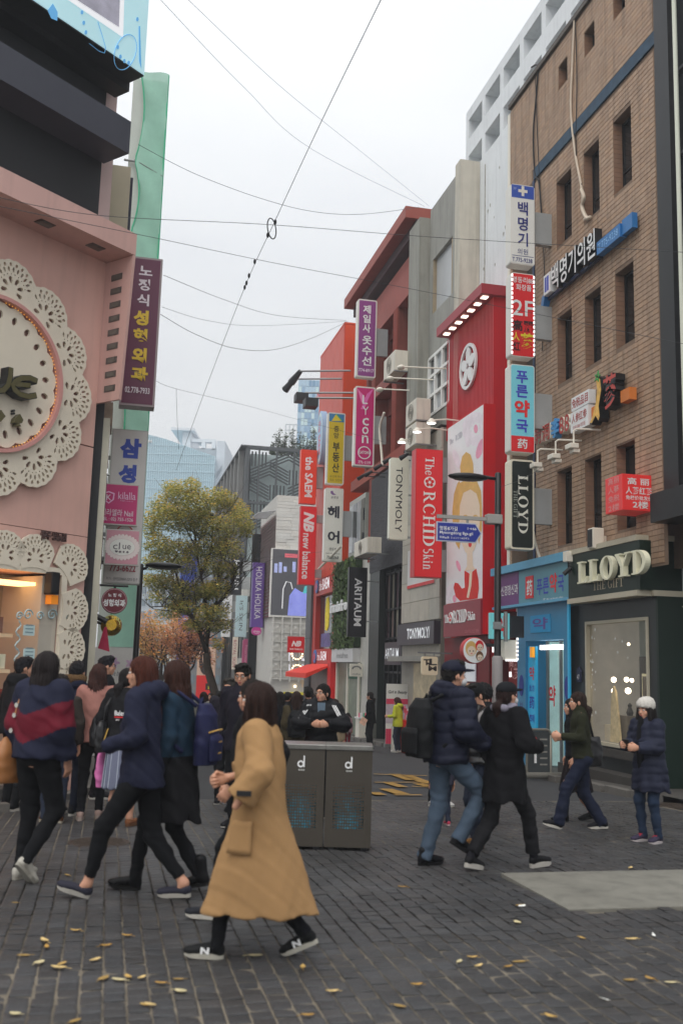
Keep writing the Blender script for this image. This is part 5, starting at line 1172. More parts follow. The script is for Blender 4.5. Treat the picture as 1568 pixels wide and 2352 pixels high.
t,f,B = psign('ginseng_floor_sign','red sign reading 2F with black and yellow Chinese characters and a border of lights',1173,628,1227,820,'c2262a',[('t','명동리88',1176,637,1224,651,'e8d8d0',{'bold': .01}),('t','화장품',1184,654,1219,668,'e8d8d0',{'bold': .01}),('t','2F',1176,690,1224,726,'dcdcdc',{'bold': .01}),('t','高麗',1176,736,1224,762,'1c1518',{'bold': .02}),('t','人',1176,763,1192,783,'c8b82a',{'bold': .02}),('t','蔘',1193,766,1225,808,'c8b82a',{'bold': .03}),('t','紅',1177,785,1193,806,'1c1518',{'bold': .02})],mount_v=((.25,.65),))
for k in range(18):
    for x in (B[0]+.02,B[1]-.02):
        z = B[2]+.05+k*(B[3]-B[2]-.1)/17.5; mb = MB(); mb.box(x-.016,x+.016,-.02,-.007,z,z+.06); mb.build('light_dot',MATS['light_string'],t)
psign('pharmacy_sign','turquoise pharmacy sign with blue and red characters in the right-hand stack',1171,838,1227,1040,'70bccb',[('c','푸른',1184,852,1211,913,'3a3aa8',.025),('t','약',1180,919,1215,958,'c8282c',{'bold': .04}),('t','국',1184,964,1211,993,'3a3aa8',{'bold': .025}),('b',1168,1002,1230,1042,'c4262a'),('t','药',1187,1008,1210,1031,'efe6e0',{'bold': .02})],mount_v=((.3,.7),))
psign('gift_shop_sign','black vertical gift shop sign with cream border, lowest of the right-hand stack',1171,1056,1226,1262,'1d2422',[('s','LLOYD',1189,1092,1211,1226,'d8d4c0',90),('s','THE GIFT',1178,1126,1187,1190,'8a9088',90)],rim='c9c3b0',border=.02,mount_v=((.3,.7),))
psign('tailor_sign','purple tailor sign with pale characters high on the red-brown building',820,688,864,867,'7d3a78',[('c','제일사',833,701,851,764,'d8cfd8',.03),('c','옷수선',831,771,853,840,'d8cfd8',.03),('t','774-8917',823,847,858,855,'d8c0d4',{'bold': .02})],border=.03,mount_v=((.3,.65),))
psign('waxing_salon_sign','magenta waxing salon sign with white letters below the purple tailor sign',814,888,860,1071,'b01e63',[('p',[(820,892),(836,910),(842,920),(830,925)],'d070a0'),('p',[(858,892),(842,905),(828,940),(836,940),(846,915)],'c860a0'),('t','L',832,908,844,928,WH,{'bold': .01}),('t','Y',832,934,846,953,WH),('c','con',831,960,846,1018,WH,.01),('O',836,1040,15,15,WH),('t','CATCHUP',824,1036,851,1043,WH,{'bold': .03}),('t','771-1119',822,1059,850,1066,WH,{'bold': .02})],border=.03,mount_v=((.3,.65),))
psign('estate_agent_sign','yellow estate agent sign with a blue top and black characters',751,948,791,1113,'c0a822',[('b',748,945,795,969,'2f6f9c'),('p',[(771,952),(784,967),(761,967)],'d8b82a'),('p',[(771,952),(774,952),(787,967),(784,967)],'3f9a6a'),('c','중앙',766,979,778,1007,'2a2818',.01),('c','부동산',763,1016,779,1085,'2a2818',.02),('t','공인중개사',757,1092,784,1097,'6a5c18'),('t','대표 김민석',757,1100,784,1106,'6a5c18')],border=.03,mount_v=((.35,.7),))
psign('hair_salon_sign','white hair salon sign with brush lettering beneath the yellow sign',745,1121,787,1290,'c9c8c0',[('p',[(759,1128),(764,1127),(766,1133),(772,1136),(764,1137),(759,1133)],'7a5a8c'),('t','본연애',760,1140,776,1146,'3a3a3c'),('t','헤',752,1162,779,1190,'1c1d2c',{'bold': .03}),('t','어',752,1219,779,1248,'1c1d2c',{'bold': .03}),('t','명동점',756,1258,772,1265,'3a3a3c'),('t','www.bornya.or.kr',748,1269,780,1274,'3a3a3c'),('t','752-0368',750,1277,777,1284,'2a2a2c',{'bold': .01})],border=.03,mount_v=((.35,.7),))
psign('cosmetics_banner','small orange-red vertical cosmetics sign beside the orange-red building',690,1033,727,1157,'cc3a22',[('t','the SAEM',700,1049,718,1142,WH,{'rot': 90,'bold': .03})],r=0,th=.35,rim='c4422c',mount_v=((.3,.7),))
psign('sportswear_banner','tall red sportswear sign with white lettering below the orange-red one',688,1163,725,1343,'c4242a',[('t','NB',697,1176,721,1222,WH,{'rot': 90,'bold': .05,'shear': .25}),('t','new balance',694,1225,712,1330,WH,{'rot': 90,'bold': .02})],r=0,th=.35,rim='b02a2c',mount_v=((.1,.2),(.8,.9)))
psign('black_cosmetics_sign','black vertical cosmetics sign hung from rods before the green wall',800,1303,842,1463,'1d1d21',[('t','ARITAUM',813,1328,830,1438,WH,{'rot': 90,'bold': .02})],r=0,th=.2,rim='1d1d21',border=.0,mount_v=((.22,.235),(.8,.815)))
psign('white_cosmetics_sign','off-white vertical cosmetics sign with thin black lettering',895,1052,937,1240,'d2cabc',[('t','TONYMOLY',908,1073,923,1222,'1f1f26',{'rot': 90})],rim='d2cabc',border=0,th=.22,mount_v=((.55,.565),(.03,.05)))
t,f,B = psign('red_cosmetics_sign','large red vertical cosmetics sign with white serif lettering and a flower emblem',953,1032,1015,1326,'c6242a',[('s','The',976,1050,996,1092,WH,90),('o',986,1108,13,13,WH),('s','RCHID',971,1129,998,1255,WH,90),('s','Skin',971,1260,994,1308,WH,90)],r=0,th=.4,rim='b41e24',mount_v=((.05,.22),(.75,.95)))
cx,cz = f.hit(986,1108); 
for k in range(5): mb = MB(); a = PI/2+k*1.2566; mb.prism(circ(cx+.085*math.cos(a),cz+.085*math.sin(a),.05,12),-.016,-.0135); mb.build('emblem_petal',m_red,t)
psign('small_sportswear_sign','small square red sportswear sign on a dark bracket',661,1462,699,1499,'b4242a',[('t','NB',669,1472,692,1485,WH,{'bold': .06,'shear': .3}),('t','new balance',665,1488,695,1493,WH,{'bold': .02})],r=0,th=.2,rim='9a2226',s=44,mount=False)
t,f,B = psign('monogram_sign','small cream square hanging sign with a black letter monogram',968,1508,1005,1551,'cdbda2',[('t','T',972,1514,986,1528,'2a2420',{'bold': .03}),('t','L',985,1513,1003,1528,'2a2420',{'bold': .03}),('t','M',983,1530,1002,1541,'2a2420',{'bold': .03}),('t','T',980,1522,990,1540,'2a2420',{'bold': .03})],rim='cdbda2',th=.1,gap=.5,mount=False)
mb = MB(); mb.box(B[0]-.1,RW,.03,.07,B[3]+.08,B[3]+.12); mb.build('hanger_bar',m_steel,t)
for x in (B[0]+.1,B[1]-.1): mb = MB(); mb.box(x-.015,x+.015,.04,.06,B[3]-.02,B[3]+.09); mb.build('hanger',m_steel,t)
t,f,B = psign('far_black_sign','black far-off vertical cosmetics sign beyond the tree',529,1273,556,1366,'1e1f22',[('t','JAYJUN',537,1284,549,1354,WH,{'rot': 90,'bold': .02})],r=0,th=.4,rim='1e1f22',s=66,wall=9.0)
psign('far_white_sign','white far-off vertical cosmetics sign right behind the tree trunk',511,1366,532,1463,'cfd2cc',[('t','MISSHA',517,1382,525,1452,'4a4c4c',{'rot': 90})],r=0,th=.4,rim='c4c6c0',s=69,wall=9.0)
psign('far_pale_blue_sign','pale blue far-off vertical skincare sign',542,1368,567,1463,'a6bcc0',[('t',"It'S SKIN",550,1380,558,1448,'4a5256',{'rot': 90})],r=0,th=.4,rim='9ab0b4',s=63,wall=9.0)
psign('far_purple_sign','long purple far-off vertical cosmetics sign on the white screen building',579,1292,607,1441,'5c4288',[('t','HOLIKA HOLIKA',586,1302,600,1422,'d4cce4',{'rot': 90})],r=0,th=.5,rim='543c7c',s=57,wall=8.6)
psign('far_tulip_sign','magenta tulip-shaped cosmetics sign below the long purple one',579,1440,600,1459,'b02a80',[('t','ETUDE',582,1449,597,1453,'e8c8dc',{'bold': .02}),('t','house',584,1454,595,1456,'e8c8dc')],r=.2,th=.4,rim='a02874',s=57,mount=False)
psign('far_pink_awning','pink arched banner of the far princess shop, right-hand one',574,1465,590,1532,'b8527c',[('t','Princess House',579,1480,586,1524,'d89ab4',{'rot': 90})],r=.2,th=.3,rim='a84a70',s=62,mount=False)
psign('far_pink_awning','pink arched banner of the far princess shop, left-hand one',557,1467,572,1530,'a84a70',[('t','Princess House',562,1482,568,1522,'d09ab0',{'rot': 90})],r=.2,th=.3,rim='984466',s=66,mount=False)
psign('far_ivory_sign','ivory far-off vertical skincare sign with red lettering behind the middle lamp post',531,1463,546,1538,'c8c0b2',[('t','ROYAL SKIN',535,1470,542,1532,'9a4a44',{'rot': 90})],r=0,th=.3,rim='b8b0a2',s=67,mount=False)
# ---------------------------------------------------------------- signs of the left-hand row
LW =-.4
def lsign(name,label,s,u0,v0,u1,v1,face,texts,**k):
    k.setdefault('th',.25); k.setdefault('r',0); k['s'] = s; k['mount'] = False; k.setdefault('rim','a8a49e'); k.setdefault('group','signs on the left-hand row')
    t,f,B = psign(name,label,u0,v0,u1,v1,face,texts,**k)
    for a in (.12,.8):
        z = B[2]+(B[3]-B[2])*a; mb = MB(); mb.box(LW,B[0]+.02,.05,.11,z,z+.06); mb.build('mount',MATS['mount_grey'],t)
    return t,f,B
GY,PW = 'c9ab35','c8bfc4'
lsign('surgery_sign','long maroon surgery sign with white and yellow characters beside the pink shop',16.6,284,590,365,933,'5a2a40',[('t','노',320,612,351,633,PW,{'bold': .03}),('t','정',318,641,345,668,PW,{'bold': .03}),('t','식',315,676,343,703,PW,{'bold': .03}),('t','성',307,713,342,748,GY,{'bold': .05}),('t','형',306,755,339,791,GY,{'bold': .05}),('t','외',303,799,337,834,GY,{'bold': .05}),('t','과',301,843,340,876,GY,{'bold': .05}),('t','02.778-7933',287,890,344,904,PW,{'bold': .02})],th=.3,rim='8c7f80',border=.015)
t,f,B = lsign('white_estate_sign','tall white sign with blue characters half covered by the smaller pink signs',17.4,247,986,331,1341,'bcb8b4',[('t','삼',276,1007,325,1053,'33479c',{'bold': .06}),('t','성',272,1067,314,1110,'33479c',{'bold': .06}),('O',287,1218,18,11,'b0343c'),('t','773-6622',252,1297,312,1313,'8c3440',{'bold': .02}),('t','허가 : 공92220000-2293 정구',244,1326,316,1334,'4a4448')],rim='a8a6a2')
t,f,B = lsign('nail_salon_sign','magenta nail salon sign with a white shield emblem',16.9,228,1111,318,1206,'a8245e',[('p',[(236,1133),(250,1128),(264,1133),(262,1148),(250,1157),(238,1148)],'d8a0bc'),('p',[(239,1135),(250,1131),(261,1135),(259,1147),(250,1154),(241,1147)],'a8245e'),('t','K',245,1136,256,1149,'e4c4d4'),('t','kilalla',272,1131,312,1148,'d8a8c0'),('t','키라엘라 | self nail cafe',276,1150,306,1153,'d8a8c0'),('t','키라엘라 Nail',233,1170,306,1186,'e0c4d0'),('t','TEL : 02) 755-1526',232,1189,306,1199,'e0c4d0',{'bold': .01})],th=.15)
t,f,B = lsign('pink_shop_sign','small square pink sign with a white lace oval below the nail salon sign',16.8,241,1216,321,1298,'b27e88',[('o',281,1257,37,27,'c8bcb8'),('o',281,1257,30,20,'b8a8a4'),('o',281,1257,29,19,'cfc9c2'),('t','cl',260,1246,276,1262,'4a4248'),('t','ue',282,1252,301,1262,'4a4248'),('t','♥♣♦♠',264,1265,296,1270,'4a4248')],th=.12)
cx,cz = f.hit(281,1257); 
for k in range(28): mb = MB(); a = 2*PI*k/28; B_ = f.box(244,1230,318,1284); mb.prism(circ(cx+(B_[1]-B_[0])/2*math.cos(a),cz+(B_[3]-B_[2])/2*math.sin(a),.026,8),-.011,-.0095); mb.build('lace_dot',ink('c8bcb8'),t)
f = FD(16.7); cx,cz = f.hit(263,1380); r_ = f.hit(293,1380)[0]-cx
t = thing('round_surgery_sign','round maroon hanging sign with white characters below the white sign','sign',f,'signs on the left-hand row')
mb = MB(); mb.lathe([(r_*.97,.12),(r_,.1),(r_,.02),(r_*.97,0)],(cx,0,cz),32,'y'); mb.build('drum',mat('maroon_drum','6a2030',rough=.4,var=.05),t)
mb = MB(); mb.prism(circ(cx,cz,r_*.95,32),-.008,-.001); mb.build('face',mat('maroon_face','5c1420',rough=.35,var=.04),t); mb = MB(); ring(mb,cx,cz,r_*.9,r_*.93,-.012,-.009,32); mb.build('ring',ink('b89aa0'),t)
mb = MB(); put_text(mb,'노 정 식',(cx-r_*.5,cx+r_*.5,cz+r_*.3,cz+r_*.58),-.012,bold=.03); put_text(mb,'성형외과',(cx-r_*.85,cx+r_*.85,cz-r_*.45,cz+r_*.12),-.012,bold=.04); mb.build('lettering',ink('d8d0d0'),t)
mb = MB(); mb.tube([(LW,.06,cz+r_*1.2),(cx+r_,.06,cz+r_*1.2)],.02,6); mb.tube([(cx,.06,cz+r_),(cx,.06,cz+r_*1.2)],.02,6); mb.build('bracket',m_black,t)
f = FD(17.0); cx,cz = f.hit(256,1436); r_ = f.hit(281,1436)[0]-cx
t = thing('gold_round_sign','shiny golden round shop sign beneath the maroon disc','sign',f,'signs on the left-hand row')
mb = MB(); prof = [(r_*.5,.3),(r_*.96,.22),(r_,.14),(r_*.92,.06),(r_*.7,.03),(r_*.62,-.01),(r_*.5,-.03),(.01,-.03)]; mb.lathe(prof,(cx,0,cz),30,'y'); mb.build('medallion',mat('gold_metal','c8a040',rough=.22,metal=1.0,var=.15,vs=12,k=1.0,bump=.3,bs=25),t)
mb = MB()
for ch,a in zip('FACTORY',np.linspace(150,20,7)):
    A = math.radians(a); put_text(mb,ch,(cx+r_*.8*math.cos(A)-.03,cx+r_*.8*math.cos(A)+.03,cz+r_*.8*math.sin(A)-.035,cz+r_*.8*math.sin(A)+.035),.02)
mb.build('lettering',mat('bright_gold','e8cc80',rough=.3,metal=.6,var=0),t); mb = MB(); mb.tube([(LW,.15,cz+.1),(cx-r_*.8,.15,cz+.02)],.025,6); mb.build('bracket',m_black,t)
f = FD(16.2); P = [f.hit(*p) for p in ((240,1440),(246,1440),(252,1497),(225,1489))]
t = thing('hanging_pennant','crimson cloth pennant hanging under the golden sign','pennant',f)
mb = MB(); mb.prism(P,0,.012); mb.build('cloth',mat('crimson_cloth','8a1c38',rough=.8,var=.12,vs=8,bump=.4,bs=12),t); mb = MB(); a = f.hit(215,1412); b = f.hit(246,1428); mb.tube([(a[0],.02,a[1]),(b[0],.02,b[1])],.05,6); mb.tube([(a[0]-.2,.02,a[1]+.05),(a[0],.02,a[1])],.03,6); mb.build('bracket_arm',m_black,t)
# ---------------------------------------------------------------- pink corner shop
from mathutils.geometry import tessellate_polygon
def plate(mb,outer,holes,y0,y1):
    loops = [outer]+holes; V = [Vector((x,z,0)) for l in loops for x,z in l]
    tris = tessellate_polygon([[Vector((x,z,0)) for x,z in l] for l in loops])
    flat = [(v.x,y0,v.y) for v in V]; n = len(flat); fs = []
    for a,b,c in tris:
        A,B,C = V[a],V[b],V[c]
        fs.append((a,b,c) if (B-A).cross(C-A).z > 0 else (a,c,b))
    k = 0
    for li,l in enumerate(loops):
        m = len(l); ar = sum(l[i][0]*l[(i+1) % m][1]-l[(i+1) % m][0]*l[i][1] for i in range(m)) > 0
        for i in range(m):
            p,q = k+i,k+(i+1) % m
            fs.append((q,p,n+p,n+q) if ar == (li == 0) else (p,q,n+q,n+p))
        k += m
    return mb.add(flat+[(x,y1,z) for x,_,z in flat],fs)
def tear(cx,cz,a,L_,W_,n=7):
    out = []
    for k in range(n):
        t = 2*PI*k/n; x,z = W_*math.sin(t)*(1.0 if math.cos(t) < 0 else .75),L_*-math.cos(t)
        out.append((cx+x*math.cos(a)-z*math.sin(a),cz+x*math.sin(a)+z*math.cos(a)))
    return out
def lace_lobe(R0,Rl,rl,half,y0,y1):                   # lobe pointing to +z; origin at the doily centre
    out = [(R0*math.sin(a),R0*math.cos(a)) for a in np.linspace(half,-half,9)]
    out = [(-x,z) for x,z in out][::-1]
    lob = []; N = 60
    for k in range(N+1):
        a = math.radians(-128+256*k/N); r = rl*(1+.035*abs(math.sin(k/N*PI*13)))
        lob.append((r*math.sin(a),Rl+r*math.cos(a)))
    base_l = [(R0*math.sin(-half),R0*math.cos(half))]
    outer = [(R0*math.sin(a),R0*math.cos(a)) for a in np.linspace(half,-half,9)]+[p for p in lob if abs(math.atan2(p[0],p[1])) < half*.995 or p[1] > Rl]
    lim = []
    for x,z in outer:
        a = math.atan2(x,z); 
        if abs(a) > half: r = math.hypot(x,z); a = math.copysign(half,a); x,z = r*math.sin(a),r*math.cos(a)
        if not lim or math.hypot(lim[-1][0]-x,lim[-1][1]-z) > .004: lim.append((x,z))
    holes = []
    for k in range(13):
        a = math.radians(-96+192*k/12); holes.append(tear(rl*.86*math.sin(a),Rl+rl*.86*math.cos(a),-a,rl*.075,rl*.058))
    for k in range(12):
        a = math.radians(-84+168*k/11); holes.append(tear(rl*.69*math.sin(a),Rl+rl*.69*math.cos(a),-a,rl*.1,rl*.047))
    for k in range(6):
        a = math.radians(-110+220*k/5); holes.append(tear(rl*.33*math.sin(a),Rl+rl*.33*math.cos(a),-a,rl*.13,rl*.085,9))
    for k in range(9):
        a = math.radians(-66+132*k/8); holes.append(circ(rl*.53*math.sin(a),Rl+rl*.53*math.cos(a),rl*.028,5))
    for rr_ in ((R0+.05),(R0+.14)):
        n = 7
        for k in range(n):
            a =-half+half*2*(k+.5)/n
            if rr_ < Rl-rl*.5: holes.append(circ(rr_*math.sin(a),rr_*math.cos(a),.013,6))
    holes = [h for h in holes if all(abs(math.atan2(x,z)) < half-.012 and math.hypot(x,z) > R0+.015 for x,z in h)]
    mb = MB(); plate(mb,lim,holes,y0,y1); return mb
m_pinkw = mat('dusty_pink_panel','bd978c',rough=.22,spec=.5,var=.09,vs=.9,k=1.45,dirt=.1)
m_pinkd = mat('pink_canopy','ba968e',rough=.5,var=.06,vs=1.5,k=1.4,dirt=.12)
m_lace = mat('cream_lace','c8bfae',rough=.5,var=.04,k=1.4)
t = thing('pink_corner_shop','dusty pink corner shop with a huge cream lace doily, black upper floors and canopy','building',FP)
XR = 10.06
seams = [-.6,3.55,4.95,7.95]
mb = MB(); mb.box(5.0,XR,.06,3.5,2.94,8.0); mb.box(9.61,XR,.06,3.5,-.7,2.935); mb.build('wall_core',mat('pink_joint','6f5550',rough=.7,var=.1),t)
for z0,z1 in ((3.56,4.94),(4.96,7.95)):
    for x0,x1 in ((5.0,7.35),(7.36,XR)): mb = MB(); mb.box(x0,x1,0,.06,z0,z1); mb.build('wall_panel',m_pinkw,t)
mb = MB(); mb.box(5.0,XR,0,.06,2.93,3.55); mb.build('wall_panel',m_pinkw,t)
mb = MB(); mb.box(9.6,XR,0,.06,-.7,2.93); mb.build('wall_panel',m_pinkw,t)
# canopy and fin with recessed lamps
mb = MB(); mb.box(5.0,XR+.05,-.62,.05,7.95,8.3); mb.build('canopy',m_pinkd,t)
mb = MB(); mb.add([(XR,.06,5.65),(XR,-.5,5.65),(XR,-.62,7.94),(XR,.06,7.94),(XR+.05,.06,5.65),(XR+.05,-.5,5.65),(XR+.05,-.62,7.94),(XR+.05,.06,7.94)],[(0,1,2,3),(7,6,5,4),(1,5,6,2),(0,4,5,1),(3,2,6,7),(0,3,7,4)]); mb.build('fin',m_pinkd,t)
m_ventf = mat('lamp_recess','4a4440',rough=.5,var=.1)
for k in range(9):
    z = 7.65-k*.225; mb = MB(); mb.box(XR-.008,XR+.0,-.4,-.16,z-.05,z+.05); v_ = mb.build('recessed_lamp',m_ventf,t); mb = MB(); mb.box(XR-.012,XR-.0085,-.36,-.2,z-.035,z+.035); mb.build('lamp_glass',mat('lamp_glass_grey','5a5650',rough=.2,var=.1),v_)
for k in range(4):
    x = 9.55-k*.95; mb = MB(); mb.box(x-.13,x+.13,-.42,-.25,7.94,7.949); v_ = mb.build('recessed_lamp',m_ventf,t); mb = MB(); mb.box(x-.1,x+.1,-.39,-.28,7.935,7.9395); mb.build('lamp_glass',MATS['lamp_glass_grey'],v_)
# black floors
mb = MB(); mb.box(5.0,9.82,-.02,3,8.3,14.5); mb.build('black_wall',mat('black_cladding','232427',rough=.5,var=.12,vs=1),t)
mb = MB(); mb.box(9.82,10.15,.1,3,8.3,14.0); mb.build('pink_return',mat('pale_pink_return','b09a96',rough=.6,var=.06),t)
mb = MB(); mb.box(5.0,9.86,-.6,-.021,9.54,10.08); mb.build('black_beam',mat('slate_beam','3a3b44',rough=.45,var=.05),t)
mb = MB(); mb.box(5.0,10.0,-.35,-.021,10.75,11.0); mb.build('screen_housing',m_black,t)
mb = MB(); mb.box(5.0,9.95,-.72,-.021,10.86,14.6); mb.build('screen_box',m_black,t)
Y =-.73
mb = MB(); mb.box(5.0,9.95,Y,-.721,10.88,14.6); scn = mb.build('video_screen',mat('screen_sky','a8cfe4',rough=.4,var=.08,vs=1,emit=.32),t)
def sc_(u,v): return FP.hit(u,v,Y-.006)
def sp(name,m,pts,dy=0): mb = MB(); mb.prism([sc_(*p) for p in pts],Y-.008-dy,Y-.004-dy); mb.build(name,m,scn)
m_s1 = mat('screen_white2','e8eaf0',var=0,emit=.45); m_s2 = mat('screen_photo','8c8a96',var=.4,vs=2.5,emit=.3); m_s3 = mat('screen_midblue','5a9ccc',var=.05,emit=.3)
sp('screen_picture_frame',m_s1,[(150,-40),(287,-60),(283,86),(150,-5)]); sp('screen_picture',m_s2,[(165,-40),(277,-60),(273,62),(170,-5)],.005)
sp('screen_drop',m_s3,[(110,24),(122,8),(133,28),(132,48),(118,42)])
for u,v in ((189,28),(193,52),(198,74),(271,108),(277,130),(286,140),(296,144),(316,44)): sp('screen_dot',m_s3,e_uv(u,v,3,5,10))
mb = MB(); pts = [sc_(*p) for p in e_uv(288,120,24,42,26,.3)]; mb.tube([(a,Y-.01,b) for a,b in pts+pts[:1]],.006,4); mb.build('screen_outline',m_s3,scn)
sp('screen_brush',m_s3,[(319,60),(322,60),(325,158),(320,140)])
mb = MB(); pts = [sc_(*p) for p in ((225,50),(236,85),(243,110),(240,122),(228,118),(205,100))]; mb.tube([(a,Y-.01,b) for a,b in pts],.006,4); mb.build('screen_outline',m_s3,scn)
# doily
cx,cz = 8.16,5.62
lob = lace_lobe(1.115,1.285,.42,math.radians(13.84),-.10,-.06).mesh('lace_lobe',m_lace)
for k in range(13):
    o = obj('lace_lobe',lob,t); o.matrix_basis = Matrix.Translation((cx,0,cz)) @ Matrix.Rotation(k*2*PI/13+.12,4,'Y')
mb = MB(); ring(mb,cx,cz,1.06,1.115,-.17,.0,64); mb.build('rim',mat('pink_rim','b8847e',rough=.35,var=.05,k=1.4),t)
out = []
for k in range(264): a = 2*PI*k/264; r = 1.0+.045*abs(math.sin(a*11)); out.append((cx+r*math.cos(a),cz+r*math.sin(a)))
hl = []
for k in range(22):
    a = 2*PI*(k+.5)/22; c = (cx+.86*math.cos(a),cz+.86*math.sin(a)); e = [(.062*math.cos(b),.043*math.sin(b)) for b in [2*PI*q/14 for q in range(14)]]
    hl.append([(c[0]+x*math.cos(a)-z*math.sin(a),c[1]+x*math.sin(a)+z*math.cos(a)) for x,z in e])
mb = MB(); plate(mb,out,hl,-.09,-.05); mb.build('inner_disc',m_lace,t)
for k in range(54): mb = MB(); a =-1.2+2.7*k/53; mb.ell((cx+1.045*math.cos(a),-.1,cz+1.045*math.sin(a)),(.006,.006,.006),5,4); mb.build('fairy_light',mat('amber_light','ffb040',var=0,emit=2),t)
def fpb(x0,y0,x1,y1,y): return FP.box(.2133*x0,564.5+.2133*y0,.2133*x1,564.5+.2133*y1,y)
def stroke(pts,w,name='lettering'):
    mb = MB(); P = [(x,z) for x,z in pts]; L_,R_ = [],[]
    for i,(x,z) in enumerate(P):
        a,b = P[max(i-1,0)],P[min(i+1,len(P)-1)]; d = math.hypot(b[0]-a[0],b[1]-a[1]); nx,nz =-(b[1]-a[1])/d*w,(b[0]-a[0])/d*w
        L_.append((x+nx,z+nz)); R_.append((x-nx,z-nz))
    o = mb.prism(L_+R_[::-1],-.26,-.1).build(name,m_black,t)
    mb = MB(); mb.prism([(x*.0+a,b) for (a,b),x in zip([(p[0]*.9+q[0]*.1,p[1]*.9+q[1]*.1) for p,q in zip(L_,R_)]+[(p[0]*.1+q[0]*.9,p[1]*.1+q[1]*.9) for p,q in zip(L_,R_)][::-1],[0]*99)],-.266,-.261); mb.build('letter_face',mat('dark_gold_face','4f4a30',rough=.4,var=.1),o)
H = lambda x,y: FP.hit(.2133*x,564.5+.2133*y,-.26)
stroke([H(405,1460),H(330,1425),H(240,1425),H(170,1460),H(140,1500),H(160,1550),H(220,1600),H(310,1625),H(395,1610)],.045)
stroke([H(170,1490),H(330,1505)],.04)
stroke([H(120,1310),H(115,1400),H(90,1500),H(40,1555),H(-20,1560),H(-60,1500),H(-70,1400),H(-60,1290)],.045)
stroke([H(-160,1250),H(-150,1400),H(-140,1560)],.045)
stroke([H(-220,1330),H(-330,1300),H(-430,1360),H(-470,1450),H(-430,1550),H(-330,1600),H(-220,1560)],.045)
q = [H(*p) for p in ((205,1850),(250,1805),(285,1870),(270,1905),(235,1900),(262,1940),(205,1935),(225,1900),(190,1900))]
mb = MB(); mb.prism(q,-.2,-.1); mb.build('spade',MATS['dark_gold_face'],t); mb = MB(); q = [H(*p) for p in ((45,1760),(95,1830),(40,1890),(-20,1825))]; mb.prism(q,-.2,-.1); mb.build('diamond',MATS['dark_gold_face'],t)
for x,y in ((205,1765),(205,1795),(10,1712),(10,1742)): mb = MB(); c = H(x,y); mb.prism(circ(c[0],c[1],.017,10),-.16,-.1); mb.build('stud',m_black,t)
mb = MB(); put_text(mb,'클루 명동점',FP.box(87,1222,144,1242),-.05,bold=.02,thick=.05); mb.build('lettering',mat('dark_brown_letter','4a3634',var=0),t)
# doorway with lace border
DX = 9.59; ld = lace_lobe(.6,.735,.335,math.radians(21.8),-.07,-.03).mesh('lace_lobe_small',m_lace)
def place(u,v,ang,k=1.0):
    x,z = FP.hit(u,v); o = obj('lace_border_lobe',ld,t); o.matrix_basis = Matrix.Translation((x,0,z)) @ Matrix.Rotation(ang,4,'Y') @ Matrix.Scale(k,4,(1,0,0)) @ Matrix.Scale(k,4,(0,0,1)) @ Matrix.Translation((0,0,-.78))
for u,v,a in ((-64,1262,0),(6,1267,0),(76,1275,0),(158,1298,.78),(160,1402,1.57),(152,1492,1.57),(146,1582,1.57)): place(u,v,a)
mb = MB(); mb.box(6.5,DX+.1,-.06,-.02,2.93,3.03); mb.build('door_lintel',m_lace,t)
mb = MB(); mb.box(DX,DX+.1,-.06,-.02,-.7,2.93); mb.build('door_jamb',m_lace,t)
m_dint = mat('glowing_shop_back','a0603a',rough=.5,var=.3,vs=1.5,emit=.3,ec='c8703a')  # back wall glows so the shop reads as warmly lit
mb = MB(); mb.quad((6.5,1.3,-.7),(DX,1.3,-.7),(DX,1.3,2.93),(6.5,1.3,2.93)); mb.build('shop_back',m_dint,t)
mb = MB(); mb.box(DX-.3,DX,.0,.9,-.7,2.9); mb.build('entrance_pier',mat('pale_pier','a39c90',rough=.5,var=.06),t)
for k in range(4):
    mb = MB(); z = .5+k*.5; mb.box(6.6,9.02,.22,.5,z,z+.05); mb.build('shelf',mat('shelf_wood','c8b090',rough=.5,var=.1,emit=.08),t)  # shelf wood given a faint glow in place of shop light
random.seed(8)
for k in range(22):
    mb = MB(); x,r = random.uniform(8.2,8.85),k % 4; w_ = random.uniform(.08,.16); mb.box(x,x+w_,.25,.4,.56+r*.5,.66+r*.5+random.uniform(0,.16)); mb.build('goods',mat('goods_%d' % (k % 4),('c8a080','8a3a30','d8c8b0','6a4a40')[k % 4],var=.1),t)
mb = MB(); mb.box(7.6,9.25,.1,.5,2.75,2.8); mb.build('shop_light',mat('amber_panel','ffc080',var=0,emit=3),t)
mb = MB(); mb.box(6.5,9.5,-.02,-.012,-.6,2.2); gl = mb.build('glass_door',glass('shop_door_glass','b0b8b4',rough=.02,alpha=.03),t)
B = FP.box(109,1314,128,1366,-.1); mb = MB(); mb.box(B[0],B[1],-.2,-.03,B[2],B[3]); mb.build('speaker',m_black,t,bevel=.02)
B = FP.box(112,1367,128,1388,-.1); mb = MB(); mb.box(B[0],B[1],-.16,-.03,B[2],B[3]); mb.build('alarm_box',mat('orange_alarm','d87a1c',emit=.25,var=.05),t)
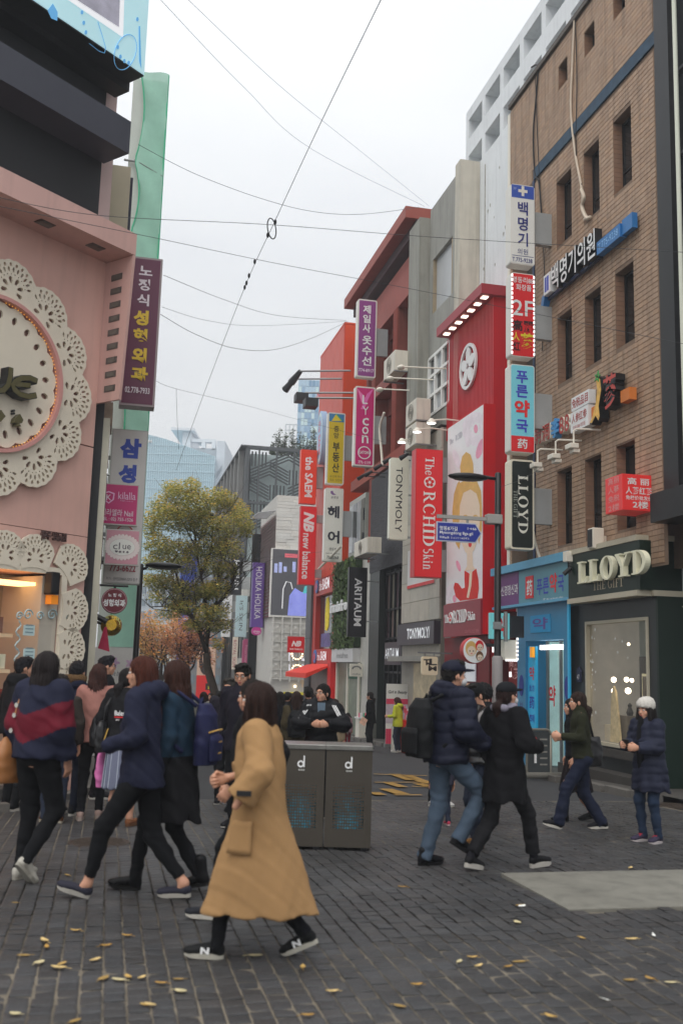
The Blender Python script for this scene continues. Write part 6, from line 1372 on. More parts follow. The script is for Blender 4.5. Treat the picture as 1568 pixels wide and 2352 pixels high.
# swirl decal and notices on the glass
m_dec = mat('pale_blue_decal','8fa4a8',var=0)
for (u,v,r0) in ((65,1412,12),(92,1415,10),(120,1412,13),(150,1412,12),(45,1415,9)):
    x,z = FP.hit(u,v,-.025); mb = MB(); P = []
    for k in range(22): a = k*.45; rr_ = r0*.0069*(1-k/24); P.append((x+rr_*math.cos(a),-.028,z+rr_*math.sin(a)))
    mb.tube(P,.012,4); mb.build('swirl_decal',m_dec,gl)
for k in range(6): x,z = FP.hit(44-k,1425+k*16,-.025); mb = MB(); mb.tube([(x,-.028,z),(x+.04*(-1) ** k,-.028,z-.06),(x,-.028,z-.12)],.012,4); mb.build('swirl_decal',m_dec,gl)
for v0,v1 in ((1436,1460),(1490,1513)):
    B = FP.box(54,v0,80,v1,-.03); mb = MB(); mb.box(B[0],B[1],-.035,-.026,B[2],B[3]); n_ = mb.build('notice',mat('pale_notice','a8bcbc',var=.05),gl); mb = MB()
    for k in range(3): mb.box(B[0]+.03,B[1]-.03,-.038,-.0355,B[2]+.04+k*.05,B[2]+.055+k*.05)
    mb.build('print',mat('notice_print','6a8088',var=0),n_)
mb = MB(); mb.box(5.0,9.6,-.3,.05,-.8,-.02); mb.build('step',mat('dark_step','3c3a38',rough=.6,var=.1),t)
# ---------------------------------------------------------------- left-hand row beyond it
t = thing('narrow_beige_building','sliver of a cluttered beige building between the pink shop and the netting','building',FL)
mb = MB(); mb.box(15.7,21.0,.1,3,-1,11.2); mb.build('wall',mat('beige_stained_wall','8f8878',rough=.8,var=.2,dirt=.35),t)
mb = MB(); mb.box(15.75,15.95,-.1,.1,-.6,6.9); mb.build('dark_pier',m_char,t)
mb = MB(); mb.box(16.0,16.12,-.18,.1,5.95,7.9); mb.build('magenta_panel',mat('magenta_panel','b02a4e',rough=.4,var=.05),t)
for k,(z0,z1,c) in enumerate(((4.9,5.5,m_offw),(4.2,4.7,m_steel),(3.2,3.9,m_black),(2.5,2.9,m_offw))):
    mb = MB(); mb.box(16.3,16.9,-.2,.1,z0,z1); mb.build('wall_box',c,t)
mb = MB(); mb.box(16.5,17.2,-.22,.1,5.55,5.95); mb.build('rusty_ledge',mat('rusty_ledge','7a6a5c',rough=.8,var=.4,vs=6),t)
for k in range(5): mb = MB(); mb.tube([(16.0,-.15,4.3+k*.16),(16.0,.12,4.3+k*.16)],.012,5); mb.build('rail',m_steel,t)
mb = MB(); mb.box(15.78,15.85,-.2,-.1,-.6,5.5); mb.build('pale_edge',mat('pale_edge','a8a494',var=.1),t)
mb = MB(); mb.box(18.2,18.6,-.25,.09,7.5,11.0); mb.build('cream_strip',mat('cream_strip','a49c88',rough=.6,var=.08),t); mb = MB(); mb.box(18.62,18.75,-.3,.09,7.3,11.0); mb.build('navy_strip',mat('navy_strip','2c2e3c',var=.1),t)
# green debris netting on scaffolding
FN = FD(23.5); t = thing('netted_scaffold','tall narrow scaffold wrapped in pale green debris netting','scaffold',FN)
m_net = mat('green_netting','8cb8a6',rough=.8,var=.12,vs=1.5,k=1.35,bump=.3,bs=90,alpha=.88); m_net2 = mat('green_net_edge','4aa883',rough=.8,var=.1,k=1.2)
zt = FN.hit(350,168)[1]; xr = FN.hit(388,170)[0]; xl = FN.hit(322,168)[0]; zb = FN.hit(315,1487)[1]
rows = np.linspace(zb,zt,70); mb = MB(); ties = [zt,13.9,12.0,10.4,9.4,8.5,6.0,4.5,zb]
def edge(z):
    for a,b in zip(ties[:-1],ties[1:]):
        if b <= z <= a: q = (z-b)/(a-b+1e-6); return xl+.16*math.sin(PI*q) ** .8
    return xl
vs,fs = [],[]
for j,z in enumerate(rows):
    e = edge(z)
    for i in range(7):
        q = i/6; x = e+(xr-e)*q; vs.append((x,.05*math.sin(z*2.1+q*3)+.04*math.sin(z*5+i)-.02,z))
for j in range(len(rows)-1):
    for i in range(6): a = j*7+i; fs.append((a,a+1,a+8,a+7))
mb.add(vs,fs); mb.build('net_front',m_net,t,smooth=True)
mb = MB(); mb.add([(xr,0,zb),(xr,3,zb),(xr,3,zt),(xr,0,zt)],[(0,1,2,3)]); mb.build('net_side',m_net,t)
mb = MB(); mb.tube([(xr,-.01,zb),(xr,-.01,zt)],.025,6); mb.build('net_hem',m_net2,t); mb = MB(); mb.tube([(edge(z),-.03,z) for z in rows],.02,5); mb.build('net_hem',m_net2,t)
for z in ties[1:-1]: mb = MB(); mb.tube([(xl-.25,.1,z+.03),(xl+.1,.05,z)],.03,6); mb.build('scaffold_pole',m_steel,t)
for z in (13.9,10.4,6.0): mb = MB(); mb.tube([(edge(z),-.03,z),(xr,-.05,z-.35)],.012,5); mb.build('tie_rope',m_steel,t)
mb = MB(); mb.box(xl-.15,xr-.02,.15,3,-1,zt-.1); mb.build('boarding',mat('pale_boarding','a8aca6',rough=.7,var=.06),t)
# white hoarding with flower print
FHd = FD(22.5); t = thing('flower_hoarding','white hoarding printed with pale flowers and cursive writing behind the crowd','hoarding',FHd)
B = FHd.box(182,1487,318,1600); mb = MB(); mb.box(B[0]-.6,B[1],0,.1,-.8,B[3]); mb.build('board',mat('hoarding_white','b9b7b4',rough=.6,var=.05),t)
for i,(u,v) in enumerate(((190,1512),(196,1520),(255,1516),(263,1522),(300,1524),(306,1530))): x,z = FHd.hit(u,v); mb = MB(); mb.prism([(x+.09*math.cos(a)*(1+.4*math.cos(5*a)),z+.09*math.sin(a)*(1+.4*math.cos(5*a))) for a in np.linspace(0,6.1,20)],-.006-.002*(i % 2),-.002); mb.build('flower_print',mat('flower_print_%d' % (i % 2),('b49ab0','a488a4')[i % 2],var=.2,vs=8),t)
mb = MB(); put_text(mb,'Love',FHd.box(183,1530,200,1542),-.006,shear=.3); mb.build('lettering',mat('grey_script','5c5a60',var=0),t); mb = MB(); put_text(mb,'love by',FHd.box(250,1540,278,1556),-.006,shear=.3); mb.build('lettering',mat('grey_script','5c5a60',var=0),t)
# ---------------------------------------------------------------- far towers
m_bg = mat('far_blue_glass','9fb8c2',rough=.2,spec=.5,var=.06,vs=.05,k=1.25)
F1 = FC(150); t = thing('far_glass_building','big pale blue glass building far down the street with a slanted roof','building',F1)
P = [F1.hit(*p) for p in ((300,985),(340,998),(380,1008),(493,1048),(489,1400))]; xa = P[0][0]; xb = P[3][0]
mb = MB(); mb.prism([(xa,-5),(xb,-5),P[3],P[2],P[1],P[0]],0,30); mb.build('glass_block',m_bg,t)
mb = MB()
def topz(x):
    q = [P[0],P[1],P[2],P[3]]
    for a,b in zip(q[:-1],q[1:]):
        if a[0] <= x <= b[0]: return a[1]+(b[1]-a[1])*(x-a[0])/(b[0]-a[0])
    return q[-1][1]
for k in range(40): x = xa+(xb-xa)*k/39; mb.box(x-.05,x+.05,-.12,-.01,-4,topz(x))
for k in range(30): z = 1+k*1.35; xs_ = [x for x in np.linspace(xa,xb,60) if topz(x) > z]; xs_ and mb.box(xs_[0],xs_[-1],-.1,-.01,z,z+.08)
tag(mb.build('mullions',mat('pale_mullion','a8bec6',rough=.5,var=0),t),kind='stuff')
xc = F1.hit(512,1050)[0]; zc = F1.hit(505,1006)[1]
mb = MB(); mb.box(xb,xc,2,25,-5,zc); mb.build('service_tower',mat('far_grey_wall','b4bac0',rough=.6,var=.06,vs=.1),t)
for k in range(9): mb = MB(); z = zc-6-k*3.2; mb.prism([(xb+.2,z),(xc-.3,z+1.4),(xc-.3,z+2.2),(xb+.2,z+.9)],1.9,1.99); mb.build('slot_window',mat('far_slot','8a929a',var=0),t)
B = F1.box(432,1020,500,1048); mb = MB(); mb.box(B[0],B[1],3,20,B[2],B[3]); mb.build('roof_block',mat('far_roof_block','8f969c',rough=.6,var=.05),t)
B = F1.box(412,982,432,1022); mb = MB(); mb.box(B[0],B[1],3,12,B[2]-3,B[3]); B = F1.box(388,975,442,981); mb.box(B[0],B[1],2,13,B[2],B[3]); mb.build('roof_tower',mat('far_light_wall','c0c4c8',rough=.6,var=.05),t)
B = F1.box(433,998,490,1022); mb = MB(); mb.box(B[0],B[1],3,4,B[3]-.5,B[3]); mb.box(B[1]-.6,B[1],3,4,B[2],B[3]-.5); mb.box((B[0]+B[1])/2-.3,(B[0]+B[1])/2+.3,3,4,B[2],B[3]-.5); mb.build('roof_frame',MATS['far_light_wall'],t)
mb = MB(); put_text(mb,'UM',F1.box(332,1011,350,1018),-.3,bold=.03); mb.build('lettering',m_letter_w,t)
F2 = FC(125); t = thing('far_blue_tower','tall blue-grey glass tower seen above the roof trees','building',F2)
B = F2.box(682,873,745,1100); mb = MB(); mb.box(B[0],B[1],.05,15,-5,B[3]); mb.build('core',mat('tower_core','93a8b8',rough=.3,var=.03),t)
random.seed(4); nx,nz = 8,15
for i in range(nx):
    for j in range(nz):
        x,z = B[0]+(B[1]-B[0])*i/nx,B[3]-(j+1)*(B[3]-B[2])/nz; mb = MB(); c = random.choice(('7f9cb4','9db4c4','b4c8d4','6a8ca8')); mb.box(x+.04,x+(B[1]-B[0])/nx-.04,-.02,.05,z+.06,z+(B[3]-B[2])/nz-.04); mb.build('pane',mat('tower_pane_'+c,c,rough=.15,spec=.6,var=.04),t)
mb = MB(); put_text(mb,'S',F2.box(727,900,735,915),-.1,bold=.04); mb.build('lettering',m_letter_r,t)
B = F2.box(655,975,682,1040); t = thing('far_roof_cage','pale steel frame on a far rooftop beside the blue tower','frame',F2); mb = MB()
for i in range(4): x = B[0]+(B[1]-B[0])*i/3; mb.box(x-.06,x+.06,0,.12,B[2]-3,B[3])
for j in range(6): z = B[2]+(B[3]-B[2])*j/5; mb.box(B[0],B[1],.01,.11,z-.06,z+.06)
mb.build('bars',mat('far_steel','aab0b4',var=0),t)
# far street blocks behind the tree
for nm,lab,y,u0,u1,v0,c in (('far_block','tall grey office block far down the street left of the blue sheeting',120,318,392,1335,'9aa2a8'),('far_block','white far-off block with balconies behind the tree',100,384,414,1290,'b8b8b4'),('far_block','dark grey far-off shop building with railings behind the tree trunk',75,440,512,1325,'6f7072')):
    f = FC(y); t = thing(nm,lab,'building',f,'far buildings closing the street'); B = f.box(u0,v0,u1,1600); mb = MB(); mb.box(B[0],B[1],0,12,-3,B[3]); mb.build('wall',mat('far_wall_'+c,c,rough=.6,var=.1,vs=.2),t)
    n = 5
    for i in range(n):
        for j in range(8):
            x = B[0]+(B[1]-B[0])*(i+.2)/n; z = B[3]-(j+1)*(B[3]+2)/9; mb = MB(); mb.box(x,x+(B[1]-B[0])*.6/n,-.06,-.001,z,z+(B[3]+2)/16); mb.build('window',mat('far_window','6a767e',rough=.15,var=.1),t)
f = FC(85); t = thing('blue_sheeted_building','building wrapped in bright blue tarpaulin behind the tree','building',f); B = f.box(408,1262,447,1600)
mb = MB(); n = 12; vs = []; fs = []
for j in range(30):
    for i in range(n): q = i/(n-1); z = B[3]-(B[3]+2)*j/29; vs.append((B[0]+(B[1]-B[0])*q,.18*math.sin(i*1.9+j*.7)+.12*math.sin(j*1.3),z))
for j in range(29):
    for i in range(n-1): a = j*n+i; fs.append((a,a+n,a+n+1,a+1))
mb.add(vs,fs); mb.build('tarpaulin',mat('blue_tarp','3f57a8',rough=.5,var=.15,vs=.6,k=1.3),t,smooth=False)
for k in range(4): mb = MB(); z = 1+k*2.2; mb.box(B[0],B[1],-.35,-.3,z,z+.06); mb.build('rope',m_offw,t)
mb = MB(); mb.box(B[0]+.1,B[1],.5,8,-3,B[3]-.2); mb.build('core',MATS['far_wall_9aa2a8'],t)
for lab,u0,v0,u1,v1,c,tx,y in (('tall orange far-off sign left of the blue sheeting',396,1383,409,1440,'c07a30','동양',80),('green far-off sign with a white emblem',386,1370,396,1400,'2f5a48','S',82),('red and yellow far-off banner pair, red one',371,1460,377,1495,'b03040','SKIN',70),('red and yellow far-off banner pair, yellow one',378,1457,386,1493,'c8b030','nature',70)):
    f = FC(y); psign('far_street_sign',lab,u0,v0,u1,v1,c,[('t',tx,u0+2,v0+4,u1-2,v1-4,'e0dcd0',{'rot': 90})],r=0,th=.3,rim=c,mount=False,frame=f,group='far street signs')
f = FC(58); t = thing('portrait_billboard','billboard photo of a long-haired woman with red lettering strip behind the tree trunk','billboard',f); B = f.box(453,1486,494,1566)
mb = MB(); mb.box(B[0],B[1],0,.3,B[2]-1,B[3]); mb.build('board',mat('peach_print','b89a86',rough=.5,var=.06),t); xm,w_,h_ = (B[0]+B[1])/2-.05,B[1]-B[0],B[3]-B[2]
for nm,m_,cx_,cz_,rx,rz,y in (('hair_print',mat('hair_print','2c2220',var=.1),0,-.02,.34,.42,-.006),('face_print',mat('face_print','d0a48c',var=.04),0.0,.06,.17,.24,-.012),('lips_print',m_letter_r,0,-.06,.05,.018,-.018)):
    mb = MB(); mb.prism(circ(xm+cx_*w_,B[3]-h_*.36+cz_*h_,rx*w_,22,rz*h_),y-.003,y); mb.build(nm,m_,t)
for q in (-1,1): mb = MB(); mb.prism(circ(xm+q*.07*w_,B[3]-h_*.26,.03*w_,10,.015*h_),-.021,-.018); mb.build('eye_print',m_letter_k,t)
mb = MB(); mb.box(B[0],B[1],-.01,-.001,B[2]-1,B[2]+h_*.18); mb.build('red_print',m_red,t); mb = MB(); [mb.tube([(B[1]-.3*w_+.06*q,-.02,B[2]+(.55+.1*r_)*h_+.07*math.sin(q*1.7+r_)) for q in range(int(.25*w_/.06))],.012,4) for r_ in range(3)]; mb.build('script_print',mat('pink_script','b06a60',var=0),t)
f = FC(56); psign('yellow_word_sign','black far-off box sign with glowing yellow letters low behind the crowd',472,1570,496,1585,'1c1c18',[('t','IO',478,1573,494,1583,'d8d020',{'bold': .04})],r=0,th=.3,rim='1c1c18',mount=False,frame=f,group='far street signs')
# ---------------------------------------------------------------- lamp posts
m_pole = mat('black_pole','1b1c1f',rough=.4,var=.08,k=.9)
def lamp_post(label,s,ub,vt,ua,va,side,rp,sleeve=None):
    f = FD(s); x,zt = f.hit(ub,vt); p = f.at(x,0); zg = gz(p.y)
    t = thing('street_lamp',label,'street lamp',f,'street lamps')
    mb = MB(); mb.lathe([(rp*1.9,zg),(rp*1.9,zg+.35),(rp*1.3,zg+.42),(rp*1.25,zg+1.9),(rp,zg+1.95),(rp*.9,zt),(rp*.5,zt+.02)],(x,0,0),12); mb.build('pole',m_pole,t,smooth=True)
    xa_,za_ = f.hit(ua,va); mb = MB(); mb.tube([(x,0,zt-.1),(x+(xa_-x)*.5,0,zt-.07+(za_-zt)*.2),(xa_,0,za_+.03)],rp*.5,8); mb.build('arm',m_pole,t,smooth=True)
    mb = MB(); h = side*.36; mb.ell((xa_+h*.75,0,za_),(abs(h)*1.05,.16,.07),16,8); mb.build('lamp_head',m_pole,t,smooth=True)
    mb = MB(); mb.ell((xa_+h*.8,0,za_-.035),(abs(h)*.8,.12,.045),12,6); mb.build('lens',mat('lamp_lens','55534e',rough=.2,var=.05),t,smooth=True)
    if sleeve: mb = MB(); mb.lathe([(rp*1.5,zg+.4),(rp*1.5,sleeve),(rp*1.1,sleeve+.03)],(x,0,0),12); mb.build('sleeve',mat('grey_sleeve','7a7676',rough=.6,var=.1),t,smooth=True)
    return t,f,x,zg
TL,fl,xl_,_ = lamp_post('black street lamp by the right-hand red poster, nearest one',16.3,1143,1088,1108,1098,-1,.062,sleeve=1.95)
lamp_post('black street lamp on the left beside the round maroon sign',20.5,324,1297,345,1298,1,.06)
lamp_post('slim black street lamp in the middle distance before the ivory sign',45,533,1423,512,1424,-1,.07)
B = fl.box(1004,1203,1102,1243); t = thing('street_name_sign','blue arrow-shaped street name sign hung from a grey arm on the lamp post','sign',fl)
x0,x1,z0,z1 = B; zm = (z0+z1)/2
mb = MB(); mb.prism([(x0,z0),(x1-.1,z0),(x1,zm),(x1-.1,z1),(x0,z1)],-.02,.02); mb.build('panel',mat('street_sign_blue','222f86',rough=.4,var=.03,k=1.3),t)
mb = MB(); mb.prism([(x0-.02,z0-.02),(x1-.09,z0-.02),(x1+.025,zm),(x1-.09,z1+.02),(x0-.02,z1+.02)],-.015,.015); mb.build('edge',mat('street_sign_edge','a4a8b4',rough=.5,var=.03),t)
m_sl = ink('e2e4ee')
for s_,q in (('명동8가길',(1008,1209,1049,1219)),('1→66',(1072,1212,1092,1218)),('Myeongdong 8ga-gil',(1008,1221,1084,1230)),('明洞8ga路  ミョンドン8ガギル',(1008,1233,1076,1239))): mb = MB(); put_text(mb,s_,fl.box(*q),-.026,bold=.012); mb.build('lettering',m_sl,t)
a = fl.hit(1003,1190); b = fl.hit(1150,1196); mb = MB(); mb.box(a[0],b[0]+.02,-.03,.03,z1+.08,z1+.14); mb.build('arm',mat('sign_arm_grey','8c8a86',rough=.5,var=.06),t)
mb = MB(); c = fl.hit(1135,1194)[0]; mb.box(c-.16,c+.12,-.09,.09,z1+.03,z1+.2); mb.build('clamp',MATS['sign_arm_grey'],t,bevel=.02)
for q in (.15,.7): mb = MB(); x = x0+(x1-x0)*q; mb.box(x-.02,x+.02,-.012,.012,z1+.02,z1+.08); mb.build('hanger',MATS['sign_arm_grey'],t)
c = thing('pole_camera','grey equipment box with a pipe clamped to the right-hand lamp post','equipment',fl); x,z = fl.hit(1148,1440); mb = MB(); mb.box(x-.16,x-.02,-.12,-.06,z-.05,z+.08); mb.build('clamp_plate',m_steel,c,bevel=.01); mb = MB(); mb.tube([(x+.06,-.1,z-.25),(x+.06,-.1,z+.26)],.035,8); mb.tube([(x-.02,-.1,z),(x+.06,-.1,z)],.02,6); mb.build('pipe',m_steel,c)
# ---------------------------------------------------------------- overhead wires
def wire(label,pts,r=.012):
    P = [CAMP+ray(u,v)*d for u,v,d in pts]; q = []
    for i in range(len(P)-1):
        for k in range(8):
            t = k/8; p0,p1,p2,p3 = P[max(i-1,0)],P[i],P[i+1],P[min(i+2,len(P)-1)]
            q.append(.5*((2*p1)+(p2-p0)*t+(2*p0-5*p1+4*p2-p3)*t*t+(3*p1-p0-3*p2+p3)*t ** 3))
    q.append(P[-1]); mb = MB(); mb.tube(q,r*.37,4); return mb.build('overhead_wire',mat('overhead_cable','4c4e52',rough=.6,var=0,k=.9), None,FW,label=label,cat='wire',group='overhead wires')
w = wire('thick overhead cable slanting from the top edge down towards the tree',[(880,-12,14),(735,285,17),(635,500,20),(560,665,24),(470,900,29),(405,1080,34)],.016)
wire('overhead wire from the top left to the red-brown roof corner, left one of two',[(365,-5,16),(560,200,20),(720,345,25),(975,474,34)])
wire('overhead wire from the top left to the red-brown roof corner, right one of two',[(428,-5,16),(640,195,21),(800,325,26),(986,474,34)])
wire('sagging wire from the green netting across to the red-brown roof',[(318,332,24),(450,400,26),(600,456,28),(720,486,30),(830,492,32),(962,476,34)],.018)
wire('long nearly level wire crossing the whole street at the clinic sign',[(-10,452,13),(230,495,14),(620,516,15),(1000,545,15.5),(1580,580,16)],.011)
wire('long slanting wire crossing below the level one',[(-10,472,13),(350,545,15),(620,602,17),(900,655,17.5),(1200,715,17.5),(1580,792,16)],.011)
wire('wire from the maroon sign to the purple tailor sign, top of three',[(376,632,18),(520,690,24),(640,725,28),(795,736,36)],.014)
wire('wire from the maroon sign to the purple tailor sign, middle of three',[(372,705,18),(480,737,22),(600,748,27),(795,738,36)],.01)
wire('slack wire drooping from the maroon sign to the orange-red roof',[(369,722,18),(450,768,21),(540,800,24),(630,803,28),(720,775,32),(798,738,36)],.016)
wire('wire running from the maroon sign down to the black vertical sign',[(300,850,15),(345,868,18),(405,893,22),(560,930,27),(690,965,32),(900,1020,30)],.01)
wire('short vertical drop wire below the street crossing wires',[(405,893,22),(407,960,23),(411,1032,25)],.01)
wire('thin wire from the floodlights to the right-hand lamp post',[(1246,1072,17.5),(1200,1100,17),(1150,1118,16.3)],.008)
wire('thin wire at tree height between the left lamp and the far signs',[(375,1299,21),(480,1290,30),(640,1278,45),(760,1265,42)],.012)
t = thing('wire_splice','dark splice knots and a loop on the thick slanting cable','cable fitting',FW)
for u,v,d in ((585,601,22.4),(572,633,23),(566,650,23.4),(562,660,23.8),(632,510,20.2),(615,540,20.8)):
    mb = MB(); p = CAMP+ray(u,v)*d; mb.ell(p,(.03,.03,.06),8,6); mb.build('knot',m_black,t)
mb = MB(); P = [CAMP+ray(624+12*math.cos(a)*.8+3*math.sin(a),525+24*math.sin(a))*20.5 for a in np.linspace(0,2*PI,20)]; mb.tube(P,.012,5); mb.build('loop',m_black,t)
# ---------------------------------------------------------------- trees
def leaf_cloud(mb,clumps,n,size,cols,seed=1,flat=.5):
    rnd = random.Random(seed); tot = sum(c[3]*c[4]*c[5] for c in clumps)
    for c in clumps:
        k = max(10,int(n*c[3]*c[4]*c[5]/tot))
        for _ in range(k):
            while True:
                x,y,z = rnd.uniform(-1,1),rnd.uniform(-1,1),rnd.uniform(-1,1); r = x*x+y*y+z*z
                if r < 1: break
            p = Vector((c[0]+x*c[3],c[1]+y*c[4],c[2]+z*c[5])); a = rnd.uniform(0,6.3); s_ = size*rnd.uniform(.6,1.3)
            d1 = Vector((math.cos(a),math.sin(a),rnd.uniform(-.7,.3))).normalized(); d2 = d1.cross(Vector((rnd.uniform(-.6,.6),rnd.uniform(-.6,.6),1))).normalized()*s_*.42
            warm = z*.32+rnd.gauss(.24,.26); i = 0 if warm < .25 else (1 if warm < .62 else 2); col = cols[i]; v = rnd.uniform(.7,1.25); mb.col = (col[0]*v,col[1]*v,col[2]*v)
            q = p+d1*s_; mb.add([p,p+d1*s_*.5+d2,q,p+d1*s_*.5-d2],[(0,1,2,3)])
def twig(mb,a,b,r0,r1,k=4,w=.06,rnd=random):
    a,b = Vector(a),Vector(b); L_ = (b-a).length; pts = [a]
    for i in range(1,k): pts.append(a.lerp(b,i/k)+Vector((rnd.uniform(-w,w),rnd.uniform(-w,w),rnd.uniform(-w,w)))*L_*.5)
    pts.append(b); mb.tube(pts,r0,7,r1); return pts
m_bark = mat('dark_bark','3d342c',rough=.85,var=.25,vs=6,bump=.8,bs=25,k=1.1)
FT = FC(34.0)
def leaf_material():
    m = mat('zelkova_leaf',(1,1,1),raw=True,rough=.6,var=.15,vs=1,attr='tint'); nt = m.node_tree; b = nt.nodes['Principled BSDF']; src = b.inputs['Base Color'].links[0].from_socket
    tr = nt.nodes.new('ShaderNodeBsdfTranslucent'); mx = nt.nodes.new('ShaderNodeMixShader'); mx.inputs[0].default_value = .5; out = nt.nodes['Material Output']
    nt.links.new(src,tr.inputs['Color']); nt.links.new(b.outputs[0],mx.inputs[1]); nt.links.new(tr.outputs[0],mx.inputs[2]); nt.links.new(mx.outputs[0],out.inputs['Surface']); return m
leaf_material()
def tp(u,v,dy=0): x,z = FT.hit(u,v,dy); return Vector((x,dy,z))
t = thing('zelkova_tree','street tree with olive and golden autumn leaves and a forked dark trunk','tree',FT)
mb = MB(); rn = random.Random(2); base = tp(502,1640); base.z = gz(34)-.05
fork = tp(474,1500)
mb.tube([base,tp(496,1600),tp(484,1560),tp(476,1530),fork],.16,10,.12)
br = {'L': [(474,1500,0),(455,1440,-.2),(432,1400,-.4),(412,1345,-.6),(396,1290,-.7)],'M': [(474,1500,0),(478,1430,.2),(470,1360,.1),(455,1290,.2),(446,1210,.1)],'R': [(476,1440,.1),(498,1380,.3),(505,1310,.4),(516,1240,.4)],'L2': [(440,1415,-.3),(400,1398,.4),(372,1392,.6)],'R2': [(490,1400,.2),(530,1350,-.3),(548,1290,-.4)],'M2': [(462,1320,.1),(486,1260,-.5),(490,1180,-.4)]}
br_pts = {}
for k,(nm,pts) in enumerate(br.items()):
    P = [tp(u,v,d) for u,v,d in pts]; mb.tube(P,.075 if k < 2 else .05,8,.02); br_pts[nm] = P
for nm,P in br_pts.items():
    for i in range(1,len(P)):
        for q in range(7):
            e = P[i]+Vector((rn.uniform(-1.0,1.0),rn.uniform(-1.1,1.1),rn.uniform(.1,1.0))); pts = twig(mb,P[i].lerp(P[i-1],rn.random()*.8),e,.02,.006,3,.25,rn)
            for w_ in range(2): twig(mb,pts[-2],e+Vector((rn.uniform(-.5,.5),rn.uniform(-.5,.5),rn.uniform(0,.6))),.008,.003,2,.2,rn)
mb.build('trunk',m_bark,t,smooth=True)
cl = []
for u,v,ru,rv in ((420,1130,42,22),(375,1165,40,28),(455,1150,40,30),(505,1150,38,26),(545,1180,28,28),(352,1205,24,26),(405,1195,48,30),(460,1205,44,34),(515,1215,44,30),(562,1215,18,16),(365,1250,36,24),(420,1255,46,26),(475,1255,40,26),(530,1262,34,24),(350,1290,22,18),(385,1300,34,22),(430,1300,30,20),(495,1300,28,20),(370,1335,36,18),(415,1350,24,16),(520,1310,26,18),(402,1385,26,14),(360,1370,20,12),(440,1390,22,14),(480,1360,22,18),(455,1430,22,14),(505,1400,22,16),(490,1440,16,14),(500,1480,12,12),(345,1330,14,12),(440,1108,18,10),(395,1120,16,12),(576,1205,8,8),(390,1342,40,20),(430,1368,38,20),(400,1408,34,14),(458,1348,32,22),(505,1352,30,24),(472,1402,28,20),(515,1432,20,16),(440,1438,26,12)):
    for sub in range(3):
        c = tp(u+rn.uniform(-.4,.4)*ru,v+rn.uniform(-.4,.4)*rv,rn.uniform(-1.3,1.3)); s_ = 34/F_PX; cl.append((c.x,c.y,c.z,ru*s_*1.0,.6+.4*rn.random(),rv*s_*1.1))
mb = MB(); leaf_cloud(mb,cl,44000,.08,((.27,.29,.08),(.56,.5,.14),(.85,.58,.15)),5)
tag(mb.build('crown',MATS['zelkova_leaf'],t),kind='stuff')
def orange_tree(label,y,ub,vt,u0,u1,seed,cols):
    f = FC(y); t = thing('autumn_tree',label,'tree',f,'far autumn trees'); r_ = random.Random(seed); s_ = y/F_PX; bx_,_ = f.hit(ub,1560); zg = gz(y); mb = MB()
    zt = f.hit(ub,vt)[1]; mb.tube([(bx_,0,zg),(bx_+.1,0,zg+1.2),(bx_-.05,0,zg+2.0)],.13,8,.1); cl = []
    for k in range(9):
        u = u0+(u1-u0)*(k+.5)/9; e = Vector((f.hit(u,1450)[0],r_.uniform(-1,1),zt-r_.uniform(.2,1.2)-abs(u-ub)*s_*.3)); P = twig(mb,(bx_,0,zg+1.6+r_.random()*.5),e,.06,.015,5,.16,r_)
        for q in range(6): twig(mb,P[2+q % 3],P[3]+Vector((r_.uniform(-1,1),r_.uniform(-.8,.8),r_.uniform(-.2,1.2))),.02,.005,3,.2,r_)
        for q in range(4): cl.append((e.x+r_.uniform(-.6,.6),e.y+r_.uniform(-.6,.6),e.z+r_.uniform(-1.2,.3),.6,.6,.45))
    mb.build('trunk',m_bark,t); mb = MB(); leaf_cloud(mb,cl,3800,.12,cols,seed); tag(mb.build('crown',MATS['zelkova_leaf'],t),kind='stuff')
OC = ((.5,.33,.1),(.75,.4,.11),(.8,.34,.12))
orange_tree('orange autumn tree beside the left street lamp',48,372,1405,318,400,3,OC)
orange_tree('reddish bare-branched tree before the blue sheeting',44,420,1398,392,470,9,((.55,.26,.13),(.66,.32,.15),(.66,.38,.14)))
orange_tree('yellow-brown tree at the left end of the far street',62,340,1430,312,360,14,OC)
fR = FD(77); rn = random.Random(6)
for k,(u,vt,w_) in enumerate(((627,1021,5),(640,993,14),(655,1000,12),(672,992,14),(690,1000,16),(706,1005,22),(722,985,16))):
    x,zt = fR.hit(u,vt); t = thing('roof_tree',('tiny evergreen at the left end of the lattice roof','slim evergreen second on the lattice roof','slim evergreen third on the lattice roof','taller evergreen in the middle of the lattice roof','round evergreen right of the middle on the lattice roof','broad evergreen in front of the blue tower','evergreen beside the orange-red building on the lattice roof')[k],'tree',fR,'trees on the lattice roof')
    mb = MB(); mb.tube([(x,0,17.9),(x,0,zt)],.06,6,.02); mb.build('trunk',m_bark,t); sc_m = 77/F_PX; h = zt-18.0; cl = [(x+rn.uniform(-.3,.3)*w_*sc_m,rn.uniform(-.3,.3),18.1+h*q,w_*sc_m*(1-q*.75)+.06,w_*sc_m*(1-q*.75)+.06,h*.14+.08) for q in np.linspace(.05,.95,7)]
    mb = MB(); leaf_cloud(mb,cl,700,.16,((.05,.075,.03),(.07,.1,.035),(.1,.11,.04)),30+k); tag(mb.build('crown',MATS['zelkova_leaf'],t),kind='stuff')
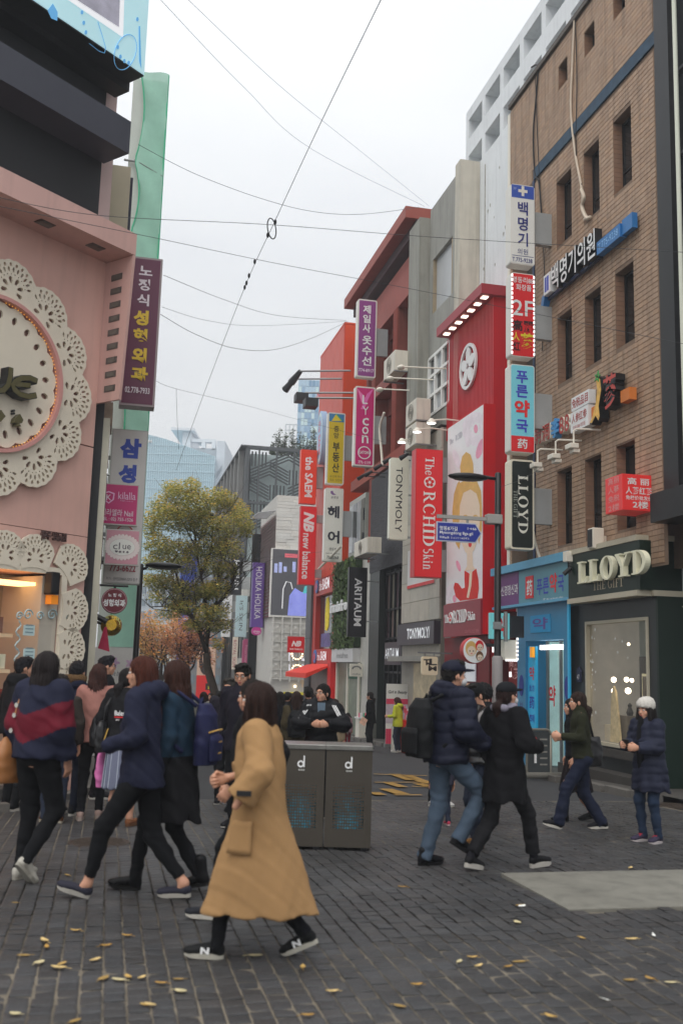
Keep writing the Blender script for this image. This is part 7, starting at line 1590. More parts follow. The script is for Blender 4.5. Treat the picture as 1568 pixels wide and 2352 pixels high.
# ---------------------------------------------------------------- litter bins
m_bin = mat('bronze_grey_steel','4a453e',rough=.42,metal=.35,var=.08,vs=4,k=1.2)
def litter_bin(x0,x1,y,zg,h,label):
    t = thing('litter_bin',label,'litter bin',FW,'litter bins'); d = .42
    hz0,hz1 = zg+.2,zg+h*.62; hx0,hx1 = x0+.07,x1-.07; nx,nz = 13,15
    mb = MB(); holed(mb,x0,x1,zg+.03,zg+h-.05,[(hx0,hx1,hz0,hz1)],y,.004); rn = random.Random(int(x0*100))
    for i in range(nx):
        for j in range(nz):
            a,b = hx0+(hx1-hx0)*i/nx,hx0+(hx1-hx0)*(i+1)/nx; c,e = hz0+(hz1-hz0)*j/nz,hz0+(hz1-hz0)*(j+1)/nz
            k = .5*(1-(j/nz) ** 2*.7)*rn.uniform(.45,1.0); mx,mz = (a+b)/2,(c+e)/2; ux,uz = (b-a)*k,(e-c)*k*1.05; o = rn.choice((0,0,1))*.25
            V = [(a,y,c),(b,y,c),(b,y,e),(a,y,e),(mx+o*ux,y,mz-uz),(mx+ux,y,mz+o*uz),(mx-o*ux,y,mz+uz),(mx-ux,y,mz-o*uz)]
            mb.add(V,[(0,1,4),(1,5,4),(1,2,5),(2,6,5),(2,3,6),(3,7,6),(3,0,7),(0,4,7)])
    mb.build('front_panel',m_bin,t)
    mb = MB(); mb.box(x0,x0+.012,y+.002,y+d,zg+.03,zg+h-.05); mb.box(x1-.012,x1,y+.002,y+d,zg+.03,zg+h-.05); mb.box(x0+.012,x1-.012,y+.01,y+d,zg+.03,zg+.06); mb.build('side_panels',m_bin,t)
    mb = MB(); mb.box(x0-.008,x1+.008,y-.012,y+d+.01,zg+h-.05,zg+h); mb.build('lid',mat('worn_steel_lid','8b8a86',rough=.3,metal=.7,var=.2,vs=8,k=1.1),t,bevel=.008)
    for q in (x0+.03,x1-.09): mb = MB(); mb.box(q,q+.06,y+.02,y+.1,zg,zg+.03); mb.build('foot',m_black,t)
    mb = MB(); bx0,bx1 = x0+.06,x1-.06; vs = []; n = 14
    for j in range(8):
        for i in range(n): a = 2*PI*i/n; vs.append(((bx0+bx1)/2+(bx1-bx0)/2*math.cos(a)*(.9+.1*rn.random()),y+.15+.135*math.sin(a)*(.9+.12*rn.random()),zg+.16+.5*j/7))
    fs = [(j*n+i,j*n+(i+1) % n,(j+1)*n+(i+1) % n,(j+1)*n+i) for j in range(7) for i in range(n)]
    mb.add(vs,fs); mb.build('liner_bag',mat('blue_liner','3a9ce0',rough=.35,var=.6,vs=9,k=1.8,spec=.8),t)
    cx = (x0+x1)/2; zc = zg+h*.83; mb = MB(); ring(mb,cx-.01,zc-.02,.018,.034,y-.006,y-.002,20); mb.box(cx+.016,cx+.03,y-.0075,y-.0005,zc-.05,zc+.06); mb.build('emblem',m_letter_w,t)
    mb = MB(); [mb.box(cx-.03+q*.016,cx-.019+q*.016,y-.004,y-.002,zc-.085,zc-.07) for q in range(4)]; mb.build('emblem_dots',mat('pale_grey_ink','a8a8a4',var=0),t)
f = FC(10.1); xa,xb = f.hit(747,1830)[0],f.hit(853,1830)[0]; wd = xb-xa; zg = gz(10.1)
hB = f.hit(800,1712)[1]-zg
litter_bin(xa,xb,10.1,zg,hB,'right-hand grey perforated litter bin of the pair'); litter_bin(xa-wd-.015,xa-.015,10.1,zg,hB,'left-hand grey perforated litter bin, half hidden by the camel coat')
# ---------------------------------------------------------------- boards and stands
fB = FD(18.6); B = fB.box(1209,1676,1264,1783); p = fB.at((B[0]+B[1])/2,0); zg = gz(p.y)
t = thing('sandwich_board','black menu stand with rounded grey frame on a weighted base before the pharmacy','board',fB)
mb = MB(); q = rr(B[0],B[1],B[2],B[3],.1,6); mb.tube([(x,0,z) for x,z in q+q[:1]],.028,8); mb.build('frame',mat('grey_tube_frame','77746c',rough=.35,metal=.4,var=.08),t,smooth=True)
mb = MB(); mb.box(B[0]+.03,B[1]-.03,-.012,.012,B[2]+.03,B[3]-.03); bd = mb.build('board',mat('slate_board','34383a',rough=.5,var=.1),t)
mb = MB(); xm = B[0]+.16; mb.prism(circ(xm,B[3]-.22,.055,16,.09),-.016,-.0125); mb.build('red_badge',m_red,bd)
mb = MB()
for k in range(5): mb.box(B[0]+.27,B[1]-.08,-.0155,-.0125,B[3]-.2-k*.12,B[3]-.17-k*.12)
mb.build('chalk_lines',mat('chalk_lines','7c7a74',var=.2,vs=20),bd)
mb = MB(); mb.box(B[0]+.15,B[0]+.2,-.016,-.0125,B[2]+.25,B[2]+.5); mb.build('tower_picture',m_letter_w,bd)
mb = MB(); mb.box(B[0]+.28,B[0]+.36,-.02,.02,zg+.1,B[2]+.02); mb.build('stem',m_black,t); x0,x1 = fB.hit(1207,1789)[0],fB.hit(1300,1789)[0]; mb = MB(); mb.tube([(x0,0,zg+.07),(x1,0,zg+.07)],.065,10); mb.build('weighted_base',mat('dirty_weight','5c5a54',rough=.7,var=.2),t,smooth=True)
fb = FD(30.0); B = fb.box(886,1571,938,1713); zg = gz(fb.at((B[0]+B[1])/2,0).y)
t = thing('banner_stand','tall white and pink roll-up beauty banner beside the yellow hoodie','banner',fb)
w_,h_ = B[1]-B[0],B[3]-zg-.1
mb = MB(); mb.box(B[0],B[1],0,.02,zg+.1,B[3]); mb.build('sheet',mat('banner_white','cfcac6',rough=.5,var=.03),t)
for nm,a,b,c,d,m_ in (('pink_print',0,1,.66,.75,mat('banner_pink','c23a58',var=.05)),('photo_print',0,1,.34,.66,mat('banner_photo','b0a4ae',var=.25,vs=5)),('pink_print',0,1,0,.25,MATS.get('banner_pink'))):
    mb = MB(); mb.box(B[0]+w_*a,B[0]+w_*b,-.006,-.001,zg+.1+h_*c,zg+.1+h_*d); mb.build(nm,m_ or MATS['banner_pink'],t)
mb = MB(); put_text(mb,'Girl in Beauty',(B[0]+.06,B[1]-.06,B[3]-.32,B[3]-.2),-.004,shear=.2,bold=.02); mb.build('lettering',m_letter_k,t)
mb = MB(); mb.box(B[0]-.03,B[1]+.03,-.06,.08,zg,zg+.1); mb.build('base',m_steel,t)
fb = FD(27.0); B = fb.box(927,1655,958,1731); zg = gz(fb.at((B[0]+B[1])/2,0).y)
t = thing('red_sales_stand','red sales stand heaped with small packets in front of the stone shop','stand',fb)
mb = MB(); mb.box(B[0],B[1],0,.6,zg,B[3]); mb.build('cabinet',m_red,t); mb = MB(); mb.box(B[0]+.04,B[1]-.04,-.01,-.001,zg+.1,B[3]-.12); mb.build('front_print',mat('stand_print','8a6a5c',var=.5,vs=9),t)
random.seed(9)
for k in range(26): mb = MB(); x,y,z = random.uniform(B[0],B[1]-.06),random.uniform(0,.5),B[3]+random.uniform(0,.3); mb.box(x,x+.09,y,y+.03,z,z+.12); mb.build('packet',mat('packet_%d' % (k % 5),('c86a84','d8d0d0','4a8a6a','b84a5a','e0c8a8')[k % 5],var=.15),t)
t = thing('white_sales_box','white and green display box beside the red sales stand','stand',FD(27.4)); f_ = FD(27.4); B = f_.box(909,1671,926,1733); zg = gz(f_.at(B[0],0).y); mb = MB(); mb.box(B[0],B[1],0,.5,zg,B[3]); mb.build('box',m_offw,t); mb = MB(); mb.box(B[0]+.04,B[1]-.04,-.008,-.001,zg+.08,B[3]-.1); mb.build('green_print',mat('stand_green','3f5c4c',var=.4,vs=8),t)
f_ = FD(34.5); B = f_.box(823,1648,871,1718); zg = gz(f_.at(B[0],0).y); t = thing('white_counter','white promotion counter beside the person in black','counter',f_)
mb = MB(); mb.box(B[0],B[1],0,.5,zg,B[3]-.05); mb.build('counter',m_offw,t,bevel=.02); mb = MB(); mb.box(B[0]-.03,B[1]+.03,-.05,.55,B[3]-.05,B[3]); mb.build('top',m_white,t)
for k in range(8): mb = MB(); x = B[0]+.05+k*(B[1]-B[0])/9; mb.lathe([(.03,B[3]),(.03,B[3]+.12),(.015,B[3]+.15)],(x,.15+.1*(k % 2),0),8); mb.build('bottle',mat('packet_%d' % (k % 5),'c86a84',var=.15),t)
# ---------------------------------------------------------------- figures: smooth-blended bodies and garments
def surfnet(D,o,h):
    S = D < 0; a = S[:-1,:-1,:-1]; cnt = np.zeros(a.shape,np.int8); cor = [(0,0,0),(1,0,0),(0,1,0),(1,1,0),(0,0,1),(1,0,1),(0,1,1),(1,1,1)]
    n = D.shape
    for c in cor: cnt += S[c[0]:n[0]-1+c[0],c[1]:n[1]-1+c[1],c[2]:n[2]-1+c[2]]
    I = np.argwhere((cnt > 0) & (cnt < 8)); m = len(I); vals = np.stack([D[I[:,0]+c[0],I[:,1]+c[1],I[:,2]+c[2]] for c in cor],1)
    P = np.zeros((m,3)); k = np.zeros(m)
    for p,q in ((0,1),(2,3),(4,5),(6,7),(0,2),(1,3),(4,6),(5,7),(0,4),(1,5),(2,6),(3,7)):
        x,y = vals[:,p],vals[:,q]; msk = (x < 0) != (y < 0); t = np.where(msk,x/np.where(msk,x-y,1),0)[:, None]
        P += msk[:, None]*(np.array(cor[p])*(1-t)+np.array(cor[q])*t); k += msk
    V = (I+P/k[:, None])*h+o
    idx =-np.ones(cnt.shape,np.int64); idx[I[:,0],I[:,1],I[:,2]] = np.arange(m); F = []
    for ax in range(3):
        b,c = [(1,2),(2,0),(0,1)][ax]; sl0 = [slice(None)]*3; sl1 = [slice(None)]*3; sl0[ax] = slice(0,-1); sl1[ax] = slice(1, None)
        s0,s1 = S[tuple(sl0)],S[tuple(sl1)]; E = np.argwhere(s0 != s1); E = E[(E[:,b] > 0) & (E[:,c] > 0) & (E[:,b] < n[b]-1) & (E[:,c] < n[c]-1)]
        if not len(E): continue
        fl = s0[E[:,0],E[:,1],E[:,2]]; q = []
        for db,dc in ((-1,-1),(0,-1),(0,0),(-1,0)):
            X = E.copy(); X[:,b] += db; X[:,c] += dc; q.append(idx[X[:,0],X[:,1],X[:,2]])
        q = np.stack(q,1); q[~fl] = q[~fl][:,::-1]; F.append(q)
    return V,(np.concatenate(F) if F else np.zeros((0,4),int))
def _bb(p):
    if p[0] in 'ck':
        a,b,r = np.array(p[1]),np.array(p[2]),max(p[3],p[4])*max(p[5] if len(p) > 5 else (1,1,1)); return np.minimum(a,b)-r,np.maximum(a,b)+r
    if p[0] == 'e': return np.array(p[1])-max(p[2]) ,np.array(p[1])+max(p[2])
    if p[0] == 'l':
        R = np.array(p[1]); return np.array([(R[:,0]-R[:,3]).min(),(R[:,1]-R[:,4]).min(),R[:,2].min()]),np.array([(R[:,0]+R[:,3]).max(),(R[:,1]+R[:,4]).max(),R[:,2].max()])
def _d(p,X,Y,Z):
    if p[0] in 'ck':
        a,b = np.array(p[1],float),np.array(p[2],float); ba = b-a; L2 = ba @ ba+1e-9; s = p[5] if len(p) > 5 else (1,1,1)
        t = ((X-a[0])*ba[0]+(Y-a[1])*ba[1]+(Z-a[2])*ba[2])/L2
        if p[0] == 'k':                                     # flat at the far end: cuffs
            tt = np.maximum(t,0); return np.maximum(np.sqrt((X-a[0]-tt*ba[0]) ** 2+(Y-a[1]-tt*ba[1]) ** 2+(Z-a[2]-tt*ba[2]) ** 2)-(p[3]+(p[4]-p[3])*np.clip(t,0,1)),(t-1)*math.sqrt(L2))
        t = np.clip(t,0,1)
        return np.sqrt(((X-a[0]-t*ba[0])/s[0]) ** 2+((Y-a[1]-t*ba[1])/s[1]) ** 2+((Z-a[2]-t*ba[2])/s[2]) ** 2)-(p[3]+(p[4]-p[3])*t)
    if p[0] == 'e':
        c,r = p[1],p[2]; x,y,z = X-c[0],Y-c[1],Z-c[2]
        if len(p) > 3: A = p[3]; x,y,z = A[0][0]*x+A[0][1]*y+A[0][2]*z,A[1][0]*x+A[1][1]*y+A[1][2]*z,A[2][0]*x+A[2][1]*y+A[2][2]*z
        k0 = np.sqrt((x/r[0]) ** 2+(y/r[1]) ** 2+(z/r[2]) ** 2); k1 = np.sqrt((x/r[0] ** 2) ** 2+(y/r[1] ** 2) ** 2+(z/r[2] ** 2) ** 2)+1e-9
        return k0*(k0-1)/k1
    R = np.array(p[1]); o = np.argsort(R[:,2]); R = R[o]; z1 = Z[0,0,:] if Z.ndim == 3 else Z
    zz = np.clip(z1,R[0,2],R[-1,2]); g = [np.interp(zz,R[:,2],R[:,i])[None, None,:] for i in (0,1,3,4)]
    d = (np.sqrt(((X-g[0])/g[2]) ** 2+((Y-g[1])/g[3]) ** 2)-1)*np.minimum(g[2],g[3])
    return np.maximum(d,np.maximum(R[0,2]-Z,Z-R[-1,2]))
def blob_mesh(prims,h=.014,k=.03,subs=(),cuts=(),disp=None,hard=()):
    lo = np.min([_bb(p)[0] for p in prims],0)-.05; hi = np.max([_bb(p)[1] for p in prims],0)+.05
    n = np.ceil((hi-lo)/h).astype(int)+1; D = np.full(n,1.0)
    ax = [lo[i]+np.arange(n[i])*h for i in range(3)]
    X,Y,Z = np.meshgrid(*ax,indexing='ij')
    for p in prims:
        a,b = _bb(p); m = k+2*h+.02; i0 = np.maximum(((a-m-lo)/h).astype(int),0); i1 = np.minimum(((b+m-lo)/h).astype(int)+2,n); s = tuple(slice(i0[i],i1[i]) for i in range(3))
        d = _d(p,X[s],Y[s],Z[s]); c = D[s]; t = np.clip(.5+.5*(c-d)/k,0,1); D[s] = c*(1-t)+d*t-k*t*(1-t)
    if disp is not None: D = D+disp(X,Y,Z)
    for p in subs:
        a,b = _bb(p); m = .03+2*h; i0 = np.maximum(((a-m-lo)/h).astype(int),0); i1 = np.minimum(((b+m-lo)/h).astype(int)+2,n); s = tuple(slice(i0[i],i1[i]) for i in range(3))
        if any(x.stop <= x.start for x in s): continue
        d =-_d(p,X[s],Y[s],Z[s]); c = D[s]; kk = .012; t = np.clip(.5-.5*(c-d)/kk,0,1); D[s] = c*(1-t)+d*t+kk*t*(1-t)
    for pt,nn in cuts: D = np.maximum(D,(X-pt[0])*nn[0]+(Y-pt[1])*nn[1]+(Z-pt[2])*nn[2])
    return surfnet(D,lo,h)
def np_mesh(name,parts,mats):                             # parts: (V, F, material index)
    vs,fs,mi,b = [],[],[],0
    for V,F,m in parts:
        vs.append(np.asarray(V,float)); fs += [tuple(int(i)+b for i in f) for f in F]; mi += [m]*len(F); b += len(V)
    me = bpy.data.meshes.new(name); me.from_pydata(np.concatenate(vs).tolist(),[],fs)
    for m in mats: me.materials.append(m)
    me.polygons.foreach_set('material_index',mi); me.polygons.foreach_set('use_smooth',[True]*len(fs)); me.update(); return me
def xf(V,M): A = np.array(M); return np.asarray(V) @ A[:3,:3].T+A[:3,3]
def mbparts(mb): return np.array(mb.v),mb.f
def wr(seed,amp,f):
    a,b,c,d = [(seed*1.7+i*2.3) % 6.28 for i in range(4)]
    return lambda X,Y,Z: amp*(np.sin(f*(X*1.2+Z*.7)+a)*np.sin(f*(Y*1.1-Z*.9)+b)+.6*np.sin(f*1.9*(X*.6-Y*.9+Z*.5)+c)*np.sin(f*1.6*(Z*1.1+X*.4)+d))
# head and hands are modelled once and reused
def _head(male):
    w = 1.04 if male else 1.0
    pr = [('e',(0,-.014,.028),(.074*w,.093,.088)),('e',(0,.018,-.04),(.057*w,.066,.072)),('e',(0,.056,-.09),(.027*w,.024,.02)),('c',(0,.078,.004),(0,.098,-.03),.008,.0125),('e',(0,.066,.024),(.05,.02,.014)),
          ('e',(.034,.052,-.032),(.022,.022,.024)),('e',(-.034,.052,-.032),(.022,.022,.024)),('e',(0,.078,-.062),(.02,.012,.014)),('c',(0,-.02,-.07),(0,-.034,-.19),.05*w,.056*w)]
    V,F = blob_mesh(pr,.0055,.018,subs=[('e',(.031,.093,.002),(.017,.016,.011)),('e',(-.031,.093,.002),(.017,.016,.011))])
    parts = [(V,F,0)]
    for s in (-1,1):
        e = MB(); e.ell((s*.075*w,-.008,-.012),(.011,.021,.031),8,6); parts.append((*mbparts(e),0))
        e = MB(); e.ell((s*.031,.076,.002),(.0145,.0115,.0085),10,6); parts.append((*mbparts(e),1))
        e = MB(); e.ell((s*.031,.0855,.002),(.0062,.0035,.0062),8,5); parts.append((*mbparts(e),2))
        e = MB(); e.tube([(s*.014,.088,.024),(s*.03,.0885,.029),(s*.048,.078,.025)],.0042,5); parts.append((*mbparts(e),2))
    e = MB(); e.ell((0,.0885,-.059),(.021,.0065,.0045),10,5); e.ell((0,.087,-.067),(.018,.0065,.005),10,5); parts.append((*mbparts(e),3))
    return parts
HEAD = {False: _head(False), True: _head(True)}
def _hand(curl):                                            # right hand hanging along -z, palm towards -x, fingers forward edge +y
    parts = []; pr = [('c',(0,0,.01),(0,0,-.05),.022,.03,(.6,1.15,1)),('c',(0,0,-.045),(0,.003,-.085),.03,.03,(.5,1.25,1))]
    L_ = (.068,.078,.074,.056)
    for i in range(4):
        y = .03-i*.02; p = Vector((0,y,-.088)); a = .15+curl*.35; pts = [p]
        for q in range(3):
            a += curl*.75*(1 if q else .5); p = p+Vector((-math.sin(a),.02*(1.5-i)/3*.3,-math.cos(a)))*(L_[i]*(.42,.32,.26)[q]); pts.append(p)
        for q in range(3): pr.append(('c',tuple(pts[q]),tuple(pts[q+1]),.0088-.001*q,.0082-.001*q))
    pr += [('c',(-.004,.03,-.03),(-.016,.05,-.062),.012,.0105),('c',(-.016,.05,-.062),(-.024-.01*curl,.05-.01*curl,-.092),.0098,.0085)]
    return blob_mesh(pr,.0048,.008)
HAND = {q: _hand(c) for q,c in (('relax',.35),('fist',1.35),('flat',.1))}
def hand_parts(wrist,direction,inward,side,pose):
    z =-Vector(direction).normalized(); x = Vector(inward)*-1; x = (x-z*x.dot(z)).normalized(); y = z.cross(x)
    V,F = HAND[pose]; V = V.copy()
    if side < 0: y =-y; M = Matrix((x,y,z)).transposed().to_4x4(); F = F[:,::-1]
    else: M = Matrix((x,y,z)).transposed().to_4x4()
    M.translation = wrist; return xf(V,M),F
# hair, built around the head
def hair_shape(style,L_=.3):
    cap = [('e',(0,-.018,.036),(.087,.104,.094)),('e',(0,-.05,-.02),(.08,.07,.075))]; sub = [('e',(0,.125,-.035),(.084,.08,.108))]; amp = .0035
    if style in ('long','wavy'):
        cap += [('c',(0,-.062,0),(0,-.1,-L_),.1,.085,(1,.62,1)),('c',(.066,-.005,.01),(.085,-.02,-L_*.8),.032,.03),('c',(-.066,-.005,.01),(-.085,-.02,-L_*.8),.032,.03),('c',(.05,-.09,-.1),(.07,-.11,-L_-.04),.04,.02),('c',(-.05,-.09,-.1),(-.06,-.11,-L_-.05),.04,.02),('c',(0,-.1,-.1),(.01,-.125,-L_-.06),.04,.02)]
    elif style == 'bob':
        cap += [('c',(0,-.04,.0),(0,-.055,-.15),.098,.1,(1,.85,1)),('c',(.07,.015,.02),(.085,.02,-.17),.034,.03),('c',(-.07,.015,.02),(-.085,.02,-.17),.034,.03)]
    elif style == 'pony': cap += [('c',(0,-.1,.03),(0,-.13,-.03),.03,.042),('c',(0,-.13,-.03),(.01,-.125,-.2),.04,.02)]
    elif style == 'lowpony': cap += [('c',(0,-.11,-.06),(0,-.145,-.1),.03,.045),('c',(0,-.145,-.1),(.005,-.15,-.26),.045,.018)]
    elif style == 'bun': cap += [('e',(0,-.115,-.01),(.04,.035,.04))]
    elif style == 'short': sub += [('e',(0,.03,-.115),(.1,.12,.075)),('e',(.095,.035,-.05),(.035,.05,.055)),('e',(-.095,.035,-.05),(.035,.05,.055))]; cap[1] = ('e',(0,-.05,-.01),(.076,.06,.062)); cap += [('e',(.02,.05,.1),(.05,.04,.025)),('e',(-.03,.03,.11),(.05,.05,.025))]; amp = .006
    elif style == 'tails':
        for s in (-1,1): cap += [('c',(s*.075,-.04,.02),(s*.12,-.04,-.06),.024,.03),('c',(s*.12,-.04,-.06),(s*.11,-.03,-.13),.03,.012)]
    def disp(X,Y,Z):
        th = np.arctan2(X,-(Y+.02)); wv = 2.2*np.sin(Z*(38 if style == 'wavy' else 14))*(1.0 if style == 'wavy' else .35)
        if style == 'short': return wr(3,.007,75)(X,Y,Z)
        return -amp*(np.sin(th*26+wv)+.7*np.sin(th*11+Z*9+wv))-(.006*np.sin(Z*30+th*3) if style == 'wavy' else 0)
    return blob_mesh(cap,.0075,.022,subs=sub,disp=disp)
_HAIR = {}
def with_strands(V,F,style):                              # loose locks that break the outline
    rn = random.Random(len(V)); N_ = 150 if style in ('long','wavy','bob') else 60; mb = MB(); lowz = V[:,2].min()
    for _ in range(N_):
        p = V[rn.randrange(len(V))]
        if p[1] > .05: continue
        L_ = rn.uniform(.06,.16) if style in ('long','wavy','bob') else rn.uniform(.02,.05); o = np.array([p[0],p[1]+.03,0]); o = o/(np.linalg.norm(o)+1e-6); q = []
        for i in range(5): a = i/4; q.append(Vector((p[0]+o[0]*(.004+.008*a*rn.random())+.008*math.sin(a*5+p[0]*60)*a,p[1]+o[1]*(.004+.008*a),p[2]-L_*a)))
        mb.tube(q,.0035,3,.001,cap=False)
    return np.concatenate([V,np.array(mb.v)]),[tuple(f) for f in F]+[tuple(i+len(V) for i in f) for f in mb.f]
def hair_mesh(style,L_): 
    key = (style,round(L_,2))
    if key not in _HAIR: _HAIR[key] = with_strands(*hair_shape(style,L_),style)
    return _HAIR[key]
def m_hair(c):
    if 'hair_'+c in MATS: return MATS['hair_'+c]
    m = mat('hair_'+c,c,rough=.55,var=.75,vs=24,stretch=(9,9,.25),bump=1.0,bs=55,k=1.15,spec=.25); return m
def m_cloth(c,rough=.85,**k):
    nm = 'cloth_%s_%g' % (c,rough)
    if nm in MATS: return MATS[nm]
    m = mat(nm,c,rough=rough,var=k.get('var',.14),vs=k.get('vs',5),bump=k.get('bump',.25),bs=k.get('bs',140),spec=k.get('spec',.15),k=k.get('k',.92))
    nt = m.node_tree; b = nt.nodes['Principled BSDF']; old = b.inputs['Normal'].links[0].from_node; tc = nt.nodes.new('ShaderNodeTexCoord'); mp = nt.nodes.new('ShaderNodeMapping'); mp.inputs['Scale'].default_value = (1,1,.55)   # creases of the cloth
    n = nt.nodes.new('ShaderNodeTexNoise'); n.inputs['Scale'].default_value = 7; n.inputs['Detail'].default_value = 1.5; n.inputs['Distortion'].default_value = 1.2; bp = nt.nodes.new('ShaderNodeBump'); bp.inputs['Strength'].default_value = .3; bp.inputs['Distance'].default_value = .02
    nt.links.new(tc.outputs['Object'],mp.inputs['Vector']); nt.links.new(mp.outputs[0],n.inputs['Vector']); nt.links.new(n.outputs['Fac'],bp.inputs['Height']); nt.links.new(bp.outputs[0],old.inputs['Normal']); return m
m_skin = mat('skin','b98a72',rough=.5,var=.08,vs=12,k=1.25,spec=.35); m_eye = mat('eye_white','c8c4c0',rough=.3,var=0); m_iris = mat('dark_iris','1c1410',rough=.3,var=0,k=.8); m_lip = mat('lips','a4504c',rough=.4,var=0,k=1.2)
# shoes
_SH = {}
def shoe_parts(kind):
    if kind in _SH: return _SH[kind]
    pr = [('e',(0,-.048,.05),(.036,.042,.05)),('c',(0,-.03,.07),(0,.08,.05),.04,.036,(1,1,.85)),('e',(0,.115,.038),(.043,.062,.03))]
    subs = []
    if kind == 'boot': pr += [('c',(0,-.035,.06),(0,-.04,.19),.045,.05)]
    elif kind == 'slip': pr[1] = ('c',(0,-.03,.05),(0,.08,.045),.038,.036,(1,1,.8)); subs = [('e',(0,-.02,.105),(.034,.062,.05))]
    elif kind == 'high': pr += [('c',(0,-.035,.06),(0,-.035,.12),.042,.042)]
    V,F = blob_mesh(pr,.0075,.02,subs=subs,cuts=[((0,0,.02),(0,0,-1))])
    out = []; th = .042 if kind == 'chunky' else .028
    for k in range(26):
        a = 2*PI*k/26; s = math.sin(a); y = .04+.128*s; w = .043*(abs(math.cos(a)) ** .7)*(1.08 if s > 0 else .92); out.append((math.copysign(w,math.cos(a)),y))
    S = MB(); S.prismz(out,0,th)
    if kind == 'chunky':
        V = V+np.array([0,0,.012])
    sv = np.array(S.v); sv[:,2] += np.where(sv[:,1] > .12,(sv[:,1]-.12)*.25,0)
    _SH[kind] = ((V,F),(sv,S.f)); return _SH[kind]
def ik(a,t,l1,l2,pole):
    a,t,pole = Vector(a),Vector(t),Vector(pole); d = t-a; L_ = min(d.length,(l1+l2)*.998); d = d.normalized(); t = a+d*L_
    x = (l1*l1-l2*l2+L_*L_)/(2*L_); hgt = math.sqrt(max(l1*l1-x*x,0)); n = (pole-d*pole.dot(d)).normalized(); return a+d*x+n*hgt,t
def stand_at(u,v=None,y=None):
    if v is not None: return gnd(u,v)
    d = ray(u,1700); t = y/d.y; p = CAMP+d*t; return Vector((p.x,y,gz(y)))
def person(label,pos,yaw,vtop=None,utop=None,H=None,male=False,lean=.03,feet=None,arms=None,head=(0,0),outfit=None,res=.014,group='passers-by',child=False):
    O = outfit
    if H is None:
        d = ray(utop,vtop); t = pos.y/d.y; H = CAM_H+d.z*t-pos.z
    hat = O.get('hat_extra',.0); H = H-hat; k = H/1.7
    M = Matrix.Translation(pos) @ Matrix.Rotation(math.radians(yaw),4,'Z'); T = thing('person',label,'person',M,group)
    feet = feet or {'R': (.09,.0,0,0),'L': (-.09,.03,0,0)}
    l1,l2 = .42*k,.41*k; sw = (.185 if male else .16)*k; hips = {}; ank = {}
    hz = 9; FB = {}
    for s,sg in (('R',1),('L',-1)):
        x,y,lift,pit = feet[s]; base = Matrix.Translation((x*k,y*k,lift)) @ Matrix.Rotation(math.radians(-sg*O.get('shoes',{}).get('turn',6)),4,'Z')
        if pit: piv = .13 if pit < 0 else -.06; base = base @ Matrix.Translation((0,piv*k,0)) @ Matrix.Rotation(math.radians(pit),4,'X') @ Matrix.Translation((0,-piv*k,0))
        FB[s] = base @ Matrix.Scale(k*.98,4); an = FB[s] @ Vector((0,-.035,.095)); ank[s] = an
        hx = sg*.085*k; hz = min(hz,an.z+math.sqrt(max((.985*(l1+l2)) ** 2-(an.x-hx) ** 2-an.y ** 2,.1)),.9*k+.03)
    zP = hz; knee = {}
    for s,sg in (('R',1),('L',-1)): hips[s] = Vector((sg*.085*k,0,zP)); knee[s],_ = ik(hips[s],ank[s],l1,l2,(sg*.08,1,.1))
    zS = H-.285*k if not child else zP+.45*k; ch = Vector((0,lean*k,0)); sh = {s: Vector((sg*sw,lean*k,zS)) for s,sg in (('R',1),('L',-1))}
    hc = Vector((0,lean*k*1.25+.02,H-.118*(.97 if not child else 1.1)*max(k,.8))); hk = (.97 if not male else 1.02)*max(k,.8 if not child else .62) ** .6
    HM = Matrix.Translation(hc) @ Matrix.Rotation(math.radians(head[0]),4,'Z') @ Matrix.Rotation(math.radians(head[1]),4,'X') @ Matrix.Scale(hk,4)
    arms = arms or {}; aL1,aL2 = .285*k,.25*k; el = {}; wrst = {}; hd = {}
    for s,sg in (('R',1),('L',-1)):
        tgt,pole,hand = arms.get(s,((sg*.07,.03,-.52),(sg*.3,-1,0),'relax')); tg = sh[s]+Vector(tgt)*k; el[s],wrst[s] = ik(sh[s],tg,aL1,aL2,pole); hd[s] = hand
    # ---- body: one continuous skin surface with the finer head and hands fused in
    bare = O.get('bare_legs', False)
    rl = 1.0 if bare else .72
    pr = [('l',[(0,0,zP-.08*k,.12*k,.09*k),(0,lean*k*.4,zP+.14*k,.105*k,.08*k),(0,lean*k,zS-.06*k,.12*k,.085*k),(0,lean*k,zS+.03*k,.06*k,.055*k)]),('c',tuple(Vector((0,lean*k,zS-.02))),tuple(hc+Vector((0,-.02,-.09))),.05*k,.048)]
    for s in 'RL':
        pr += [('c',tuple(hips[s]),tuple(knee[s]),.075*k*rl,.05*k*rl),('c',tuple(knee[s]),tuple(ank[s].lerp(knee[s],.5)),.05*k*rl,.05*k*rl),('c',tuple(ank[s].lerp(knee[s],.5)),tuple(ank[s]),.05*k*rl,.034*k),('c',tuple(ank[s]),tuple(FB[s] @ Vector((0,-.01,.06))),.032*k,.028*k),
               ('c',tuple(sh[s]),tuple(el[s]),.042*k,.034*k),('c',tuple(el[s]),tuple(wrst[s]),.034*k,.024*k)]
    V,F = blob_mesh(pr,max(res,.013),.03); zc_ = V[F].mean(1); sk = np.zeros(len(F),bool)
    if not bare and not (O.get('bottom') or {}).get('cuff',0) > .13:
        for s in 'RL': sk |= np.linalg.norm(zc_-np.array(ank[s]),axis=1) < .2*k
    parts = [(V,F[~sk],0),(V,F[sk],4)]
    for V,F,m in HEAD[male]: parts.append((xf(V,HM),F,m))
    for s,sg in (('R',1),('L',-1)):
        if hd[s] is None: continue
        d = (wrst[s]-el[s]).normalized(); V,F = hand_parts(wrst[s]+d*.0,d,(-sg,0,0) if abs(d.x) < .8 else (0,-1,0),sg,hd[s]); parts.append((V,F,0))
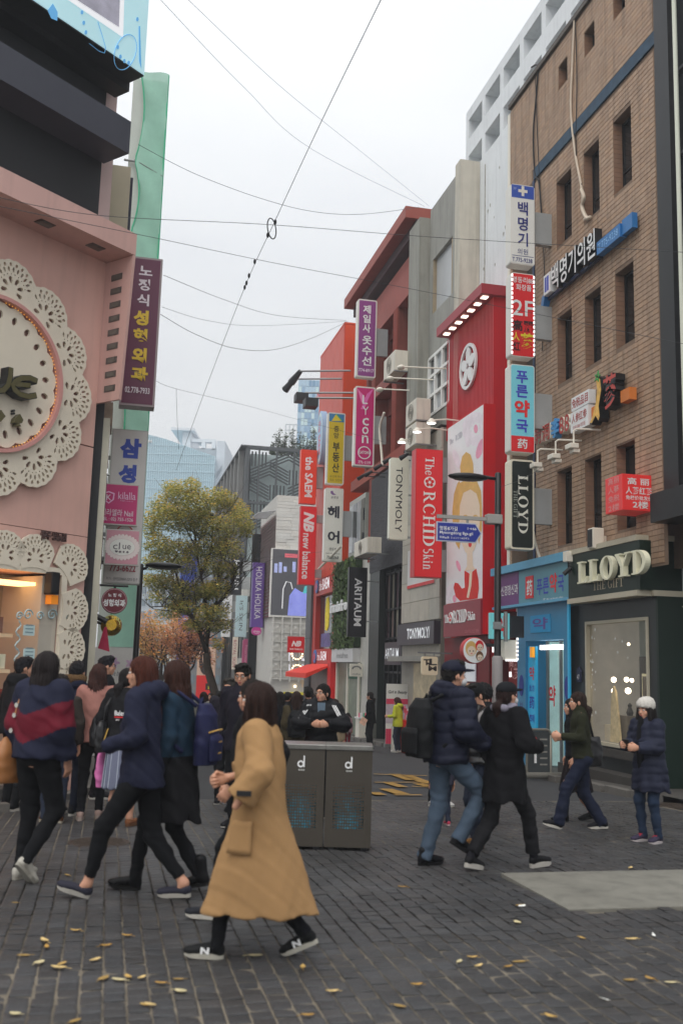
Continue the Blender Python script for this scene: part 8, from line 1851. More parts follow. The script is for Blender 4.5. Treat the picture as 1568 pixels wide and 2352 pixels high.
    obj('body',np_mesh('body',parts,[O.get('skin',m_skin),m_eye,m_iris,m_lip,m_cloth('1c1c22')]),T)
    # ---- bottoms
    b = O.get('bottom')
    if b:
        m = b['mat']; r0,r1,r2,r3 = [q*k for q in b.get('r',(.098,.068,.055,.048))]; cz = b.get('cuff',.0)
        if b.get('kind','trousers') == 'trousers':
            pr = [('e',(0,-.015,zP+.02*k),(.155*k,.118*k,.12*k))]; cuts = []
            for s in 'RL': 
                e = FB[s] @ Vector((0,-.03,.05)) if not cz else ank[s].lerp(knee[s],cz)
                pr += [('c',tuple(hips[s]),tuple(knee[s]),r0,r1),('c',tuple(knee[s]),tuple(e.lerp(knee[s],.55)),r1,r2),('k',tuple(e.lerp(knee[s],.55)),tuple(e),r2,r3)]
            w1 = wr(b.get('seed',1)+H*9,b.get('wr',.005),26); kz = (knee['R'].z+knee['L'].z)/2
            disp = lambda X,Y,Z: w1(X,Y,Z)+.0025*np.sin(Z*95+X*30)*np.exp(-((Z-kz)/.13) ** 2)+.003*np.sin(Z*80+Y*20)*np.exp(-((Z-.14)/.08) ** 2)
            V,F = blob_mesh(pr,res,.03,disp=disp); obj('trousers',np_mesh('trousers',[(V,F,0)],[m]),T)
        else:
            hem = b['hem']*H; R = [(0,.0,hem,b['hr'][0]*k,b['hr'][1]*k),(0,0,(hem+zP)/2,(b['hr'][0]*.5+.085)*k,(b['hr'][1]*.5+.07)*k),(0,0,zP+.02*k,.165*k,.13*k),(0,0,zP+.16*k,.13*k,.1*k)]
            fo = b.get('folds',9); V,F = blob_mesh([('l',R)],res,.02,disp=lambda X,Y,Z: .008*np.sin(np.arctan2(X,Y)*fo)*np.clip((zP+.1-Z)/.4,0,1)); obj('skirt',np_mesh('skirt',[(V,F,0)],[m]),T)
    # ---- top garment
    t = O.get('top')
    if t:
        e = t.get('e',.025); hem = t['hem']*H; hr = t.get('hr',(.17+e,.13+e)); sx,sy = t.get('shift',(0,0)); ms = t['mat']; wide = t.get('wide',1.0)
        zc = zP+.3*k
        R = [(sx*k,sy*k,hem,hr[0]*k,hr[1]*k)]
        if hem < zP-.12*k: mq = t.get('mid',1.0); R += [(sx*.45*k,sy*.45*k,(hem+zP)/2,(hr[0]*.5+(.165+e)*.5)*k*mq,(hr[1]*.5+(.125+e)*.5)*k*mq)]
        if hem < zP-.02*k: R += [(0,0,zP,(.165+e)*wide*k,(.125+e)*wide*k)]
        R += [(0,lean*k*.4,zP+.16*k,(t.get('waist',.14)+e)*wide*k,(.108+e)*wide*k),(0,lean*k*.8,zc,(.155+e)*k,(.118+e)*k),(0,lean*k,zS-.05*k,(.155+e*.7)*k,(.105+e*.75)*k),(0,lean*k,zS+.02*k,(.115+e*.4)*k,(.09+e*.4)*k),(0,lean*k*1.05,zS+.075*k,.066*k,.066*k)]
        R = sorted(R,key=lambda q: q[2]); pr = [('l',R)]; q1,q2,q3 = [q*k for q in t.get('sl',(.075,.06,.048))]; cuts = []; sl = t.get('len',1.0)
        for s in 'RL':
            we = el[s].lerp(wrst[s],sl) if sl <= 1 else wrst[s]
            pr += [('c',tuple(sh[s]-Vector((0,0,.02*k))),tuple(el[s]),q1,q2),('k',tuple(el[s]),tuple(we),q2,q3)]
        if t.get('hood') == 'down': pr += [('c',(-.08*k,-.03,zS+.055*k),(.08*k,-.03,zS+.055*k),.06*k,.06*k),('e',(0,-.1*k+lean*k,zS+.04*k),(.12*k,.075*k,.075*k))]
        if t.get('collar'): pr += [('c',(0,lean*k,zS+.05*k),(0,lean*k*1.2,zS+t['collar']*k),.078*k,.07*k)]
        w1 = wr(t.get('seed',2)+H*7,t.get('wr',.006),t.get('wf',17)); pf = t.get('puff',0); pp = t.get('pitch',.085)
        fo = t.get('folds',.012 if hem < zP-.15*k else 0); w2 = wr(H*31,t.get('wr',.006)*.4,40)
        def disp(X,Y,Z):
            d = w1(X,Y,Z)+w2(X,Y,Z)
            if fo: d = d+fo*np.sin(np.arctan2(X-sx*k,Y-sy*k)*7+1.3*np.sin(Z*5))*np.clip((zP+.1*k-Z)/(zP-hem+.1),0,1)
            if pf: d = d-pf*(np.sqrt(np.abs(np.sin(PI*(Z+.02*np.sin(X*12))/pp)))-.5)
            for s in 'RL': r2 = (X-el[s].x) ** 2+(Y-el[s].y) ** 2+(Z-el[s].z) ** 2; d = d+.0035*np.sin(Z*70+Y*40+X*25)*np.exp(-r2/.012)
            return d
        subs = []
        if hem < zP-.1*k: 
            subs = [('l',[(sx*k,sy*k,hem-.03,(hr[0]-.02)*k,(hr[1]-.02)*k),(sx*.45*k,sy*.45*k,(hem+zP)/2-.02,(hr[0]*.5+.055)*k,(hr[1]*.5+.04)*k)])]
        V,F = blob_mesh(pr,res,t.get('k',.035),disp=disp,subs=subs)
        mi = np.zeros(len(F),int); ml = [ms]
        if t.get('bands'):                                  # chevron colour blocks sewn into the jacket
            C = V[F].mean(1); zz = (C[:,2]-zP)/k-.42*np.abs(C[:,0])/k*t.get('chev',1.0)
            for (lo_,hi_,mm) in t['bands']: ml.append(mm); mi[(zz > lo_) & (zz < hi_)] = len(ml)-1
        if t.get('sleeve_mat'):
            C = V[F].mean(1); ml.append(t['sleeve_mat']); sel = np.zeros(len(F),bool)
            for s in 'RL':
                for a,b_,r_ in ((sh[s],el[s],q1),(el[s],wrst[s],q2)):
                    a,b_ = np.array(a),np.array(b_); ba = b_-a; tt = np.clip(((C-a) @ ba)/(ba @ ba),.22 if a is not b_ and r_ == q1 else 0,1); sel |= np.linalg.norm(C-a-tt[:, None]*ba,axis=1) < r_*1.12
            mi[sel] = len(ml)-1
        me = np_mesh(t.get('name','jacket'),[(V,F,0)],ml); me.polygons.foreach_set('material_index',mi.tolist()); obj(t.get('name','jacket'),me,T)
        if t.get('fur'):
            V,F = blob_mesh([('c',(-.1*k,-.02,zS+.1*k),(0,-.1*k,zS+.09*k),.045*k,.05*k),('c',(.1*k,-.02,zS+.1*k),(0,-.1*k,zS+.09*k),.045*k,.05*k)],.008,.02,disp=wr(4,.012,160)); obj('fur_trim',np_mesh('fur_trim',[(V,F,0)],[m_cloth('6a5238',bump=.9,bs=60)]),T)
    # ---- shoes
    so = O.get('shoes',{'kind': 'sneaker','mat': m_cloth('1c1c20',.6),'sole': m_cloth('b8b4ac',.6)})
    for s,sg in (('R',1),('L',-1)):
        x,y,lift,pit = feet[s]; (V,F),(SV,SF) = shoe_parts(so['kind']); turn = so.get('turn',6)
        base = FB[s]
        o = obj('shoe',np_mesh('shoe',[(xf(V,base),F,0)],[so['mat']]),T); me = np_mesh('sole',[(xf(SV,base),SF,0)],[so['sole']]); me.polygons.foreach_set('use_smooth',[False]*len(me.polygons)); obj('sole',me,o)
        if so.get('mark'):
            for sd in (-1,1):
                V2,F2 = glyphs('N',.05); P = fit(V2,(-.01,.045,.03,.072),0); P = np.stack([np.full(len(P),sd*.0445),(P[:,0] if sd > 0 else .035-P[:,0])+.02,P[:,2]],1); obj('emblem',np_mesh('emblem',[(xf(P,base),F2,0)],[m_letter_w]),o)
    # ---- hair, hats and face wear
    hr_ = O.get('hair')
    if hr_:
        V,F = hair_mesh(hr_[0],hr_[2] if len(hr_) > 2 else .3); obj('hair',np_mesh('hair',[(xf(V,HM),F,0)],[m_hair(hr_[1])]),T)
    for hk_ in O.get('head_wear',()):
        kind,mm = hk_; parts = []
        if kind == 'cap':
            V,F = blob_mesh([('e',(0,-.012,.055),(.094,.112,.078))],.008,.02,cuts=[((0,0,.035),(0,0,-1))]); parts.append((xf(V,HM),F,0))
            V,F = blob_mesh([('e',(0,.105,.045),(.075,.085,.014))],.007,.01,cuts=[((0,.06,0),(0,-1,0))]); parts.append((xf(V,HM),F,0)); nm = 'cap'
        elif kind == 'beanie':
            V,F = blob_mesh([('e',(0,-.02,.062),(.1,.118,.09)),('c',(0,-.02,.03),(0,-.02,.05),.1,.103,(1,1.12,1)),('e',(0,-.09,.1),(.05,.05,.05))],.009,.03,cuts=[((0,0,.012),(0,.25,-1))],disp=wr(3,.004,90)); parts.append((xf(V,HM),F,0)); nm = 'beanie'
        elif kind == 'mask':
            V,F = blob_mesh([('e',(0,.062,-.055),(.062,.05,.046))],.006,.02,cuts=[((0,.045,0),(0,-1,0))]); parts.append((xf(V,HM),F,0)); e_ = MB()
            for sg in (-1,1): e_.tube([(sg*.056,.055,-.04),(sg*.078,.0,-.012)],.002,4)
            parts.append((xf(mbparts(e_)[0],HM),e_.f,0)); nm = 'face_mask'
        elif kind == 'glasses':
            e_ = MB()
            for sg in (-1,1):
                P = [(sg*.033+.022*math.cos(a),.098,.0+.019*math.sin(a)) for a in np.linspace(0,2*PI,15)]; e_.tube(P,.0018,4); e_.tube([(sg*.055,.096,.004),(sg*.078,.0,.002)],.0016,4)
            e_.tube([(-.011,.1,.003),(.011,.1,.003)],.0016,4); parts.append((xf(mbparts(e_)[0],HM),e_.f,0)); nm = 'glasses'
        obj(nm,np_mesh(nm,parts,[mm]),T)
    return T,M,dict(k=k,zP=zP,zS=zS,sh=sh,el=el,wr=wrst,hc=hc,HM=HM,ank=ank,lean=lean,H=H)
# ---------------------------------------------------------------- bags
def backpack(label,M,J,c,w=.3,h=.44,d=.16,dz=-.05,trim=None,e=.05,group='bags'):
    k = J['k']; T = thing('backpack',label,'backpack',M,group); y0 = J['lean']*k*.5-(.11+e)*k; z1 = J['zS']+dz*k+.02; z0 = z1-h
    m = m_cloth(c,.6,bump=.3)
    V,F = blob_mesh([('l',[(0,y0-d*.5,z0,w*.5,d*.5),(0,y0-d*.52,z0+h*.35,w*.53,d*.56),(0,y0-d*.45,z1-.08,w*.48,d*.45),(0,y0-d*.35,z1,w*.3,d*.25)])],.011,.03,disp=wr(6,.004,24)); obj('bag_body',np_mesh('bag_body',[(V,F,0)],[m]),T)
    V,F = blob_mesh([('l',[(0,y0-d,z0+.03,w*.4,d*.2),(0,y0-d,z0+h*.42,w*.42,d*.24),(0,y0-d*.95,z0+h*.5,w*.36,d*.14)])],.011,.02); obj('front_pocket',np_mesh('front_pocket',[(V,F,0)],[m]),T)
    for s in (-1,1):
        mb = MB(); sh = J['sh']['R' if s > 0 else 'L']; P = [(s*.08,y0-.02,z1-.02),(s*.105*k,J['lean']*k-.02,J['zS']+.075*k),(s*.115*k,J['lean']*k+(.1+e)*k,J['zS']-.08*k),(s*.13*k,J['lean']*k*.6+(.1+e)*k,J['zS']-.2*k),(s*.16*k,y0+.05,z0+.1)]; mb.tube(P,.018,6); mb.build('strap',m,T,smooth=True)
    if trim:
        mm = mat('trim_'+trim,trim,rough=.4,metal=.4,var=.1)
        for q,zz in ((1.02,z0+h*.5),(.98,z0+h*.3),(.8,z0+h*.12)): mb = MB(); mb.tube([(w*.42*q*math.cos(a),y0-d*.55-d*.68*math.sin(a),zz+.04*math.sin(a)) for a in np.linspace(.35,2.8,9)],.006,5); mb.build('zip',mm,T)
    mb = MB(); mb.tube([(-.04,y0-.03,z1-.01),(0,y0-.03,z1+.04),(.04,y0-.03,z1-.01)],.009,5); mb.build('grab_handle',m,T)
    return T
def hang_bag(name,label,M,c,p,w,h,d,strap,mat_=None,cat='bag',seam=None):
    T = thing(name,label,cat,M,'bags'); m = mat_ or m_cloth(c,.4,bump=.2); x,y,z = p
    V,F = blob_mesh([('l',[(x,y,z,d*.5,w*.42),(x,y,z+h*.4,d*.56,w*.52),(x,y,z+h*.85,d*.42,w*.42),(x,y,z+h,d*.25,w*.34)])],.011,.02,disp=wr(5,.005,22)); obj('bag_body',np_mesh('bag_body',[(V,F,0)],[m]),T)
    mb = MB(); mb.tube(strap,.016,6); mb.build('strap',m,T,smooth=True)
    if seam: mb = MB(); mb.tube([(x+d*.5,y-w*.4,z+h*.3),(x+d*.54,y-w*.1,z+h*.75),(x+d*.5,y+w*.3,z+h*.8)],.007,5); mb.build('zip',mat('trim_'+seam,seam,rough=.35,metal=.5,var=.1),T)
    return T,m
BLK = m_cloth('1b1b1e'); NVY = m_cloth('23263a',.75); NV2 = m_cloth('262a42',.7); DEN = m_cloth('4c5b6c',.8,var=.35,vs=4,bs=200); DEN2 = m_cloth('2b3242',.8,var=.3); JET = m_cloth('17181b',.9); MAR = m_cloth('6a1a2a',.7)
def sh_(kind,c,sole='c8c4ba',r=.6,**k): return dict(kind=kind,mat=m_cloth(c,r),sole=m_cloth(sole,.6),**k)
SLIM = (.092,.06,.05,.042)
walkL = {'R': (.07,-.30,.0,-38),'L': (-.07,.34,.0,8)}
walkR = {'R': (.07,.34,.0,8),'L': (-.07,-.30,.0,-38)}
# camel coat
CAM_ = m_cloth('a7835a',.9,var=.06,vs=3,bump=.3,bs=220,k=1.0)
p = stand_at(584,2200)
T,M,J = person('woman in a long camel coat striding left across the foreground',p,88,1570,610,lean=.02,feet={'L': (-.06,.27,0,4),'R': (.07,-.33,0,-24)},res=.011,
    arms={'L': ((-.13,.1,-.46),(-.6,-1,0), None),'R': ((.02,.22,-.34),(.4,-1,-.2),'fist')},head=(-16,2),
    outfit=dict(top=dict(name='coat',mat=CAM_,hem=.165,hr=(.24,.372),e=.05,folds=.006,sl=(.09,.09,.092),len=.8,shift=(0,-.02),wr=.005,wf=10,waist=.17,k=.03),bottom=dict(mat=JET,r=SLIM),shoes=sh_('sneaker','1a1b1c','b4b0a4',mark=True),hair=('bob','2e1d18')))
k = J['k']
mb = MB(); B_ = (-.345*k+.02,.02); 
zh,zp = .165*J['H'],J['zP']; pk = MB(); g_ = []
for i in range(7):                                          # patch pocket lying on the skirt of the coat
    z = .66*k+.2*k*i/6; q = (z-zh)/(zp-zh); rx = (.235+(.23-.235)*q)*k*1.035+.012; ry = (.372+(.2-.372)*q)*k*1.035+.012
    for j in range(7): a =-PI/2+.1+.62*j/6; g_.append((rx*math.sin(a),ry*math.cos(a)-.02*k*(1-q),z))
pk.add(g_,[(i*7+j,i*7+j+1,i*7+j+8,i*7+j+7) for i in range(6) for j in range(6)]); b0 = len(pk.v); pk.add([(x*.96,y,z) for x,y,z in g_],[(i*7+j+7,i*7+j+8,i*7+j+1,i*7+j) for i in range(6) for j in range(6)]); rim = list(range(7))+[i*7+6 for i in range(1,7)]+[42+j for j in range(5,-1,-1)]+[i*7 for i in range(5,0,-1)]
for a_,b_ in zip(rim,rim[1:]+rim[:1]): pk.f.append((a_,a_+49,b_+49,b_)); pk.m.append(0)
pk.build('pocket',CAM_,T,smooth=True)
we = J['el']['L'].lerp(J['wr']['L'],.55); mb = MB(); n_ = Vector((-1,0,0)); mb.box(we.x-.104*k,we.x-.093*k,we.y-.04,we.y+.045,we.z-.018,we.z+.012); mb.build('sleeve_tag',m_black,T)
J0 = J
# companion in black right behind her
p = stand_at(575,2112)
T,M,J = person('black-haired woman in a black coat walking just behind the camel coat',p,84,1566,628,feet={'L': (-.06,.3,0,4),'R': (.07,-.26,0,-15)},head=(-10,0),arms={'L': ((-.04,.1,-.46),(-.3,-1,0),'relax'),'R': ((.05,-.12,-.5),(.3,-1,0),'relax')},
    outfit=dict(top=dict(name='coat',mat=BLK,hem=.44,hr=(.2,.24),e=.055,sl=(.1,.1,.075)),bottom=dict(mat=JET,r=SLIM),shoes=sh_('slip','23252c'),hair=('long','1c1512',.26)))
# striding woman in navy hooded jacket, bare ankles
p = stand_at(312,2064)
T,M,J = person('auburn-haired woman in a navy hooded jacket and cropped black trousers striding left',p,84,1510,358,lean=.03,feet={'L': (-.07,.40,.0,16),'R': (.07,-.30,0,-4)},head=(6,-3),res=.012,
    arms={'L': ((-.02,.2,-.36),(-.3,-1,0), None),'R': ((.04,.12,-.42),(.3,-1,0), None)},
    outfit=dict(top=dict(mat=NVY,hem=.46,hr=(.19,.18),e=.03,sl=(.08,.07,.055),hood='down',wr=.01,wf=14),bottom=dict(mat=JET,r=(.1,.066,.054,.046),cuff=.14),shoes=sh_('slip','30303c','a8a49c'),hair=('long','4a2318',.3)))
# woman with navy backpack beyond her
p = stand_at(392,2046)
T,M,J = person('brown-haired woman in a dark teal denim top and black boots carrying a navy backpack',p,78,1520,452,feet={'L': (-.07,.3,0,4),'R': (.07,-.2,0,-12)},head=(-30,0),
    outfit=dict(top=dict(mat=m_cloth('23384a',.8,var=.25),hem=.3,hr=(.2,.2),e=.03,wr=.007,bands=[(-2,.12,BLK)],chev=0),bottom=dict(mat=JET,r=SLIM),shoes=sh_('boot','141416','1a1a1a',.35),hair=('long','3a2018',.32)))
backpack('navy backpack with gold zips on the back of the brown-haired woman',M,J,'26294a',w=.3,h=.46,trim='b8924a')
# chevron jacket
p = stand_at(66,2022)
T,M,J = person('woman with long dark hair in a navy jacket with a red chevron, seen from behind',p,-28,1497,92,lean=.02,feet={'L': (-.1,.02,0,0),'R': (.08,-.2,.0,-46)},head=(10,0),res=.012,arms={'R': ((.06,.06,-.52),(.5,-1,0),'relax'),'L': ((-.05,.02,-.52),(-.5,-1,0),'relax')},
    outfit=dict(top=dict(mat=NVY,hem=.53,hr=(.2,.17),e=.06,sl=(.105,.1,.07),wr=.008,bands=[(.1,.31,MAR)],hood=None,collar=.12),bottom=dict(mat=JET,r=(.1,.07,.055,.046)),shoes=sh_('sneaker','bcb8ae','9a968c'),hair=('long','211a1a',.42)))
Tb,mb_ = hang_bag('shoulder_bag','tan leather shoulder bag with a studded strap at the left edge',M,'7a5230',(-.27,.0,.72),.34,.36,.15,[(-.2,-.02,1.05),(-.19,-.1,1.2),(-.14,-.09,1.38),(-.13,.03,1.42),(-.17,.14,1.3),(-.24,.1,1.05)],mat('tan_leather','8a5c36',rough=.4,var=.15,vs=6))
for z in (1.14,1.26,1.34):
    mb = MB(); mb.lathe([(.02,-.006),(.02,.0),(.008,.004)],(-.17+(z-1.2)*.2,-.122,z),10,'y'); mb.build('stud',mat('steel_stud','c8c4bc',rough=.25,metal=.8,var=0),Tb)
# long wavy hair, pink coat, black backpack
p = stand_at(205,1884)
T,M,J = person('woman with long wavy brown hair in a dusty pink coat and pale pink trainers',p,8,1526,212,feet={'L': (-.1,.0,0,0),'R': (.09,.14,0,0)},head=(-8,0),outfit=dict(top=dict(name='coat',mat=m_cloth('a8766c',.85),hem=.5,e=.03,wr=.006),bottom=dict(mat=JET,r=SLIM),shoes=sh_('chunky','b89e94','b4a49a'),hair=('wavy','3c231e',.42)))
hang_bag('shoulder_bag','black rucksack with gold zip hanging behind the pink coat',M,'18181a',(.06,-.26,.86),.3,.34,.17,[(.08,-.2,1.18),(.12,-.1,1.38),(.13,.08,1.36)],mat('black_leather','1a1a1c',rough=.3,var=.1),seam='b8944a')
# quilted black jacket with lettering, striped skirt
p = stand_at(270,1900)
STR = mat('striped_skirt','5c6072',rough=.85,var=.1)
T,M,J = person('woman in a black lettered bomber jacket and grey striped skirt carrying a pink bag',p,-18,1536,288,feet={'L': (-.08,.0,0,0),'R': (.07,.16,0,0)},head=(-24,0),arms={'L': ((-.1,.06,-.5),(-.5,-1,0),'fist')},
    outfit=dict(bare_legs=True,top=dict(mat=BLK,hem=.55,e=.045,sl=(.095,.085,.06),wr=.006,puff=.004,pitch=.05),bottom=dict(kind='skirt',mat=STR,hem=.24,hr=(.2,.17),folds=11),shoes=sh_('slip','8a5a3c','6a4a34'),hair=('lowpony','1a1617')))
zz = J['zS']-.2*J['k']
for ch,z0,z1,x0,x1 in (('Balencia',zz-.02,zz+.035,-.02,.18),('2017',zz-.075,zz-.055,-.0,.045)):
    V,F = glyphs(ch,.02); P = fit(V,(x0,x1,z0,z1),-.19); obj('lettering',np_mesh('lettering',[(np.stack([P[:,0],np.full(len(P),-.1615)-.12*0-(.012),P[:,2]],1),F,0)],[m_letter_w]),T)
mb = MB(); mb.box(-.02,.18,-.178,-.172,zz-.042,zz-.03); mb.build('lettering',m_letter_r,T)
# skirt stripes
for a in np.linspace(-2.9,2.9,19):
    mb = MB(); P = [((.165+(.2-.165)*q)*J['k']*1.03*math.sin(a)*(1+.04*math.sin(11*a)),(.13+(.17-.13)*q)*J['k']*1.03*math.cos(a),J['zP']+.02-(J['zP']+.02-.25*J['H'])*q) for q in (0,.5,1)]; mb.tube(P,.005,4); mb.build('stripe',mat('pale_stripe','9aa0ac',rough=.85,var=0),T)
hang_bag('shoulder_bag','black leather shoulder bag with gold zip on the bomber jacket',M,'18181a',(-.19,-.1,.8),.26,.34,.13,[(-.17,-.12,1.1),(-.16,-.12,1.3),(-.13,-.06,1.4),(-.13,.08,1.36)],MATS['black_leather'],seam='b8944a')
w_ = J['wr']['L']; Tb,_ = hang_bag('paper_bag','crumpled pink carrier bag held low by the woman in the striped skirt',M,'b8528c',(w_.x,w_.y-.02,w_.z-.52),.26,.42,.12,[(w_.x,w_.y-.05,w_.z-.12),(w_.x,w_.y,w_.z-.06),(w_.x,w_.y+.05,w_.z-.12)],mat('pink_plastic','c46aa0',rough=.35,var=.1,vs=9,k=1.3))
# men at the back left
p = stand_at(36,y=12.6); person('short-haired man in a black hooded coat at the far left behind the chevron jacket',p,-30,1511,38,male=True,head=(-30,0),outfit=dict(top=dict(mat=BLK,hem=.5,e=.06,hood='down'),bottom=dict(mat=JET),hair=('short','15141a')))
p = stand_at(152,1872); person('man in a dark parka with a fur-edged hood behind the chevron jacket',p,-12,1521,156,male=True,outfit=dict(top=dict(mat=NVY,hem=.46,e=.065,hood='down',fur=True),bottom=dict(mat=m_cloth('1d2230')),shoes=sh_('sneaker','16161a'),hair=('short','121216')))
p = stand_at(226,y=14.2); person('dark-haired man in black turning right in front of the hoarding',p,-62,1508,226,male=True,head=(-10,0),outfit=dict(top=dict(mat=BLK,hem=.48,e=.04),bottom=dict(mat=JET),hair=('short','15131a'),head_wear=[('glasses',m_black)]))
p = stand_at(120,1890); person('passer-by in blue jeans and brown shoes mostly hidden behind the chevron jacket',p,20,H=1.62,outfit=dict(top=dict(mat=m_cloth('3a3430'),hem=.48,e=.04),bottom=dict(mat=DEN2),shoes=sh_('sneaker','5c3a24','a8a090'),hair=('short','1c1814')),male=True)
# men with faces in the middle
p = stand_at(556,y=11.6); person('man in glasses and a dark suit looking down towards the camera',p,158,1526,556,male=True,head=(8,-12),outfit=dict(top=dict(mat=m_cloth('22202a'),hem=.46,e=.03,collar=.1),bottom=dict(mat=JET),hair=('short','16130f'),head_wear=[('glasses',m_black)]))
p = stand_at(520,y=14.0); person('older man with thin grey hair beside the man in glasses',p,190,1560,520,male=True,head=(-20,-5),outfit=dict(top=dict(mat=m_cloth('26242c'),hem=.46,e=.03),bottom=dict(mat=JET),hair=('short','3c3834')))
# puffer jacket woman behind the bins
p = stand_at(738,y=12.8)
T,M,J = person('woman in glasses and a black long padded coat clasping her hands behind the bins',p,176,1572,738,head=(-32,2),arms={'R': ((-.06,.26,-.22),(1,-.3,-.5),'fist'),'L': ((.06,.26,-.22),(-1,-.3,-.5),'fist')},
    outfit=dict(top=dict(name='padded_coat',mat=m_cloth('17181c',.55),hem=.3,hr=(.2,.17),e=.06,sl=(.1,.095,.06),puff=.014,pitch=.1,hood='down'),bottom=dict(mat=JET),hair=('bun','14110f'),head_wear=[('glasses',mat('thin_frame','8a7a6a',rough=.3,metal=.6,var=0))]))
mb = MB(); mb.prism([(-.05,J['zS']+.05),(.05,J['zS']+.05),(.025,J['zS']-.32),(-.03,J['zS']-.32)],.155,.165); mb.build('shirt',m_cloth('6a7c8c'),T); mb = MB(); mb.lathe([(.062,J['zS']+.02),(.06,J['zS']+.09)],(0,.035,0),14); mb.build('collar',m_cloth('a86a2c'),T)
for s in 'RL':
    for q in (-.02,0,.02): mb = MB(); a,b = J['sh'][s],J['el'][s]; o_ = Vector((q,.095*J['k'],.02)); mb.tube([a+o_,a.lerp(b,.5)+o_,a.lerp(b,.9)+o_],.006,4); mb.build('sleeve_stripe',m_letter_w,T)
# crowd beyond
p = stand_at(678,y=16.5); T,M,J = person('long-haired woman in an olive coat wearing a black backpack, seen from behind',p,8,1590,678,outfit=dict(top=dict(name='coat',mat=m_cloth('4a4230'),hem=.3,hr=(.2,.18),e=.035),bottom=dict(mat=JET),hair=('long','2a1a14',.2)),res=.018)
backpack('black backpack on the olive coat',M,J,'1a1b1e',w=.3,h=.42)
bgc = [(640,20,1590,'woman in a dark coat far behind the camel coat',8,'1f2026',('bob','1c1614'), False),(655,24,1592,'man in black pulling a case behind the olive coat',-20,'18191c',('short','16130f'), True),(706,19,1580,'man in a black hooded jacket right of the olive coat',12,'1a1b1e',('short','14120f'), True),(722,22,1592,'woman in a tan coat half hidden by the padded coat',-14,'6a5240',('bob','241a14'), False),
       (763,17.5,1607,'person in a beige trench coat right of the padded coat',-30,'8a7a64',('bob','2a1e18'), False),(626,30,1588,'smiling woman facing the camera far down the street',175,'7a7c84',('long','2a1c16',.2), False),(665,33,1594,'distant walker in black in the middle of the street',5,'202024',('short','181412'), True),(595,26,1592,'distant walker in navy behind the black coat',-5,'23263a',('bob','1c1614'), False),(690,38,1598,'distant walker in maroon near the yellow shopfront',10,'4a2028',('short','181412'), True),(500,22,1590,'walker in dark grey behind the navy backpack',10,'2a2a2e',('short','181412'), True),(480,30,1592,'distant walker in orange-brown below the tree',170,'6a4028',('bob','241a14'), False),
       (612,17,1585,'dark-coated woman glimpsed between the camel coat and the bins',-10,'1d1d22',('long','1e1612',.2), False),(648,28,1596,'distant walker in grey beside the olive coat',170,'55565c',('short','1a1614'), True),(668,42,1600,'distant walker in white near the lattice shopfront',175,'a8a6a2',('bob','221a16'), False),(715,33,1600,'distant walker in dark green near the red awning',15,'24342a',('short','1a1614'), True),(745,30,1604,'distant walker in black beneath the red awning',-10,'1b1b1f',('bob','1c1614'), False),(585,20,1588,'walker in charcoal right of the man in glasses',12,'2b2b30',('short','16130f'), True),(540,34,1596,'distant walker in blue beyond the older man',5,'2c3c5c',('short','181412'), True),(462,24,1590,'walker in a pale jacket between the backpack and the tree',-8,'8a8880',('bob','2a1c16'), False),(416,27,1590,'walker in black below the blue sheeting',10,'1c1c20',('short','16130f'), True),(395,36,1594,'distant walker in brown under the orange trees',170,'4c382c',('short','1a1614'), True),(345,30,1592,'distant walker in navy beside the left lamp post',-12,'22263a',('bob','1c1614'), False),(770,26,1612,'short person in a rust jacket left of the pink child',160,'6a3a2c',('bob','1c1614'), False),(820,40,1606,'distant person in black at the green-wall shop door',100,'1b1b1f',('short','181412'), True)]
for u,y,vt,lab,yw,c,hr_,ml in bgc:
    p = stand_at(u,y=y); person(lab,p,yw,vt,u,male=ml,feet={'R': (.08,.14,0,0),'L': (-.08,-.14,0,-15)},outfit=dict(top=dict(mat=m_cloth(c),hem=.45,e=.04),bottom=dict(mat=(BLK,DEN2,m_cloth('3a3a40'),m_cloth('4a4438'))[int(u) % 4]),hair=hr_),res=.022,group='walkers far down the street') if y < 25 else person(lab,p,yw,vt,u,male=ml,feet={'R': (.08,.12,0,0),'L': (-.08,-.12,0,-12)},outfit=dict(top=dict(mat=m_cloth(c),hem=.45,e=.04),bottom=dict(mat=(BLK,DEN2,m_cloth('3a3a40'),m_cloth('4a4438'))[int(u) % 4]),hair=hr_),res=.03,group='walkers far down the street')
# child, leaflet holder, yellow hoodie
p = stand_at(797,1713); person('small child in a pink hooded coat and red leggings, seen from behind',p,0,1636,797,child=True,outfit=dict(top=dict(name='coat',mat=m_cloth('a8868e'),hem=.4,e=.05,hood='down',hr=(.23,.2)),bottom=dict(mat=m_cloth('7a1a2c')),shoes=sh_('sneaker','8a2030'),hair=('tails','1c1614')),res=.016)
p = stand_at(850,1724); T,M,J = person('dark-haired shop assistant in a black suit holding a leaflet',p,70,1590,845,arms={'L': ((-.02,.08,-.46),(-.3,-1,0),'fist')},outfit=dict(top=dict(mat=JET,hem=.47,e=.02),bottom=dict(mat=JET),hair=('lowpony','1c1412')),res=.016)
w_ = J['wr']['L']; mb = MB(); mb.box(-.004,.004,-.09,.09,-.1,.1); t2 = mb.build('leaflet',mat('leaflet_print','c8a08a',rough=.4,var=.4,vs=14), None,M @ Matrix.Translation((w_.x-.03,w_.y+.05,w_.z-.1)) @ Matrix.Rotation(.5,4,'X'),label='small square printed leaflet held by the assistant in black',cat='leaflet')
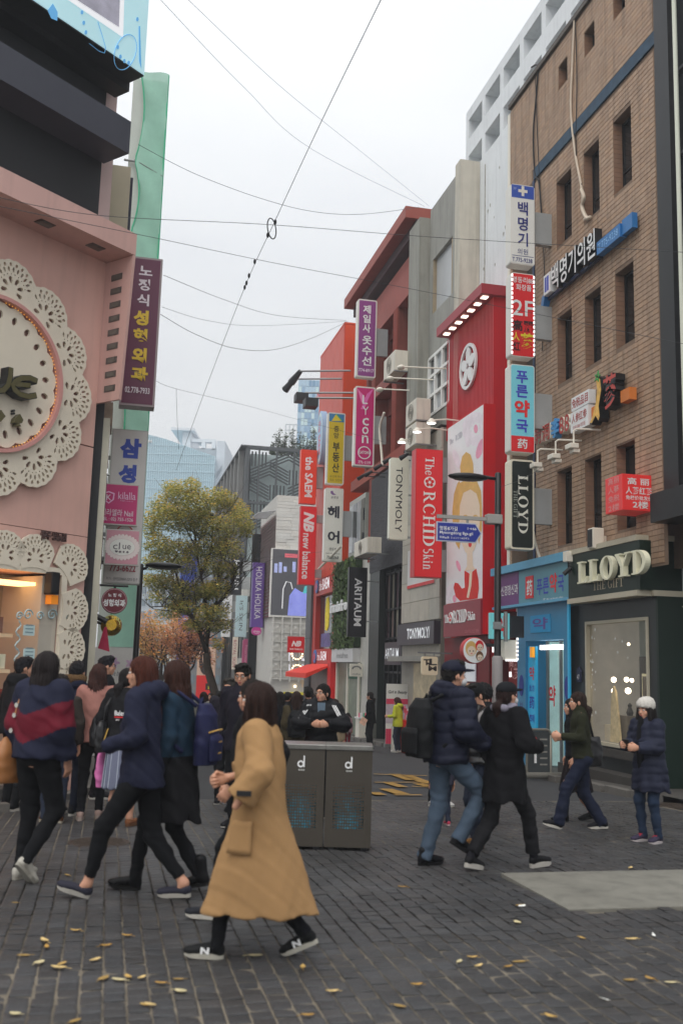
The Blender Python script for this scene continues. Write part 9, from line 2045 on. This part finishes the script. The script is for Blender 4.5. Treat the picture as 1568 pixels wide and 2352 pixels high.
p = stand_at(913,1728); person('woman in a bright yellow hoodie and jeans looking down beside the banner',p,62,1603,914,head=(10,-14),arms={'L': ((-.02,.25,-.3),(-.3,-1,-.3),'fist'),'R': ((.02,.25,-.32),(.3,-1,-.3),'fist')},outfit=dict(top=dict(name='hoodie',mat=m_cloth('b4b838',k=1.2),hem=.47,e=.045,hood='down'),bottom=dict(mat=DEN2),shoes=sh_('sneaker','b8b4b0'),hair=('long','3a2018',.16)),res=.014)
# right group
p = stand_at(1020,1990)
T,M,J = person('man in a navy cap, white mask, navy padded jacket and blue jeans',p,-66,1520,1040,male=True,lean=.05,feet={'R': (.08,.06,.1,-30),'L': (-.09,-.12,0,0)},head=(-6,0),res=.012,arms={'R': ((.03,.2,-.4),(.4,-1,0), None),'L': ((-.03,.2,-.4),(-.4,-1,0), None)},
    outfit=dict(top=dict(name='padded_jacket',mat=m_cloth('1e2132',.6),hem=.5,hr=(.2,.18),e=.06,sl=(.105,.1,.075),puff=.014,pitch=.1,hood='down'),bottom=dict(mat=DEN,r=(.1,.072,.062,.06),wr=.005),shoes=sh_('high','16161a','141416',.4),hair=('short','14120f'),head_wear=[('cap',m_cloth('1e2030',.7)),('mask',m_cloth('cfd0d2',.7))]))
backpack('large black backpack on the man in the navy cap',M,J,'17181a',w=.34,h=.52,d=.2,e=.08)
p = stand_at(1099,1948)
person('man in a shiny black padded vest with pale sleeves, jeans and tan boots',p,112,1573,1092,male=True,head=(10,-18),arms={'L': ((-.02,.24,-.2),(-.5,-.6,-.6),'fist'),'R': ((.06,.2,-.24),(.5,-.6,-.6),'fist')},feet={'R': (.1,.0,0,0),'L': (-.1,.08,0,0)},
    outfit=dict(top=dict(name='padded_vest',mat=m_cloth('131417',.22,spec=.6),hem=.52,e=.05,sl=(.085,.08,.062),puff=.012,pitch=.09,sleeve_mat=m_cloth('a09c9c')),bottom=dict(mat=DEN2,r=(.1,.07,.062,.06)),shoes=sh_('boot','8a6236','3a2a1c'),hair=('short','181614'),head_wear=[('cap',m_cloth('17181a'))]))
p = stand_at(1116,y=12.4); person('dark-haired man behind the padded vest, only his head showing',p,15,1572,1116,male=True,outfit=dict(top=dict(mat=BLK,hem=.48,e=.05),bottom=dict(mat=JET),hair=('short','121214')))
p = stand_at(1003,1852); person('passer-by in a navy jacket, black leggings and white trainers behind the man in the cap',p,200,H=1.55,feet={'R': (.1,.0,0,0),'L': (-.16,.04,0,0)},arms={'R': ((.2,-.1,-.5),(.5,-1,0),'relax')},outfit=dict(top=dict(mat=NV2,hem=.42,e=.05),bottom=dict(mat=JET,r=SLIM),shoes=sh_('sneaker','bcbab8'),hair=('bob','1c1614')))
p = stand_at(1018,1896); person('child with a bright pink shoe half hidden behind the jeans',p,20,H=1.05,child=True,outfit=dict(top=dict(mat=m_cloth('3a3a48'),hem=.45,e=.04),bottom=dict(mat=DEN2),shoes=sh_('sneaker','b84058','c8b4b4'),hair=('short','181412')),res=.018)
p = stand_at(1156,1997)
T,M,J = person('woman in a long black coat and dark cap with a low ponytail walking right',p,-54,1569,1172,lean=.02,feet={'L': (-.08,-.34,0,-12),'R': (.08,.36,0,4)},head=(0,4),res=.012,arms={'R': ((.06,.2,-.3),(.5,-1,-.2),'fist'),'L': ((-.05,.05,-.48),(-.4,-1,0), None)},
    outfit=dict(top=dict(name='coat',mat=m_cloth('141417',.9),hem=.36,hr=(.23,.21),e=.05,sl=(.098,.085,.068),wr=.007),bottom=dict(mat=BLK,r=(.095,.07,.064,.064),cuff=.1),shoes=sh_('chunky','17171a','b4b0a8'),hair=('lowpony','2a1a18'),head_wear=[('cap',m_cloth('1c1e22')),('mask',m_cloth('cfd0d2',.7))]))
V,F = blob_mesh([('c',(-.09,.03,J['zS']+.06),(.09,.03,J['zS']+.06),.04,.04),('c',(-.07,-.06,J['zS']+.05),(.07,-.06,J['zS']+.05),.035,.035)],.01,.04); obj('scarf',np_mesh('scarf',[(V,F,0)],[m_cloth('8a8694')]),T)
p = stand_at(1338,1905)
T,M,J = person('woman in an olive turtleneck and dark jeans walking left past the gift shop',p,86,1592,1350,feet={'L': (-.07,.36,0,14),'R': (.07,-.24,0,-4)},head=(4,0),arms={'L': ((-.0,.26,-.26),(-.3,-1,-.4),'fist'),'R': ((.03,.2,-.3),(.3,-1,-.3),'fist')},
    outfit=dict(top=dict(name='sweater',mat=m_cloth('2c2e20',.95,bump=.5,bs=90),hem=.52,e=.015,sl=(.066,.056,.046),collar=.13),bottom=dict(mat=m_cloth('20263a'),r=(.1,.076,.07,.074)),shoes=sh_('high','1a1b20'),hair=('lowpony','2c1e18')))
hang_bag('shoulder_bag','black tote bag behind the olive turtleneck',M,'151517',(.16,-.14,.72),.26,.36,.12,[(.15,-.16,1.05),(.14,-.1,1.3),(.1,.0,1.36),(.14,.06,1.1)],MATS['black_leather'])
p = stand_at(1322,1886)
person('woman in a black turtleneck and long dark skirt walking left beyond the olive one',p,88,1606,1316,feet={'L': (-.07,.2,0,0),'R': (.07,-.22,0,-12)},head=(6,0),outfit=dict(bare_legs=True,top=dict(name='sweater',mat=JET,hem=.52,e=.015,sl=(.066,.056,.046),collar=.13),bottom=dict(kind='skirt',mat=m_cloth('1c1618'),hem=.24,hr=(.22,.24),folds=13),shoes=sh_('boot','141416','1a1a1a',.4),hair=('bob','1a1614')))
p = stand_at(1494,1934)
T,M,J = person('woman in a white bobble hat and long navy padded coat holding a phone',p,122,1598,1476,feet={'R': (.09,.06,0,0),'L': (-.1,.0,0,0)},head=(6,-4),arms={'R': ((-.04,.28,-.26),(.5,-1,-.4),'fist'),'L': ((.06,.28,-.28),(-.5,-1,-.4),'fist')},
    outfit=dict(hat_extra=.05,top=dict(name='padded_coat',mat=m_cloth('262a3c',.6),hem=.36,hr=(.23,.2),e=.05,sl=(.09,.082,.06),puff=.011,pitch=.08,collar=.12),bottom=dict(mat=m_cloth('28364c',.8,var=.25),r=(.092,.066,.055,.05)),shoes=sh_('sneaker','3a3448','b8b0b0'),hair=('bob','1c1614'),head_wear=[('beanie',m_cloth('d0ccc4',.95,bump=.8,bs=80))]))
V,F = blob_mesh([('e',(.0,.125,(J['zS']+J['zP'])/2-.02),(.06,.055,.34))],.012,.02); obj('shirt',np_mesh('shirt',[(V,F,0)],[JET]),T)
for s in 'RL':
    a = J['ank'][s]; mb = MB()
    for q in range(4): mb.tube([(a.x-.02,a.y+.045+q*.014,.088-q*.008),(a.x+.02,a.y+.045+q*.014,.088-q*.008)],.006,5)
    mb.build('shoe_lace',m_cloth('c03a4c'),T)
w_ = (J['wr']['R']+J['wr']['L'])/2; mb = MB(); mb.box(-.04,.04,-.005,.005,-.07,.07); mb.build('phone',m_black, None,M @ Matrix.Translation((w_.x,w_.y+.06,w_.z+.02)) @ Matrix.Rotation(-.6,4,'X'),label='dark phone held by the woman in the white hat',cat='phone')
# ---------------------------------------------------------------- the autumn air
mb = MB(); mb.box(-110,110,-30,210,-4,75)
hz = bpy.data.materials.new('haze'); hz.use_nodes = True; _n = hz.node_tree; _n.nodes.clear(); _ho = _n.nodes.new('ShaderNodeOutputMaterial'); _hv = _n.nodes.new('ShaderNodeVolumePrincipled')
_hv.inputs['Color'].default_value = (.92,.95,1,1); _hv.inputs['Density'].default_value = .0018; _hv.inputs['Anisotropy'].default_value = .2; _n.links.new(_hv.outputs[0],_ho.inputs['Volume'])
mb.build('haze',hz, None,FW,kind='stuff')
settle()
